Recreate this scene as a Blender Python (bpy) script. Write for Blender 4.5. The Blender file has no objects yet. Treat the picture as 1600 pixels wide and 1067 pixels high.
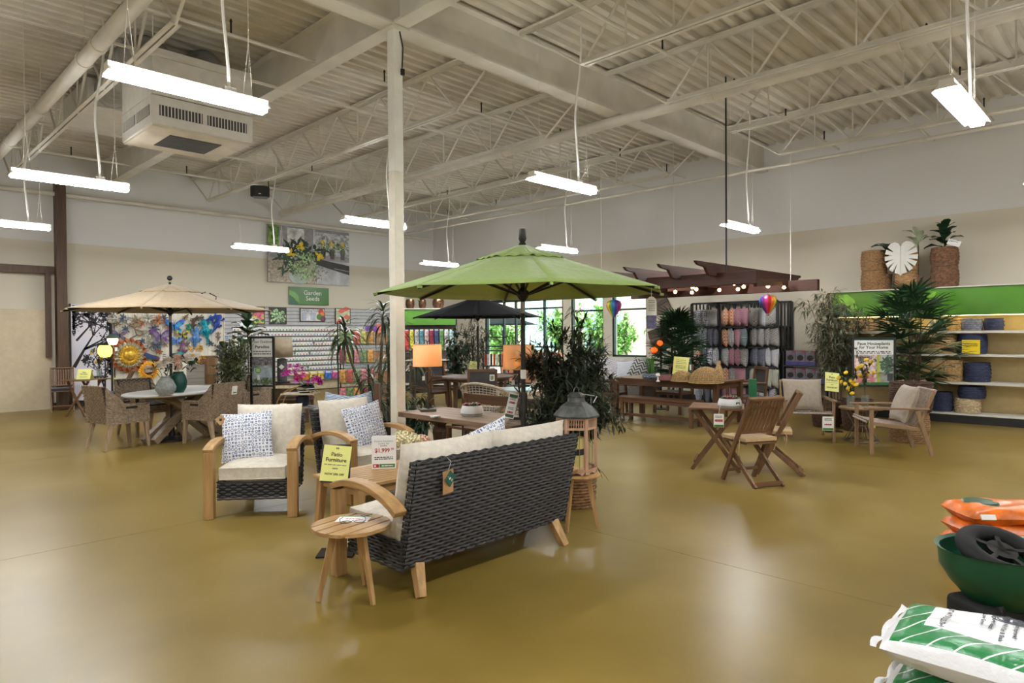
import bpy, math, random
from mathutils import Vector as V, Matrix
random.seed(7)
sc = bpy.context.scene
C = sc.collection
pi = math.pi
R = math.radians
cos, sin = math.cos, math.sin

# ---------------------------------------------------------------- camera
# Room axes: +X runs along the seed wall towards the room corner, +Y runs along the window wall.
FPX = 1040.0
TH, PITCH, ROLL, EYE = R(44.36), R(.70), R(.4), 1.6
fw0 = V((cos(TH), sin(TH), 0)); rt0 = V((sin(TH), -cos(TH), 0)); up0 = V((0, 0, 1))
fw = fw0*cos(PITCH) - up0*sin(PITCH); up1 = up0*cos(PITCH) + fw0*sin(PITCH)
rt = rt0*cos(ROLL) - up1*sin(ROLL); up = up1*cos(ROLL) + rt0*sin(ROLL)
cam_d = bpy.data.cameras.new('camera'); cam = bpy.data.objects.new('camera', cam_d); C.objects.link(cam)
cam_d.sensor_width = 36; cam_d.lens = FPX/1600*36; cam_d.clip_end = 200; cam_d.clip_start = .05
Mx = Matrix((rt, up, -fw)).transposed().to_4x4(); Mx.translation = V((0, 0, EYE)); cam.matrix_world = Mx
sc.camera = cam
# ---------------------------------------------------------------- view and daylight
vs = sc.view_settings
vs.view_transform = 'Standard'; vs.look = 'None'; vs.gamma = 1; vs.use_curve_mapping = False
vs.exposure = 0.4
LAMP = 110.0      # emission of the ceiling strip lights
world = bpy.data.worlds.new('daylight'); sc.world = world; world.use_nodes = True
bg = world.node_tree.nodes['Background']; bg.inputs[0].default_value = (.86, .95, 1, 1); bg.inputs[1].default_value = 6.0

# ---------------------------------------------------------------- helpers: pixel -> point
def ray(x, y): return fw + rt*((x-800)/FPX) + up*((533.5-y)/FPX)
EYEP = V((0, 0, EYE))
def PZ(x, y, z=0.): r = ray(x, y); return EYEP + r*((z-EYE)/r.z)
def PX(x, y, X): r = ray(x, y); return EYEP + r*(X/r.x)
def PY(x, y, Y): r = ray(x, y); return EYEP + r*(Y/r.y)
def PD(x, y, d): return EYEP + ray(x, y)*d

# ---------------------------------------------------------------- helpers: materials
def lin(c):
    o = []
    for k in c[:3]:
        k /= 255.
        o.append(k/12.92 if k <= .04045 else ((k+.055)/1.055)**2.4)
    return (*o, 1)
MATS = {}
def newmat(name):
    m = bpy.data.materials.new(name); m.use_nodes = True
    nt = m.node_tree; return m, nt, nt.nodes['Principled BSDF']
def coords(nt, scale=(1, 1, 1), src='Object', rot=(0, 0, 0)):
    tc = nt.nodes.new('ShaderNodeTexCoord'); mp = nt.nodes.new('ShaderNodeMapping')
    nt.links.new(tc.outputs[src], mp.inputs[0]); mp.inputs['Scale'].default_value = scale; mp.inputs['Rotation'].default_value = rot
    return mp.outputs[0]
def noise(nt, vec, scale, detail=3, rough=.55):
    n = nt.nodes.new('ShaderNodeTexNoise'); n.inputs['Scale'].default_value = scale
    n.inputs['Detail'].default_value = detail; n.inputs['Roughness'].default_value = rough
    nt.links.new(vec, n.inputs['Vector']); return n.outputs[0]
def ramp(nt, fac, stops, interp='LINEAR'):
    r = nt.nodes.new('ShaderNodeValToRGB'); r.color_ramp.interpolation = interp
    e = r.color_ramp.elements
    while len(e) < len(stops): e.new(.5)
    for k, (p, c) in zip(e, stops): k.position = p; k.color = lin(c)
    nt.links.new(fac, r.inputs[0]); return r.outputs[0]
def bump(nt, bs, h, strength=.3, dist=.01):
    b = nt.nodes.new('ShaderNodeBump'); b.inputs['Strength'].default_value = strength; b.inputs['Distance'].default_value = dist
    nt.links.new(h, b.inputs['Height']); nt.links.new(b.outputs[0], bs.inputs['Normal'])
def scale_c(c, k): return tuple(min(255, max(0, x*k)) for x in c[:3])
def mat(name, c, rough=.6, metal=0, var=.12, ns=8, bmp=0, bs_=60, emit=0, trans=0, alpha=1, spec=None, sss=0):
    if name in MATS: return MATS[name]
    m, nt, b = newmat(name)
    if var:
        f = noise(nt, coords(nt), ns)
        nt.links.new(ramp(nt, f, [(.3, scale_c(c, 1-var)), (.7, scale_c(c, 1+var))]), b.inputs['Base Color'])
    else: b.inputs['Base Color'].default_value = lin(c)
    b.inputs['Roughness'].default_value = rough; b.inputs['Metallic'].default_value = metal
    if spec is not None: b.inputs['Specular IOR Level'].default_value = spec
    if bmp: bump(nt, b, noise(nt, coords(nt), bs_, 2), bmp, .004)
    if emit: b.inputs['Emission Color'].default_value = lin(c); b.inputs['Emission Strength'].default_value = emit
    if trans: b.inputs['Transmission Weight'].default_value = trans
    if alpha < 1: b.inputs['Alpha'].default_value = alpha
    MATS[name] = m; return m
def wood(name, c1, c2, axis=0, rough=.5, sc_=6):
    """grain stretched along the object's own axis"""
    if name in MATS: return MATS[name]
    m, nt, b = newmat(name)
    s = [14, 14, 14]; s[axis] = 1.1
    v = coords(nt, tuple(k*sc_/6 for k in s))
    f = noise(nt, v, 2.2, 6, .6)
    nt.links.new(ramp(nt, f, [(.28, c1), (.5, tuple((p+q)/2 for p, q in zip(c1, c2))), (.72, c2)]), b.inputs['Base Color'])
    b.inputs['Roughness'].default_value = rough; bump(nt, b, f, .15, .003)
    MATS[name] = m; return m
def leafmat(name, c, rough=.45, var=.35):
    if name in MATS: return MATS[name]
    m, nt, b = newmat(name)
    oi = nt.nodes.new('ShaderNodeNewGeometry')
    nt.links.new(ramp(nt, oi.outputs['Random Per Island'], [(0, scale_c(c, 1-var)), (1, scale_c(c, 1+var))]), b.inputs['Base Color'])
    b.inputs['Roughness'].default_value = rough; MATS[name] = m; return m

# ---------------------------------------------------------------- helpers: mesh builder
class B:
    def __init__(s): s.v = []; s.f = []
    def add(s, vs, fs):
        n = len(s.v); s.v += [tuple(p) for p in vs]; s.f += [tuple(i+n for i in f) for f in fs]; return s
    def box(s, c, d, rz=0, rx=0, ry=0):
        x, y, z = d[0]/2, d[1]/2, d[2]/2
        vs = [V((a*x, b*y, k*z)) for k in (-1, 1) for b in (-1, 1) for a in (-1, 1)]
        if rz or rx or ry:
            m = Matrix.Rotation(rz, 3, 'Z') @ Matrix.Rotation(ry, 3, 'Y') @ Matrix.Rotation(rx, 3, 'X'); vs = [m @ p for p in vs]
        c = V(c)
        return s.add([p+c for p in vs], [(0, 2, 3, 1), (4, 5, 7, 6), (0, 1, 5, 4), (2, 6, 7, 3), (0, 4, 6, 2), (1, 3, 7, 5)])
    def bar(s, a, b, w, h, upv=(0, 0, 1), w2=None, h2=None):
        a, b = V(a), V(b); d = (b-a).normalized(); u = V(upv)
        if abs(d.dot(u)) > .98: u = V((0, 1, 0))
        r = d.cross(u).normalized(); u = r.cross(d)
        w2 = w if w2 is None else w2; h2 = h if h2 is None else h2
        vs = [a+r*(i*w/2)+u*(j*h/2) for j in (-1, 1) for i in (-1, 1)] + [b+r*(i*w2/2)+u*(j*h2/2) for j in (-1, 1) for i in (-1, 1)]
        return s.add(vs, [(0, 2, 3, 1), (4, 5, 7, 6), (0, 1, 5, 4), (2, 6, 7, 3), (0, 4, 6, 2), (1, 3, 7, 5)])
    def tube(s, pts, r, n=6, closed=False, caps=True):
        pts = [V(p) for p in pts]; m = len(pts); rs = r if isinstance(r, (list, tuple)) else [r]*m
        vs = []; u = None
        for i, p in enumerate(pts):
            if closed: d = pts[(i+1) % m]-pts[i-1]
            else: d = pts[min(i+1, m-1)]-pts[max(i-1, 0)]
            d.normalize()
            if u is None:
                u = V((0, 0, 1)) if abs(d.z) < .9 else V((1, 0, 0))
            u = (u-d*u.dot(d)); u.normalize(); w = d.cross(u)
            vs += [p+(u*cos(2*pi*k/n)+w*sin(2*pi*k/n))*rs[i] for k in range(n)]
        fs = []
        for i in range(m if closed else m-1):
            a = i*n; b = ((i+1) % m)*n
            fs += [(a+k, a+(k+1) % n, b+(k+1) % n, b+k) for k in range(n)]
        if caps and not closed: fs += [tuple(range(n))[::-1], tuple(range((m-1)*n, m*n))]
        return s.add(vs, fs)
    def cyl(s, a, b, r, r2=None, n=10): return s.tube([a, b], [r, r if r2 is None else r2], n)
    def lathe(s, prof, n=20, c=(0, 0, 0), sx=1, sy=1):
        vs = []; c = V(c)
        for r, z in prof: vs += [c+V((r*sx*cos(2*pi*k/n), r*sy*sin(2*pi*k/n), z)) for k in range(n)]
        fs = [(i*n+k, i*n+(k+1) % n, (i+1)*n+(k+1) % n, (i+1)*n+k) for i in range(len(prof)-1) for k in range(n)]
        if prof[0][0] > 1e-4: fs.append(tuple(range(n))[::-1])
        if prof[-1][0] > 1e-4: fs.append(tuple(range((len(prof)-1)*n, len(prof)*n)))
        return s.add(vs, fs)
    def prism(s, pts, a, b, fn=lambda x, y, t: (x, y, t)):
        n = len(pts)
        return s.add([fn(x, y, a) for x, y in pts]+[fn(x, y, b) for x, y in pts],
                     [tuple(range(n))[::-1], tuple(range(n, 2*n))]+[(k, (k+1) % n, n+(k+1) % n, n+k) for k in range(n)])
    def sph(s, c, r, n=10, m=6):
        r = r if isinstance(r, (tuple, list)) else (r, r, r); c = V(c); vs = [c+V((0, 0, -r[2]))]
        for i in range(1, m):
            a = -pi/2+pi*i/m
            vs += [c+V((r[0]*cos(a)*cos(2*pi*k/n), r[1]*cos(a)*sin(2*pi*k/n), r[2]*sin(a))) for k in range(n)]
        vs.append(c+V((0, 0, r[2]))); L = len(vs)-1
        fs = [(0, 1+(k+1) % n, 1+k) for k in range(n)]
        fs += [(1+i*n+k, 1+i*n+(k+1) % n, 1+(i+1)*n+(k+1) % n, 1+(i+1)*n+k) for i in range(m-2) for k in range(n)]
        fs += [(L, 1+(m-2)*n+k, 1+(m-2)*n+(k+1) % n) for k in range(n)]
        return s.add(vs, fs)
    def grid(s, fn, nu, nv, wrap=False):
        vs = [fn(i/nu, j/nv) for j in range(nv+1) for i in range(nu+1)]
        return s.add(vs, [(j*(nu+1)+i, j*(nu+1)+i+1, (j+1)*(nu+1)+i+1, (j+1)*(nu+1)+i) for j in range(nv) for i in range(nu)])
    def poly(s, pts): return s.add(pts, [tuple(range(len(pts)))])
    def weave(s, S, rows, cols, amp, fill=.46):
        """woven strands over a surface S(a,b)->(point, outward normal); every strand is a wavy ribbon"""
        for i in range(rows):
            b0 = (i+.5)/rows; hb = fill/rows; m = cols*2
            vs = []
            for j in range(m+1):
                o = amp*cos(pi*(j/2+i))
                for q, e in ((-1, -.5*amp), (0, amp*.35), (1, -.5*amp)):
                    p, nn = S(j/m, b0+q*hb); vs.append(V(p)+V(nn)*(o+e))
            s.add(vs, [(j*3+q, j*3+q+1, j*3+q+4, j*3+q+3) for j in range(m) for q in range(2)])
        return s
    def mesh(s, name, m, smooth=False, sharp=40):
        me = bpy.data.meshes.new(name); me.from_pydata(s.v, [], s.f); me.materials.append(m)
        if smooth:
            me.polygons.foreach_set('use_smooth', [True]*len(me.polygons)); me.set_sharp_from_angle(angle=R(sharp))
        me.update(); return me
    def obj(s, name, m, parent=None, loc=(0, 0, 0), rot=(0, 0, 0), smooth=False, bevel=0, seg=2, sharp=40):
        return put(name, s.mesh(name, m, smooth, sharp), parent, loc, rot, bevel, seg)
def put(name, me, parent=None, loc=(0, 0, 0), rot=(0, 0, 0), bevel=0, seg=2, scale=None):
    o = bpy.data.objects.new(name, me); C.objects.link(o); o.parent = parent; o.location = loc; o.rotation_euler = rot
    if scale: o.scale = scale
    if bevel:
        k = o.modifiers.new('bevel', 'BEVEL'); k.width = bevel; k.segments = seg; k.limit_method = 'ANGLE'
    return o
def tag(o, label, cat, group=None, kind=None):
    o['label'] = label; o['category'] = cat
    if group: o['group'] = group
    if kind: o['kind'] = kind
    return o
def thing(name, label, cat, loc=(0, 0, 0), rz=0, group=None):
    o = bpy.data.objects.new(name, None); C.objects.link(o); o.location = loc; o.rotation_euler = (0, 0, rz); o.empty_display_size = .1
    return tag(o, label, cat, group)
def struct(o): o['kind'] = 'structure'; return o
def kids(o): return [c for c in C.objects if c.parent == o]
def dup(root, loc, rz=None, label=None, group=None):
    def rec(o, par):
        c = o.copy(); C.objects.link(c); c.parent = par
        for k in kids(o): rec(k, c)
        return c
    r = rec(root, root.parent); r.location = loc
    if rz is not None: r.rotation_euler[2] = rz
    if label: r['label'] = label
    if group: r['group'] = group
    return r
def text(s, size, m, parent, loc, rot=(pi/2, 0, 0), align='CENTER', name='lettering', ext=.0006, lead=1.0, sx=1, bold=0):
    cu = bpy.data.curves.new(name, 'FONT'); cu.body = s; cu.size = size; cu.align_x = align; cu.align_y = 'CENTER'
    cu.extrude = ext; cu.space_line = lead; cu.resolution_u = 2; cu.offset = bold
    t = bpy.data.objects.new(name, cu); C.objects.link(t)
    bpy.context.view_layer.update()
    me = bpy.data.meshes.new_from_object(t.evaluated_get(bpy.context.evaluated_depsgraph_get()))
    bpy.data.objects.remove(t); me.materials.clear(); me.materials.append(m)
    return put(name, me, parent, loc, rot, scale=(sx, 1, 1))
def facing(dx, dy): return math.atan2(dx, -dy)     # turn of a thing whose front is its local -Y
def lerp(a, b, t): return a+(b-a)*t
def bez(p, n=12):
    o = []
    for i in range(n+1):
        t = i/n; q = [V(k) for k in p]
        while len(q) > 1: q = [q[k].lerp(q[k+1], t) for k in range(len(q)-1)]
        o.append(q[0])
    return o
# palette
WHITE = mat('white_paint', (232, 230, 224), .5, var=.02)
STEEL = mat('cream_steel', (214, 209, 198), .55, var=.05, ns=2)
BLACK = mat('black_metal', (22, 22, 23), .45, var=.05)
PAPER = mat('paper_white', (238, 238, 234), .6, var=0)
INK = mat('ink_black', (25, 25, 28), .6, var=0)
GREYINK = mat('ink_grey', (120, 120, 120), .6, var=0)
RED = mat('ink_red', (176, 24, 38), .5, var=0)
GREENINK = mat('ink_green', (70, 125, 50), .5, var=0)
YELLOW = mat('paper_yellow', (232, 232, 140), .6, var=0)
TEAK = wood('teak', (146, 110, 66), (194, 156, 104), 0)
TEAKZ = wood('teak_upright', (146, 110, 66), (194, 156, 104), 2)
TEAKY = wood('teak_deep', (146, 110, 66), (194, 156, 104), 1)
# ================================================================ room shell
XW, YW, PAINT, DECK = 14.3, 17.7, 3.68, 5.63
X0, Y0 = -6.0, -6.0
# floor: stained, sealed concrete slabs with saw-cut joints
m, nt, b = newmat('stained_concrete')
v = coords(nt)
f1 = noise(nt, v, .5, 2, .5); f2 = noise(nt, coords(nt, (1, 1, 1)), 2.6, 6, .62)
mx = nt.nodes.new('ShaderNodeMath'); mx.operation = 'MULTIPLY_ADD'; nt.links.new(f2, mx.inputs[0]); mx.inputs[1].default_value = .4
nt.links.new(f1, mx.inputs[2])
nt.links.new(ramp(nt, mx.outputs[0], [(.45, (112, 92, 36)), (.7, (128, 107, 50)), (.95, (146, 126, 74))]), b.inputs['Base Color'])
rr = nt.nodes.new('ShaderNodeMapRange'); nt.links.new(f2, rr.inputs[0]); rr.inputs[3].default_value = .285; rr.inputs[4].default_value = .36
nt.links.new(rr.outputs[0], b.inputs['Roughness']); b.inputs['Specular IOR Level'].default_value = .42
bump(nt, b, noise(nt, coords(nt), 1.4, 3), .05, .02)
FLOOR = m
JOINT = mat('joint_dark', (70, 58, 34), .8, var=0)
jx = [PZ(930, 828).x]; jy = PZ(88, 860)
fl = B(); fl.box((4.15, 5.85, -.1), (20.3, 23.7, .14)); floor = struct(fl.obj('floor', JOINT))
sx = [X0, .0, 4.25, 8.6, XW]; sy = [Y0, -.6, 6.2, 10.5, 14.2, YW]
jl = PZ(250, 822); sx[1] = -.4; sx[2] = PZ(1150, 886).x; sy[2] = PZ(200, 836).y
for i in range(4):
    for j in range(5):
        g = .0022
        B().box(((sx[i]+sx[i+1])/2, (sy[j]+sy[j+1])/2, -.015), (sx[i+1]-sx[i]-2*g, sy[j+1]-sy[j]-2*g, .03)).obj('floor_slab', FLOOR, floor)
# walls: beige below the paint line, off-white above
m, nt, b = newmat('two_tone_wall')
sep = nt.nodes.new('ShaderNodeSeparateXYZ'); tc = nt.nodes.new('ShaderNodeTexCoord'); nt.links.new(tc.outputs['Object'], sep.inputs[0])
dv = nt.nodes.new('ShaderNodeMath'); dv.operation = 'DIVIDE'; nt.links.new(sep.outputs[2], dv.inputs[0]); dv.inputs[1].default_value = 10
nt.links.new(ramp(nt, dv.outputs[0], [(0, (213, 205, 187)), (PAINT/10, (224, 223, 222))], 'CONSTANT'), b.inputs['Base Color'])
b.inputs['Roughness'].default_value = .7; bump(nt, b, noise(nt, coords(nt), 90, 2), .08, .003); WALL = m
struct(B().box(((X0+XW)/2, YW+.1, 2.9), (XW-X0+.8, .2, 5.8)).obj('wall_left', WALL, loc=(0, 0, 0)))
struct(B().box((X0-.1, 5.85, 2.9), (.2, 24.1, 5.8)).obj('wall_rear', WALL))
struct(B().box((4.15, Y0-.1, 2.9), (20.3, .2, 5.8)).obj('wall_front', WALL))
# right wall with window and door openings: (y0, y1, z0, z1)
OPEN = [(9.26, 10.33, .97, 2.85), (10.6, 11.72, .97, 2.85), (11.98, 15.2, 0, 2.62)]
w = B(); y = Y0
for (a, c, z0, z1) in OPEN:
    w.box((XW+.12, (y+a)/2, 2.9), (.24, a-y, 5.8))
    if z0 > 0: w.box((XW+.12, (a+c)/2, z0/2), (.24, c-a, z0))
    w.box((XW+.12, (a+c)/2, (z1+5.8)/2), (.24, c-a, 5.8-z1)); y = c
w.box((XW+.12, (y+YW+.2)/2, 2.9), (.24, YW+.2-y, 5.8))
struct(w.obj('wall_right', WALL))
BASE = mat('baseboard_black', (30, 29, 28), .6)
struct(B().box(((X0+XW)/2, YW-.012, .06), (XW-X0, .024, .12)).obj('baseboard_left', BASE))
struct(B().box((XW-.012, 1.6, .06), (.024, 15.2, .12)).obj('baseboard_right', BASE))
# ceiling: fluted steel deck
prof = []; y = Y0
while y < YW-.01:
    prof += [(y, 0), (y+.075, 0), (y+.1, .06), (y+.175, .06)]; y += .2
prof.append((YW, 0))
d = B(); n = len(prof)
d.add([(X0, a, DECK+z) for a, z in prof]+[(XW, a, DECK+z) for a, z in prof], [(k, k+1, n+k+1, n+k) for k in range(n-1)])
ceiling = struct(d.obj('ceiling', mat('deck_cream', (206, 200, 186), .6, var=.06, ns=1.5)))
struct(B().box((4.15, 5.85, DECK+.12), (20.7, 24.1, .08)).obj('ceiling_roof_slab', STEEL, ceiling))
# ---- bar joists along Y, girder along X, beam along Y on the column line
GY = 6.25; CX = 4.52; BOT = 4.87
def web_me(L, r=.014): return B().cyl((0, 0, 0), (0, 0, L), r, n=6).mesh('web_member', STEEL, True)
H_ = DECK-.06-BOT; PAN = .6
diagL = math.hypot(H_, PAN); MD = web_me(diagL, .018); MV = web_me(H_, .013)
def joist(x, ya, yb, label):
    t = thing('ceiling_joist', label, 'joist', (x, ya, BOT), 0, 'bar joists under the roof deck'); L = yb-ya
    c = B()
    for s in (-1, 1): c.box((s*.035, L/2, H_+.03), (.05, L, .012)).box((s*.015, L/2, H_), (.01, L, .06))
    c.obj('top_chord', STEEL, t)
    e = 1.05; c = B()
    for s in (-1, 1): c.box((s*.035, L/2, -.0), (.05, L-2*e, .012)).box((s*.015, L/2, .03), (.01, L-2*e, .06))
    c.obj('bottom_chord', STEEL, t)
    n = int((L-2*e)/(2*PAN)); p = (L-2*e)/n/2; a = math.atan2(p, H_); k = math.hypot(p, H_)/diagL
    for i in range(n):
        y0 = e+i*2*p
        put('web_member', MD, t, (0, y0, 0), (-a, 0, 0), scale=(1, 1, k))
        put('web_member', MD, t, (0, y0+2*p, 0), (a, 0, 0), scale=(1, 1, k))
        put('web_member', MV, t, (0, y0+2*p if i < n-1 else y0+p, 0))
    a = math.atan2(e-.05, H_)
    for y0, s in ((e, 1), (L-e, -1)):
        put('web_member', MD, t, (0, y0, 0), (s*a, 0, 0), scale=(1, 1, math.hypot(e-.05, H_)/diagL))
JX = [CX+1.95*k for k in (-3, -2, -1, 1, 2, 3, 4)]
JL = ('third on the far side of the air unit', 'next to the left sprinkler main', 'right beside the ceiling air unit', 'carrying the black loudspeaker', 'beside the sprinkler main over the green umbrella', 'over the near beam of the pergola', 'closest to the window wall')
for x, lb in zip(JX, JL):
    joist(x, GY+.12, YW, 'cream steel bar joist beyond the girder, '+lb)
    if x > 0: joist(x, Y0, GY-.12, 'entrance-side bar joist in line with the one '+lb)
GB = 5.06
g = B().box((XW/2-3, GY, (GB+DECK)/2), (20.2+.0, .03, DECK-GB)).box((XW/2-3, GY, GB+.01), (20.2, .24, .025)).box((XW/2-3, GY, DECK-.012), (20.2, .24, .022))
g.v = [(min(x, XW-.01), y, z) for x, y, z in g.v]
tag(g.obj('girder', STEEL), 'deep cream steel girder resting on the slim column', 'girder')
for ya, yb, lb in ((GY+.12, YW, 'cream steel beam from the column top to the wall behind the seed display'), (Y0, GY-.12, 'cream steel beam meeting the column top from the entrance side')):
    t = B().box((CX, (ya+yb)/2, (GB+DECK)/2+.05), (.03, yb-ya, DECK-GB-.1)).box((CX, (ya+yb)/2, GB+.02), (.2, yb-ya, .03)).box((CX, (ya+yb)/2, DECK-.012), (.2, yb-ya, .02))
    tag(t.obj('roof_beam', STEEL), lb, 'beam', 'roof beams')
# column
t = thing('steel_column', 'slim square cream and white steel column beside the wooden trestle table', 'column', (CX, GY, 0))
B().box((0, 0, 1.72), (.125, .125, 3.44)).obj('lower_shaft', mat('column_cream', (222, 216, 200), .5, var=.03), t, bevel=.008)
B().box((0, 0, 4.24), (.125, .125, 1.6)).obj('upper_shaft', WHITE, t, bevel=.008)
B().box((0, 0, 5.05), (.24, .24, .025)).box((0, 0, .01), (.26, .26, .02)).obj('end_plates', STEEL, t)
B().tube([(.02, -.07, 5.02), (.06, -.075, 4.85), (.05, -.07, 4.62)], .008, 5).box((.05, -.075, 4.57), (.04, .03, .07)).obj('sensor_cable', BLACK, t)
# sprinkler mains and branch pipes
def pipe(pts, r, name, label):
    return tag(B().tube(pts, r, 12).obj(name, STEEL, smooth=True), label, 'pipe', 'sprinkler pipes')
def main_pipe(x, z, y0, y1, label):
    t = thing('sprinkler_main', label, 'pipe', (x, 0, z), 0, 'sprinkler mains')
    B().tube([(0, y0, 0), (0, y1, 0)], .085, 14).obj('pipe', STEEL, t, smooth=True)
    y = y0+.7
    while y < y1:
        B().tube([(0+.093*cos(a), y, .093*sin(a)) for a in [2*pi*k/14 for k in range(14)]], .011, 5, True).cyl((0, y, .08), (0, y, DECK-z), .006, n=5).obj('hanger_ring', STEEL, t); y += 2.4
    y = y0+1.9
    while y < y1:
        B().cyl((0, y-.06, 0), (0, y+.06, 0), .1, n=14).obj('coupling', STEEL, t, smooth=True); y += 4.2
main_pipe(8.78, 4.96, Y0+.3, YW-.2, 'thick cream sprinkler main crossing under the deep girder')
main_pipe(2.2, 4.96, Y0+.3, YW-.9, 'thick cream sprinkler main beside the ceiling air unit')
BRL = ('over the folding table', 'between the entrance and the column', 'just behind the column', 'over the tan umbrella', 'closest to the seed wall')
for bi, (y, zz) in enumerate(((2.1, 5.2), (4.6, 5.2), (8.0, 5.2), (13.5, 5.2), (15.6, 5.2))):
    t = thing('sprinkler_branch', 'thin cream sprinkler branch pipe crossing the joists '+BRL[bi], 'pipe', (0, y, zz), 0, 'sprinkler branch pipes')
    B().cyl((X0+.3, 0, 0), (XW-.3, 0, 0), .022, n=8).obj('pipe', STEEL, t, smooth=True)
    for x in (3.4, 5.6, 7.5, 9.5, 11.4, 13.2): B().cyl((x, 0, 0), (x, 0, .16), .012, n=6).cyl((x, 0, .16), (x, 0, .19), .02, .008, n=8).obj('sprinkler_head', BLACK, t)
pipe([(X0+.3, YW-.35, 4.72), (XW-.4, YW-.35, 4.72)], .05, 'wall_pipe', 'thick cream pipe running along the top of the seed display wall')
pipe([(12.75, Y0+.4, 4.78), (12.75, YW-.4, 4.78)], .03, 'electrical_pipe', 'thin cream pipe under the joist closest to the window wall')
pipe([(13.3, Y0+.4, 4.9), (13.3, YW-.4, 4.9)], .022, 'conduit', 'thinnest cream conduit high beside the window wall')
t = B()
for y, bl in ((8.9, 'in front of the air unit'), (13.0, 'near the loudspeaker'), (3.0, 'on the entrance side')): t = B().box((XW/2-3, y, BOT+.2), (20, .03, .03)).obj('joist_bridging', STEEL); tag(t, 'thin steel bridging angle tying the joists together '+bl, 'brace', 'joist bridging')
# ---- ceiling air unit with ducts
t = thing('ceiling_air_unit', 'boxy white ceiling air unit with side grilles and a dark return opening', 'air unit', (3.43, 9.5, 4.2))
UW = mat('unit_white', (214, 210, 202), .4, var=.03)
B().box((0, 0, .2), (1.28, 1.2, .36)).obj('grille_box', UW, t, bevel=.012)
B().box((0, 0, .68), (1.27, 1.19, .58)).obj('upper_casing', UW, t, bevel=.01)
B().box((0, 0, .012), (1.24, 1.16, .03)).obj('bottom_panel', mat('unit_bottom', (205, 196, 178), .5, var=.06, ns=3), t)
GR = mat('grille_dark', (58, 58, 60), .6)
B().box((0, 0, -.006), (.66, .62, .01)).obj('return_grille', GR, t)
for (c, d_) in (((-.29, -.601, .2), (.52, .006, .13)), ((.29, -.601, .2), (.52, .006, .13)), ((-.641, -.28, .2), (.006, .5, .13)), ((-.641, .28, .2), (.006, .5, .13))):
    o = B().box(c, d_).obj('side_grille', GR, t); fb = B()
    for k in range(13):
        f = (k-6)/6.5
        if d_[0] > d_[1]: fb.box((c[0]+f*d_[0]/2, c[1]-.004, c[2]), (.012, .008, .13))
        else: fb.box((c[0]-.004, c[1]+f*d_[1]/2, c[2]), (.008, .012, .13))
    fb.obj('fins', UW, o)
DU = mat('duct_grey', (150, 148, 144), .6, var=.15, ns=5, bmp=.6, bs_=18)
def ribbed(pts, r, n=28):
    P = bez(pts, n); return B().tube(P, [r*(1+.04*(k % 2)) for k in range(n+1)], 16)
ribbed([(-.35, .1, .95), (-.4, .3, 1.5), (-.5, 1.2, 1.15), (-.3, 2.3, 1.2)], .24).obj('flexible_duct', DU, t, smooth=True)
ribbed([(.3, .1, .95), (.35, .2, 1.5), (.4, .9, 1.1), (.35, 2.2, 1.2)], .24).obj('flexible_duct', DU, t, smooth=True)
B().box((0, 3.0, 1.15), (1.3, 1.5, .42)).obj('duct_plenum', UW, t)
for a in (-.6, .6):
    for c in (-.56, .56): B().cyl((a, c, .9), (a, c, 1.42), .008, n=5).obj('hanger_rod', STEEL, t)
B().tube([(.645+.05*cos(a*.7), .3+.0*a, .55+.13*sin(a*.7)-.1) for a in range(20)], .006, 5).obj('coiled_wire', mat('wire_grey', (140, 132, 118), .5), t)
# ---- strip lights
LENS, nt, b = newmat('lit_lens'); b.inputs['Base Color'].default_value = (.9, .9, .9, 1)
b.inputs['Emission Color'].default_value = (.97, .985, 1, 1); b.inputs['Emission Strength'].default_value = LAMP
LENSUP, nt, b = newmat('lit_slots'); b.inputs['Emission Color'].default_value = (.97, .985, 1, 1); b.inputs['Emission Strength'].default_value = LAMP*1.4
def strip(loc, label):
    t = thing('strip_light', label, 'light', loc, 0, 'hanging strip lights'); L = 1.24
    B().prism([(-.07, .0), (-.1, -.015), (-.055, .03), (-.05, .07), (.05, .07), (.055, .03), (.1, -.015), (.07, 0)], -L/2, L/2, lambda x, y, q: (q, x, y)).obj('housing', WHITE, t)
    B().prism([(-.06, 0), (-.05, -.035), (.05, -.035), (.06, 0)], -L/2+.01, L/2-.01, lambda x, y, q: (q, x, y)).obj('lens', LENS, t)
    Hc = DECK-loc[2]
    for s in (-1, 1):
        B().tube([(s*.5, 0, .07), (s*.47, 0, .55)], .003, 4).tube([(s*.42, 0, .07), (s*.47, 0, .55)], .003, 4).cyl((s*.47, 0, .55), (s*.47, 0, Hc), .003, n=4).obj('hanging_wire', STEEL, t)
    B().tube(bez([(.3, 0, .06), (.3, 0, .8), (.12, .05, 1.0), (.42, 0, 1.2), (.36, 0, Hc)], 14), .014, 6).obj('power_cord', WHITE, t, smooth=True)
    B().box((.3, 0, .09), (.1, .06, .04)).obj('junction_box', WHITE, t)
    u = B()
    for k in range(22):
        for s in (-1, 1): u.box((-.57+k*.0543, s*.078, .011), (.02, .02, .006), rx=-s*.6)
    u.obj('uplight_slots', LENSUP, t)['kind'] = 'stuff'
    return t
strip((2.08, 5.65, 3.58), 'lit strip light hanging in front of the ceiling air unit')
strip((6.6, 5.5, 3.5), 'lit strip light hanging beside the column under the deep girder')
strip((11.4, 5.4, 3.46), 'lit strip light hanging over the wooden pergola')
strip((2.1, 9.6, 3.5), 'lit strip light hanging under the wall pipe near the timber post')
strip((6.5, 9.6, 3.48), 'lit strip light hanging right behind the column')
strip((11.3, 9.6, 3.45), 'lit strip light hanging behind the top of the green umbrella')
strip((6.55, 14, 3.48), 'lit strip light hanging in front of the large plant photo board')
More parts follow.
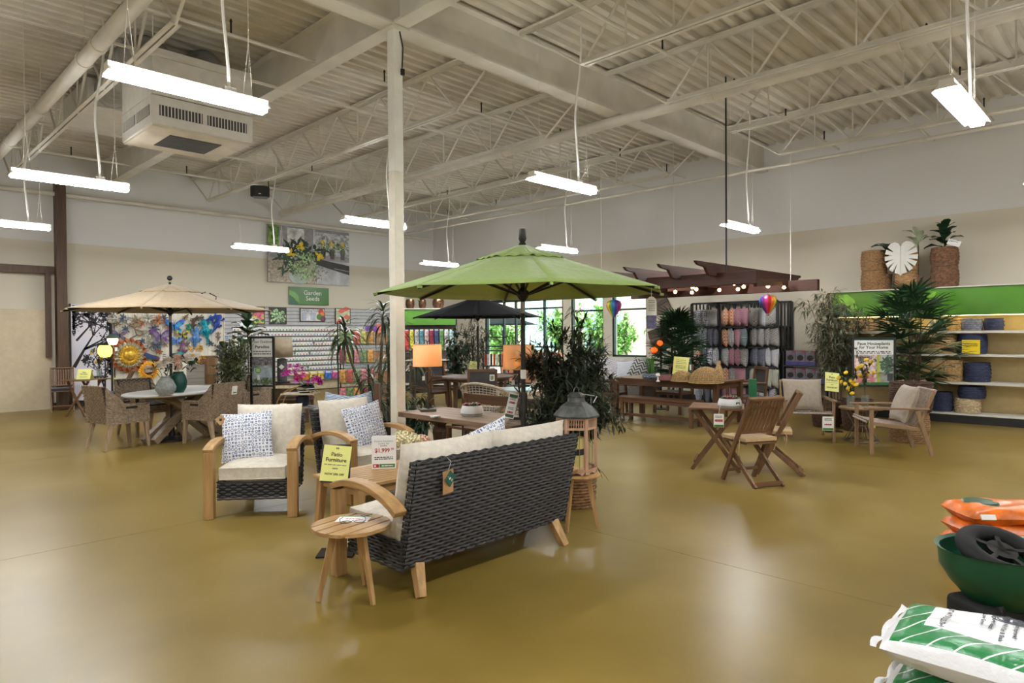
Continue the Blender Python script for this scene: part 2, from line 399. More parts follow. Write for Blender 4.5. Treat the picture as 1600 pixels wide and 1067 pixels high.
strip((11.55, 14, 3.48), 'lit strip light hanging between the column and the green umbrella')
strip((6.75, 1.22, 3.5), 'lit strip light hanging over the garden seed bags')
for x, y in ((2.1, 1.2), (2.1, 14), (11.4, 1.2), (-2.4, 1.2), (-2.4, 5.5), (-2.4, 9.6), (2.1, -3), (6.7, -3), (11.4, -3), (-2.4, -3)):
    strip((x, y, 3.5), 'lit strip light in the rows on the entrance side of the shop')
# speaker on a joist
t = thing('ceiling_speaker', 'small black loudspeaker clamped to a ceiling joist', 'speaker', (6.5, 13.9, BOT-.2), facing(-.5, -.9))
B().prism([(-.13, .11), (.13, .11), (.2, -.1), (.12, -.17), (-.12, -.17), (-.2, -.1)], -.12, .12).obj('cabinet', BLACK, t, bevel=.02)
B().cyl((0, .1, 0), (0, .14, .2), .02).obj('bracket', STEEL, t)
B().box((0, -.175, -.06), (.05, .01, .012)).obj('badge', PAPER, t)
# timber post at the left end of the mural
TIM = wood('dark_timber', (62, 42, 28), (98, 70, 48), 2)
t = thing('timber_post', 'tall rough brown timber post next to the tree mural', 'post', (3.55, 17.35, 0))
B().box((0, 0, 2.5), (.2, .22, 5.0)).obj('post', TIM, t, bevel=.01)
B().box((-.22, .1, 2.1), (.1, .1, 1.9)).obj('side_stud', TIM, t)
B().box((-.9, .14, 3.06), (1.7, .12, .16)).obj('cross_rail', TIM, t)
B().box((-.9, .2, 1.1), (1.5, .04, 2.2)).obj('infill_panel', mat('infill_cream', (205, 190, 160), .7, var=.03), t)
# ---- windows and storefront
FRAME = mat('frame_teal_black', (30, 44, 44), .4, var=.05)
GL, nt, b = newmat('window_glass'); nt.nodes.remove(b)
tr = nt.nodes.new('ShaderNodeBsdfTransparent'); tr.inputs[0].default_value = (.9, .98, .95, 1)
gs = nt.nodes.new('ShaderNodeBsdfGlossy'); gs.inputs['Roughness'].default_value = .02
lw = nt.nodes.new('ShaderNodeLayerWeight'); fr = nt.nodes.new('ShaderNodeMath'); fr.operation = 'POWER'; fr.inputs[1].default_value = 4; nt.links.new(lw.outputs['Facing'], fr.inputs[0])
mxs = nt.nodes.new('ShaderNodeMixShader'); nt.links.new(fr.outputs[0], mxs.inputs[0]); nt.links.new(tr.outputs[0], mxs.inputs[1]); nt.links.new(gs.outputs[0], mxs.inputs[2])
nt.links.new(mxs.outputs[0], nt.nodes['Material Output'].inputs[0])
def window(name, y0, y1, z0, z1, ys, zs, label=None, fr_=.05):
    t = bpy.data.objects.new(name, None); C.objects.link(t); t.location = (XW+.1, 0, 0); struct(t)
    f = B()
    for y in (y0+fr_/2, y1-fr_/2): f.box((0, y, (z0+z1)/2), (.1, fr_, z1-z0))
    for z in (z0+fr_/2, z1-fr_/2): f.box((0, (y0+y1)/2, z), (.1, y1-y0, fr_))
    f.obj('window_frame', FRAME, t)
    for y in ys: B().box((0, y, (z0+z1)/2), (.08, .05, z1-z0)).obj('mullion', FRAME, t)
    for z in zs: B().box((0, (y0+y1)/2, z), (.08, y1-y0, .045)).obj('transom', FRAME, t)
    Y = [y0]+sorted(ys)+[y1]; Z_ = [z0]+sorted(zs)+[z1]
    for i in range(len(Y)-1):
        for j in range(len(Z_)-1):
            B().box((0, (Y[i]+Y[i+1])/2, (Z_[j]+Z_[j+1])/2), (.008, Y[i+1]-Y[i]-.05, Z_[j+1]-Z_[j]-.05)).obj('pane', GL, t)
    return t
window('window_1', 9.26, 10.33, .97, 2.85, [], [2.2])
window('window_2', 10.6, 11.72, .97, 2.85, [], [2.2])
w = window('door_1', 11.98, 15.2, 0, 2.62, [12.75, 13.9, 14.4], [.12, 1.2, 2.32], fr_=.08)
for y in (13.25,):
    B().box((-.08, y, 1.1), (.03, .03, .9)).obj('door_pull', STEEL, w)
# ================================================================ cushions and signs used by many things
def pillow_mesh(name, w, h, t, m, pinch=.07, n=14):
    b = B()
    def f(s):
        def g(a, c):
            x, y = 2*a-1, 2*c-1
            k = max(0, (1-x*x))*max(0, (1-y*y))
            px = x*(1-pinch*(1-y*y)*abs(x)**3); py = y*(1-pinch*(1-x*x)*abs(y)**3)
            return (px*w/2, s*t/2*k**.42, py*h/2)
        return g
    b.grid(f(-1), n, n); b.grid(f(1), n, n); b.f = [q if i < n*n else q[::-1] for i, q in enumerate(b.f)]
    return b.mesh(name, m, True, 80)
def box_cushion(w, d, h, puff=.03, n=10):
    """upholstered box cushion: rounded, slightly domed; origin at the middle of the underside"""
    b = B(); prof = [(-.5, .14), (-.5, .3), (-.5, .7), (-.5, .86)]
    def g(a, c):
        x, y = 2*a-1, 2*c-1
        e = (1-abs(x)**8)*(1-abs(y)**8)
        return (x*w/2*(1-.02*y*y), y*d/2*(1-.02*x*x), h*.86+(h*.14+puff*(1-x*x)*(1-y*y))*e**.35)
    b.grid(g, n, n)
    b.grid(lambda a, c: (lambda p: (p[0], p[1], h-p[2]))(g(a, c)), n, n)
    k = len(b.f)//2; b.f = b.f[:k]+[q[::-1] for q in b.f[k:]]
    ring = [(i, 0) for i in range(n)]+[(n, i) for i in range(n)]+[(n-i, n) for i in range(n)]+[(0, n-i) for i in range(n)]
    N = (n+1)**2; ix = [j*(n+1)+i for i, j in ring]
    b.f += [(ix[q], ix[(q+1) % len(ix)], N+ix[(q+1) % len(ix)], N+ix[q])[::-1] for q in range(len(ix))]
    return b
def fabric(name, c, rough=.85, var=.05, sc_=500):
    if name in MATS: return MATS[name]
    m, nt, b = newmat(name); f = noise(nt, coords(nt), 26, 5)
    nt.links.new(ramp(nt, f, [(.3, scale_c(c, 1-var)), (.7, scale_c(c, 1+var))]), b.inputs['Base Color'])
    b.inputs['Roughness'].default_value = rough; b.inputs['Sheen Weight'].default_value = .2
    bump(nt, b, noise(nt, coords(nt), 9, 3), .35, .03); MATS[name] = m; return m
CREAM = fabric('cream_fabric', (206, 198, 183))
def blockprint(name, bgc, fgc, s=26, c3=None, kind=0):
    """small printed motif repeated over cloth"""
    if name in MATS: return MATS[name]
    m, nt, b = newmat(name); v = coords(nt, (s, 0, s)); v.node.inputs['Location'].default_value = (0, .5, 0)
    if kind == 0:
        w = nt.nodes.new('ShaderNodeTexVoronoi'); w.inputs['Randomness'].default_value = .25; nt.links.new(v, w.inputs[0]); w.inputs['Scale'].default_value = 1
        o = w.outputs['Distance']; st = [(0, fgc), (.17, fgc), (.22, bgc), (.38, bgc), (.43, c3 or fgc), (.5, c3 or fgc), (.56, bgc)]
    elif kind == 1:
        w = nt.nodes.new('ShaderNodeTexWave'); w.wave_type = 'RINGS'; w.inputs['Scale'].default_value = .8; w.inputs['Distortion'].default_value = 3; nt.links.new(v, w.inputs[0])
        o = w.outputs['Fac']; st = [(0, fgc), (.45, fgc), (.55, bgc)]
    elif kind == 2:   # zigzag
        sp = nt.nodes.new('ShaderNodeSeparateXYZ'); nt.links.new(v, sp.inputs[0])
        pp = nt.nodes.new('ShaderNodeMath'); pp.operation = 'PINGPONG'; pp.inputs[1].default_value = 1; nt.links.new(sp.outputs[0], pp.inputs[0])
        ad = nt.nodes.new('ShaderNodeMath'); ad.operation = 'ADD'; nt.links.new(pp.outputs[0], ad.inputs[0]); nt.links.new(sp.outputs[2], ad.inputs[1])
        q = nt.nodes.new('ShaderNodeMath'); q.operation = 'PINGPONG'; q.inputs[1].default_value = .5; nt.links.new(ad.outputs[0], q.inputs[0])
        o = q.outputs[0]; st = [(0, fgc), (.22, fgc), (.25, bgc)]
    else:             # check
        w = nt.nodes.new('ShaderNodeTexChecker'); w.inputs['Scale'].default_value = 1; nt.links.new(v, w.inputs[0]); o = w.outputs['Fac']; st = [(0, fgc), (.5, bgc)]
    nt.links.new(ramp(nt, o, st, 'LINEAR'), b.inputs['Base Color']); b.inputs['Roughness'].default_value = .85
    MATS[name] = m; return m
BLUEPRINT = blockprint('blue_block_print', (226, 228, 232), (84, 104, 150), 34)
CARD = mat('kraft_card', (168, 132, 90), .7)
PILLOW_BLUE = pillow_mesh('throw_pillow', .46, .46, .15, BLUEPRINT)
def lines(parent, x0, x1, zs, y, h, m=GREYINK, dashes=5, rnd=None):
    """unreadably small print as broken strips"""
    r = random.Random(rnd or 3); b = B()
    for z in zs:
        x = x0
        while x < x1-.002:
            e = min(x1, x+(x1-x0)/dashes*(.5+r.random())); b.box(((x+e)/2, y, z), (max(.001, e-x-(x1-x0)*.03), .0006, h)); x = e
    return b.obj('small_print', m, parent)

# ================================================================ wicker and teak seating set
DARKW = mat('charcoal_wicker', (56, 56, 60), .42, var=.22, ns=30)
COREW = mat('wicker_core', (20, 20, 22), .8)
def rect_surf(o, a, b):
    o, a, b = V(o), V(a), V(b); n = a.cross(b).normalized()
    return lambda s, t: (o+a*s+b*t, n)
def wicker_seat(name, label, cat, W, loc, rz, cushions, group=None, sc_row=.0235, sc_col=.046):
    """front = local -Y; W = overall width over the wooden arms"""
    t = thing(name, label, cat, loc, rz, group)
    wi = W-.2; yb, yt, zb, zt = .28, .42, .17, .84; yf = -.33
    core = B().box((0, (yf+yb)/2, .235), (wi-.03, yb-yf, .12))
    core.add([(-wi/2+.01, yb-.05, zb+.01), (wi/2-.01, yb-.05, zb+.01), (wi/2-.01, yb-.008, zb+.01), (-wi/2+.01, yb-.008, zb+.01),
              (-wi/2+.01, yt-.06, zt-.01), (wi/2-.01, yt-.06, zt-.01), (wi/2-.01, yt-.008, zt-.01), (-wi/2+.01, yt-.008, zt-.01)],
             [(3, 2, 1, 0), (4, 5, 6, 7), (0, 1, 5, 4), (1, 2, 6, 5), (2, 3, 7, 6), (3, 0, 4, 7)])
    core.obj('wicker_core', COREW, t)
    w = B(); bh = math.hypot(yt-yb, zt-zb); nr = int(bh/sc_row); nc = int(wi/sc_col)
    w.weave(rect_surf((wi/2, yb, zb), (-wi, 0, 0), (0, yt-yb, zt-zb)), nr, nc, .0062)
    w.weave(rect_surf((-wi/2, yb-.06, zb), (wi, 0, 0), (0, yt-yb, zt-zb)), nr, nc, .005)
    for s in (-1, 1):
        S = rect_surf((s*wi/2, yb, zb), (0, -.06, 0), (0, yt-yb, zt-zb)) if s < 0 else rect_surf((s*wi/2, yb-.06, zb), (0, .06, 0), (0, yt-yb, zt-zb))
        w.weave(S, nr, 2, .005)
    w.weave(rect_surf((-wi/2, yt-.06, zt), (wi, 0, 0), (0, .065, 0)), 3, nc, .005)
    w.obj('back_weave', DARKW, t, smooth=True)
    w = B(); w.weave(rect_surf((-wi/2, yf, .15), (wi, 0, 0), (0, 0, .17)), 8, nc, .006); w.obj('front_weave', DARKW, t, smooth=True)
    for s in (-1, 1):
        w = B(); L = yb-yf
        S = rect_surf((s*wi/2, yb, .15), (0, -L, 0), (0, 0, .19)) if s < 0 else rect_surf((s*wi/2, yf, .15), (0, L, 0), (0, 0, .19))
        w.weave(S, 9, int(L/sc_col), .006); w.obj('side_weave', DARKW, t, smooth=True)
        x = s*(W/2-.045)
        B().box((x, yf-.03, .29), (.085, .07, .58)).obj('front_post', TEAKZ, t, bevel=.006)
        pts = bez([(x, yf-.065, .59), (x, yf+.14, .69), (x, yb-.12, .66), (x, yb+.05, .53)], 10); a = B(); vs = []
        for i, p in enumerate(pts):
            d = (pts[min(i+1, 10)]-pts[max(i-1, 0)]).normalized(); u = V((1, 0, 0)).cross(d)
            if u.z < 0: u = -u
            vs += [p+V((k*.045, 0, 0))+u*(j*.021) for j in (-1, 1) for k in (-1, 1)]
        a.add(vs, [(i*4+q, i*4+r_, i*4+4+r_, i*4+4+q) for i in range(10) for q, r_ in ((0, 1), (1, 3), (3, 2), (2, 0))]+[(0, 2, 3, 1), (40, 41, 43, 42)])
        a.obj('arm_rest', TEAKY, t, bevel=.006)
        B().bar((s*(wi/2-.12), yb-.02, .18), (s*(wi/2-.08), yb+.07, 0), .075, .06, (0, 1, 0), .055, .045).obj('rear_leg', TEAKZ, t, bevel=.005)
    n, cw = cushions, (wi-.02)/cushions
    for i in range(n):
        x = -wi/2+.01+cw*(i+.5)
        c = box_cushion(cw-.006, .62, .15, .03).obj('seat_cushion', CREAM, t, (x, -.04, .31), smooth=True, sharp=60)
        B().tube([(-cw/2+.02, -.312, .125), (cw/2-.02, -.312, .125)], .004, 5).tube([(-cw/2+.02, -.312, .03), (cw/2-.02, -.312, .03)], .004, 5).obj('piping', CREAM, c)
        q = pillow_mesh('back_cushion', cw+.03, .56, .25, CREAM, .03, 18)
        put('back_cushion', q, t, (x, .215, .66), (-.2, 0, 0))
    return t
sofa = wicker_seat('wicker_loveseat', 'dark wicker loveseat with teak arms and cream cushions, its woven back to the floor', 'sofa', 1.72, (3.16, 3.56, 0), pi, 2)
tg = B().box((0, 0, 0), (.085, .002, .15)).obj('paper_tag', CARD, sofa, (.52, .42, .69), (-.15, .12, 0))
B().prism([(-.042, 0), (0, -.055), (.042, 0), (0, .055)], -.002, .002, lambda x, y, q: (x, q, y)).obj('green_tag', mat('tag_green', (30, 92, 84), .5, var=0), sofa, (.512, .432, .71), (-.2, .12, 0))
B().tube([(.52, .4, .845), (.52, .45, .82), (.52, .425, .76)], .002, 4).obj('tag_string', PAPER, sofa)
B().tube([(.535-.0035*k, .437+.0022*k*-.1, .725-.0025*k+.011*sin(k*1.25)) for k in range(13)], .0018, 4).obj('script_mark', PAPER, sofa)
chA = wicker_seat('wicker_armchair', 'dark wicker armchair with teak arms facing the open floor', 'armchair', .8, (2.79, 5.98, 0), R(-40.5), 1)
chB = wicker_seat('wicker_armchair', 'dark wicker armchair with teak arms facing the loveseat across the slatted table', 'armchair', .8, (3.74, 5.84, 0), R(4), 1)
def in_chair(ch, p): return ch.matrix_basis @ V(p)
def lay_pillow(me, ch, p, tilt, rz, roll, label, group='blue printed throw pillows'):
    o = put('throw_pillow', me, None, in_chair(ch, p), (tilt, roll, ch.rotation_euler[2]+rz)); return tag(o, label, 'pillow', group)
pa = lay_pillow(PILLOW_BLUE, chA, (-.13, -.03, .665), -.26, .1, -.06, 'blue block print throw pillow with a kraft tag, on the armchair facing the open floor')
B().prism([(-.05, 0), (0, -.05), (.05, 0), (0, .05)], -.003, .003, lambda x, y, q: (x, q, y)).obj('kraft_tag', CARD, pa, (-.22, -.03, .17), (0, .2, 0))
B().box((0, 0, 0), (.022, .008, .022)).obj('tag_mark', INK, pa, (-.22, -.034, .17))
lay_pillow(PILLOW_BLUE, chB, (.06, -.03, .665), -.26, -.05, -.14, 'blue block print throw pillow on the armchair facing the loveseat')
lay_pillow(PILLOW_BLUE, sofa, (-.2, -.03, .72), -.28, .0, .25, 'blue block print throw pillow leaning on the loveseat back cushions')

# ---- slatted coffee table
def slat_table(loc, rz, L, Wd, H, label):
    t = thing('coffee_table', label, 'table', loc, rz); n = 8; g = .013
    sw = (Wd-.12-(n+1)*g)/n
    me = B().box((0, 0, 0), (L-.14, sw, .025)).mesh('slat', TEAK)
    for i in range(n): put('slat', me, t, (0, -Wd/2+.06+g+sw/2+i*(sw+g), H-.0125), bevel=.003)
    for s in (-1, 1):
        B().box((s*(L/2-.035), 0, H-.0125), (.07, Wd, .025)).obj('end_board', TEAKY, t, bevel=.004)
        B().box((0, s*(Wd/2-.03), H-.0125), (L-.14, .06, .025)).obj('edge_board', TEAK, t, bevel=.004)
        B().box((0, s*(Wd/2-.05), H-.06), (L-.12, .025, .065)).obj('apron', TEAK, t)
        B().box((s*(L/2-.06), 0, H-.06), (.025, Wd-.1, .065)).obj('apron', TEAKY, t)
        for q in (-1, 1):
            B().bar((s*(L/2-.06), q*(Wd/2-.055), H-.03), (s*(L/2-.03), q*(Wd/2-.03), 0), .07, .07, (0, 1, 0), .05, .05).obj('leg', TEAKZ, t, bevel=.004)
    return t
slat_table((3.36, 4.68, 0), 0, 1.2, .66, .45, 'slatted teak coffee table between the loveseat and the wicker armchairs')
# price tent
def tent(loc, rz, w, h, label, fill):
    t = thing('price_tent', label, 'sign', loc, rz); b = B(); d = .045
    b.box((0, -d, h/2), (w, .003, h), rx=0).box((0, d, h/2), (w, .003, h)).box((w/2, 0, h/2), (.003, 2*d, h)).box((-w/2, 0, h/2), (.003, 2*d, h))
    b.obj('card', PAPER, t); fill(t, -d-.0022); return t
def f_price(t, y):
    text('Modern Eucalyptus\nSeating Set', .0205, GREYINK, t, (0, y, .225))
    text('$1,999', .05, RED, t, (-.012, y, .155), bold=.0012, sx=.92); text('99', .026, RED, t, (.074, y, .166), bold=.0006)
    lines(t, -.03, .03, [.195], y, .006); lines(t, -.08, .08, [.098, .083], y, .007, INK, 6)
    B().box((-.066, y, .025), (.05, .0006, .03)).obj('red_mark', RED, t); B().box((-.074, y-.0004, .025), (.018, .0006, .014)).obj('mark_cutout', PAPER, t)
    B().box((.028, y, .025), (.13, .0006, .03)).obj('green_band', GREENINK, t); lines(t, -.02, .08, [.025], y-.0006, .009, PAPER, 3)
tent((3.32, 4.80, .45), R(-38), .2, .27, 'white folded price card with red 1,999 price on the slatted table', f_price)
# yellow notice on a stand
def notice(label, loc, rz, z, tilt=.25, h=.26, w=.2, stand=True, full=True):
    t = thing('sale_notice', label, 'sign', loc, rz); p = B().box((0, 0, 0), (w, .003, h)).obj('notice_card', YELLOW, t, (0, 0, z), (-tilt, .1, 0))
    if full:
        text('Patio\nFurniture', .04*h/.26, INK, p, (0, -.0022, h*.17), bold=.0006); lines(p, -w*.42, w*.42, [-h*.04], -.002, .006, GREYINK, 5); lines(p, -w*.1, w*.1, [-h*.14], -.002, .008, GREYINK, 3)
        text('NOW 20% OFF', .021*h/.26, INK, p, (0, -.0022, -h*.3), bold=.0005); lines(p, -w*.06, w*.06, [h*.42], -.002, .012, GREYINK, 2)
    else: lines(p, -w*.35, w*.35, [h*.35, h*.27, h*.19, h*.08, h*.02, -.04*h, -.15*h, -.3*h], -.002, .008, mat('ink_olive', (120, 120, 60), .6, var=0), 5)
    if stand:
        B().box((0, .006, z), (w+.012, .004, h+.012), rx=-tilt).obj('back_plate', BLACK, t)
        B().cyl((0, .01, .0), (0, .01, z-.05), .008, n=8).obj('stem', BLACK, t); B().box((0, 0, .008), (.26, .2, .012)).obj('foot_plate', BLACK, t)
        B().box((0, -.012, z-h*.5), (.07, .03, .01)).obj('ledge', BLACK, t)
    return t
notice('yellow patio furniture sale notice on a black floor stand beside the round stool', (2.56, 4.31, 0), R(-42), .66)

# ---- small round plank stool with a flyer and eyeglasses
def plank_disc(r, n, gap, z, h):
    out = []; w = 2*r/n
    for i in range(n):
        x0 = -r+i*w+gap/2; x1 = -r+(i+1)*w-gap/2; pts = []
        for k in range(9):
            x = lerp(x0, x1, k/8); pts.append((x, -math.sqrt(max(0, r*r-x*x))))
        pts += [(x, -y) for x, y in pts[::-1]]
        q = []
        for p in pts:
            if not q or math.hypot(p[0]-q[-1][0], p[1]-q[-1][1]) > 1e-4: q.append(p)
        out.append(B().prism(q, z-h, z))
    return out
st = thing('round_stool', 'small round plank-topped teak stool in front of the loveseat arm', 'stool', (2.2, 3.53, 0), R(-80))
for b in plank_disc(.235, 5, .014, .45, .022): b.obj('plank', TEAKY, st, bevel=.002)
B().box((0, 0, .42), (.34, .05, .025)).obj('batten', TEAK, st)
for k in range(3):
    a = R(115+120*k); B().bar((.1*cos(a), .1*sin(a), .43), (.2*cos(a), .2*sin(a), 0), .045, .03, (-sin(a), cos(a), 0), .03, .024).obj('leg', TEAKZ, st, bevel=.004)
fl_ = thing('flyer', 'white printed flyer lying on the round plank stool', 'flyer', (2.26, 3.6, .4505), R(-48))
B().box((0, 0, .001), (.2, .13, .002)).obj('sheet', PAPER, fl_); B().box((0, .055, .0022), (.2, .016, .0006)).obj('green_edge', GREENINK, fl_)
o = B(); [o.box((x, -.005, .0023), (.014, .012, .0006)) for x in (-.04, -.02, 0, .02, .035)]; o.obj('red_price', RED, fl_)
gl = thing('eyeglasses', 'black wire eyeglasses lying on the flyer', 'eyeglasses', (2.21, 3.53, .4535), R(-30)); gl.scale = (1.25, 1.25, 1.25)
for s in (-1, 1):
    B().tube([(s*.033+.025*cos(a), .02*sin(a), .004) for a in [2*pi*k/16 for k in range(16)]], .0016, 5, True).obj('rim', BLACK, gl)
    B().tube([(s*.06, 0, .004), (s*.062, .03, .012), (s*.045, .1, .003)], .0016, 5).obj('temple', BLACK, gl)
B().tube([(-.008, .005, .004), (0, .01, .006), (.008, .005, .004)], .0015, 5).obj('bridge', BLACK, gl)
# ---- stool with lantern
st2 = thing('round_stool', 'round smooth-topped teak stool carrying the lantern', 'stool', (4.27, 3.44, 0), R(25))
B().lathe([(0, .428), (.185, .428), (.195, .436), (.195, .444), (.185, .45), (0, .45)], 32).obj('top', TEAK, st2, smooth=True)
for k in range(3):
    a = R(-75+120*k); B().bar((.09*cos(a), .09*sin(a), .43), (.17*cos(a), .17*sin(a), 0), .04, .03, (-sin(a), cos(a), 0), .028, .022).obj('leg', TEAKZ, st2, bevel=.004)
PALEW = wood('washed_wood', (168, 130, 106), (204, 168, 142), 2)
ln = thing('candle_lantern', 'hexagonal washed wood lantern with a grey metal roof and pale candle', 'lantern', (4.28, 3.45, .45), R(8))
def hexpt(r, k, z): return (r*cos(pi/3*k), r*sin(pi/3*k), z)
Rr = .155
B().lathe([(0, .03), (Rr+.015, .03), (Rr+.015, .05), (0, .05)], 6).obj('base_plate', PALEW, ln)
for k in range(6):
    a, c = V(hexpt(Rr, k, 0)), V(hexpt(Rr, k+1, 0)); mid = (a+c)/2
    B().box((a.x, a.y, .24), (.024, .024, .46), rz=pi/3*k).obj('post', PALEW, ln)
    pts = [(0, .03), (.03, 0), (.05, .012), (.08, .02), (.105, .012), (.125, 0), (.155, .03), (.155, .05), (0, .05)]
    B().prism(pts, -.007, .007, lambda x, y, q: (x-.0775, q, y)).obj('scalloped_skirt', PALEW, ln, (mid.x, mid.y, 0), (0, 0, pi/3*k+pi/2+pi/6))
    for z in (.375, .455): B().bar((a.x, a.y, z), (c.x, c.y, z), .018, .018).obj('rail', PALEW, ln)
    g_ = B()
    for j in range(1, 8): p = a.lerp(c, j/8); g_.box((p.x, p.y, .415), (.006, .006, .07), rz=pi/3*k)
    g_.obj('gallery_bars', PALEW, ln)
    for j in (1, 2): p = a.lerp(c, j/3); B().cyl((p.x, p.y, .05), (p.x, p.y, .37), .0025, n=4).obj('guard_wire', mat('brass_wire', (150, 130, 90), .4, .6), ln)
GALV = mat('galvanised', (88, 90, 86), .5, .5, var=.25, ns=14)
B().lathe([(.185, .46), (.19, .475), (.12, .555), (.075, .585), (.068, .62), (.075, .625), (.075, .635), (.045, .66), (0, .665)], 6).obj('metal_roof', GALV, ln)
B().tube([(.04*cos(a), 0, .665+.04*sin(a)) for a in [pi*k/10 for k in range(11)]], .005, 5).obj('handle', GALV, ln)
cd = B().lathe([(0, .05), (.06, .05), (.06, .29), (.05, .295), (0, .288)], 18).obj('candle', mat('candle_wax', (198, 186, 120), .5, var=.04), ln, smooth=True)
B().lathe([(.0612, .15), (.0612, .2)], 18).obj('black_band', INK, cd)
B().box((.1, -.12, .6), (.05, .003, .06), rz=.6, rx=.5).obj('price_tag', PAPER, ln)
B().tube([(.0, -.05, .65), (.1, -.12, .63)], .002, 4).obj('tag_string', PAPER, ln)
# hydrangea bunch on the slatted table
def flower_ball(t, c, r, n, m, name='flower_head', pr=.016, seed=1):
    rd = random.Random(seed); b = B()
    for i in range(n):
        z = 1-2*(i+.5)/n; a = i*2.39996; q = math.sqrt(1-z*z); d = V((q*cos(a), q*sin(a), z)); p = V(c)+V((d.x*r[0], d.y*r[1], d.z*r[2]))
        x = d.orthogonal().normalized(); y = d.cross(x); tw = rd.random()*6
        for k in range(4):
            e = tw+k*pi/2; u = x*cos(e)+y*sin(e); w_ = x*-sin(e)+y*cos(e)
            b.add([p, p+u*pr*.7+w_*pr*.55+d*.004, p+u*pr*1.35+d*pr*.3, p+u*pr*.7-w_*pr*.55+d*.004], [(0, 1, 2, 3)])
    return b.obj(name, m, t)
hy = thing('hydrangea_bunch', 'cream and pink hydrangea bunch in a glass vase on the slatted table', 'flowers', (*PZ(640, 716, .45)[:2], .45))
HYC = leafmat('hydrangea_petals', (214, 200, 158), .7, .22); HYP = leafmat('hydrangea_pink', (222, 178, 158), .7, .18)
B().lathe([(0, 0), (.05, 0), (.06, .05), (.045, .1), (.05, .13)], 16).obj('vase', mat('pot_white', (225, 224, 220), .25, var=.02), hy, smooth=True)
for i, (x, y, z) in enumerate(((-.075, .02, .17), (.06, .06, .165), (.0, -.07, .165), (.1, -.05, .15), (-.02, .08, .19))):
    flower_ball(hy, (x, y, z), (.075, .075, .06), 70, HYP if i in (3,) else HYC, seed=i)
# ================================================================ umbrellas
def umbrella(name, label, loc, R_, zrim, ztop, zfin, phase, fab, pole_m, finial='ball', base=True, vent=True, under=None, tie=True):
    t = thing(name, label, 'umbrella', (loc[0], loc[1], 0)); N = 8
    rim = [V((R_*cos(phase+2*pi*k/N), R_*sin(phase+2*pi*k/N), zrim)) for k in range(N)]
    apex = V((0, 0, ztop-.02)); rv = .3; zv = lerp(zrim, ztop, 1-rv)+.0
    can = B()
    def panel(k, r0, r1, z0, z1, dip, drop):
        a, c = rim[k], rim[(k+1) % N]
        def f(u, w):
            q = a.lerp(c, u); rr = lerp(r0, r1, w); p = V((q.x*rr, q.y*rr, lerp(z0, z1, w)))
            p.z -= dip*sin(pi*u)*w*(1-.4*w); return p
        return f
    for k in range(N): can.grid(panel(k, .1, 1, ztop-.06, zrim, .012, 0), 6, 8)
    o = can.obj('canopy', fab, t, smooth=True, sharp=14); so = o.modifiers.new('cloth', 'SOLIDIFY'); so.thickness = .004
    if vent:
        v_ = B()
        def pv(k):
            f0 = panel(k, .03, .32, ztop-.012, lerp(ztop-.06, zrim, .244)+.012, .01, 0)
            return lambda u, w: f0(u, w)+V((0, 0, .008*sin(u*6*pi)*w*w))
        for k in range(N): v_.grid(pv(k), 12, 5)
        o = v_.obj('vent_flap', fab, t, smooth=True, sharp=20); so = o.modifiers.new('cloth', 'SOLIDIFY'); so.thickness = .004
    hub = zrim+.12; runner = zrim-.02
    for k in range(N):
        r_ = rim[k]; top = V((0, 0, ztop-.09))
        B().bar(top+(r_-top)*.03, r_-V((0, 0, .015))+(r_-apex)*.01, .016, .022).obj('rib', pole_m, t)
        mid = top.lerp(r_, .45)-V((0, 0, .012))
        B().bar((r_.x*.03, r_.y*.03, runner), mid, .012, .018).obj('strut', pole_m, t)
        B().box((r_.x*1.0, r_.y*1.0, zrim-.012), (.035, .022, .02), rz=phase+2*pi*k/N).obj('rib_pocket', fab, t)
    B().cyl((0, 0, .05), (0, 0, ztop), .02, n=14).obj('pole', pole_m, t, smooth=True)
    B().lathe([(.02, runner-.05), (.04, runner-.03), (.055, runner), (.055, runner+.03), (.03, runner+.05), (.02, runner+.07)], 14).obj('runner_hub', pole_m, t, smooth=True)
    B().lathe([(.0206, runner-.16), (.0206, runner-.06)], 14).obj('bare_pole', mat('steel_bright', (170, 170, 168), .3, .9), t, smooth=True)
    if finial == 'ball': pf = [(.02, ztop), (.015, ztop+.02), (.02, ztop+.03)]; B().lathe(pf+[(.03, ztop+.03)], 14).sph((0, 0, zfin-.04), .04, 14, 9).obj('finial', pole_m, t, smooth=True)
    else: B().lathe([(.028, ztop-.01), (.034, ztop+.0), (.022, ztop+.02), (.036, ztop+.045), (.032, zfin-.03), (.027, zfin-.005), (.0, zfin)], 14).obj('finial', pole_m, t, smooth=True)
    if base: B().lathe([(0, 0), (.24, 0), (.24, .03), (.2, .05), (.05, .07), (.035, .3), (0, .3)], 24).obj('umbrella_base', pole_m, t, smooth=True)
    return t
LIME = fabric('lime_canvas', (156, 182, 100), .75, .04)
for mm, k_ in ((LIME, .25),):   # thin canvas lets some light through
    b = mm.node_tree.nodes['Principled BSDF']; tl = mm.node_tree.nodes.new('ShaderNodeBsdfTranslucent'); tl.inputs[0].default_value = lin((130, 150, 30))
    ms = mm.node_tree.nodes.new('ShaderNodeMixShader'); ms.inputs[0].default_value = k_
    mm.node_tree.links.new(b.outputs[0], ms.inputs[1]); mm.node_tree.links.new(tl.outputs[0], ms.inputs[2]); mm.node_tree.links.new(ms.outputs[0], mm.node_tree.nodes['Material Output'].inputs[0])
BRONZE = mat('umbrella_bronze', (42, 38, 36), .45, .3, var=.05)
FWA = math.atan2(fw0.y, fw0.x)
ug = umbrella('patio_umbrella', 'open lime green patio umbrella standing behind the loveseat', (4.25, 4.02), 1.27, 1.955, 2.38, 2.52, FWA+R(8), LIME, BRONZE, 'post')
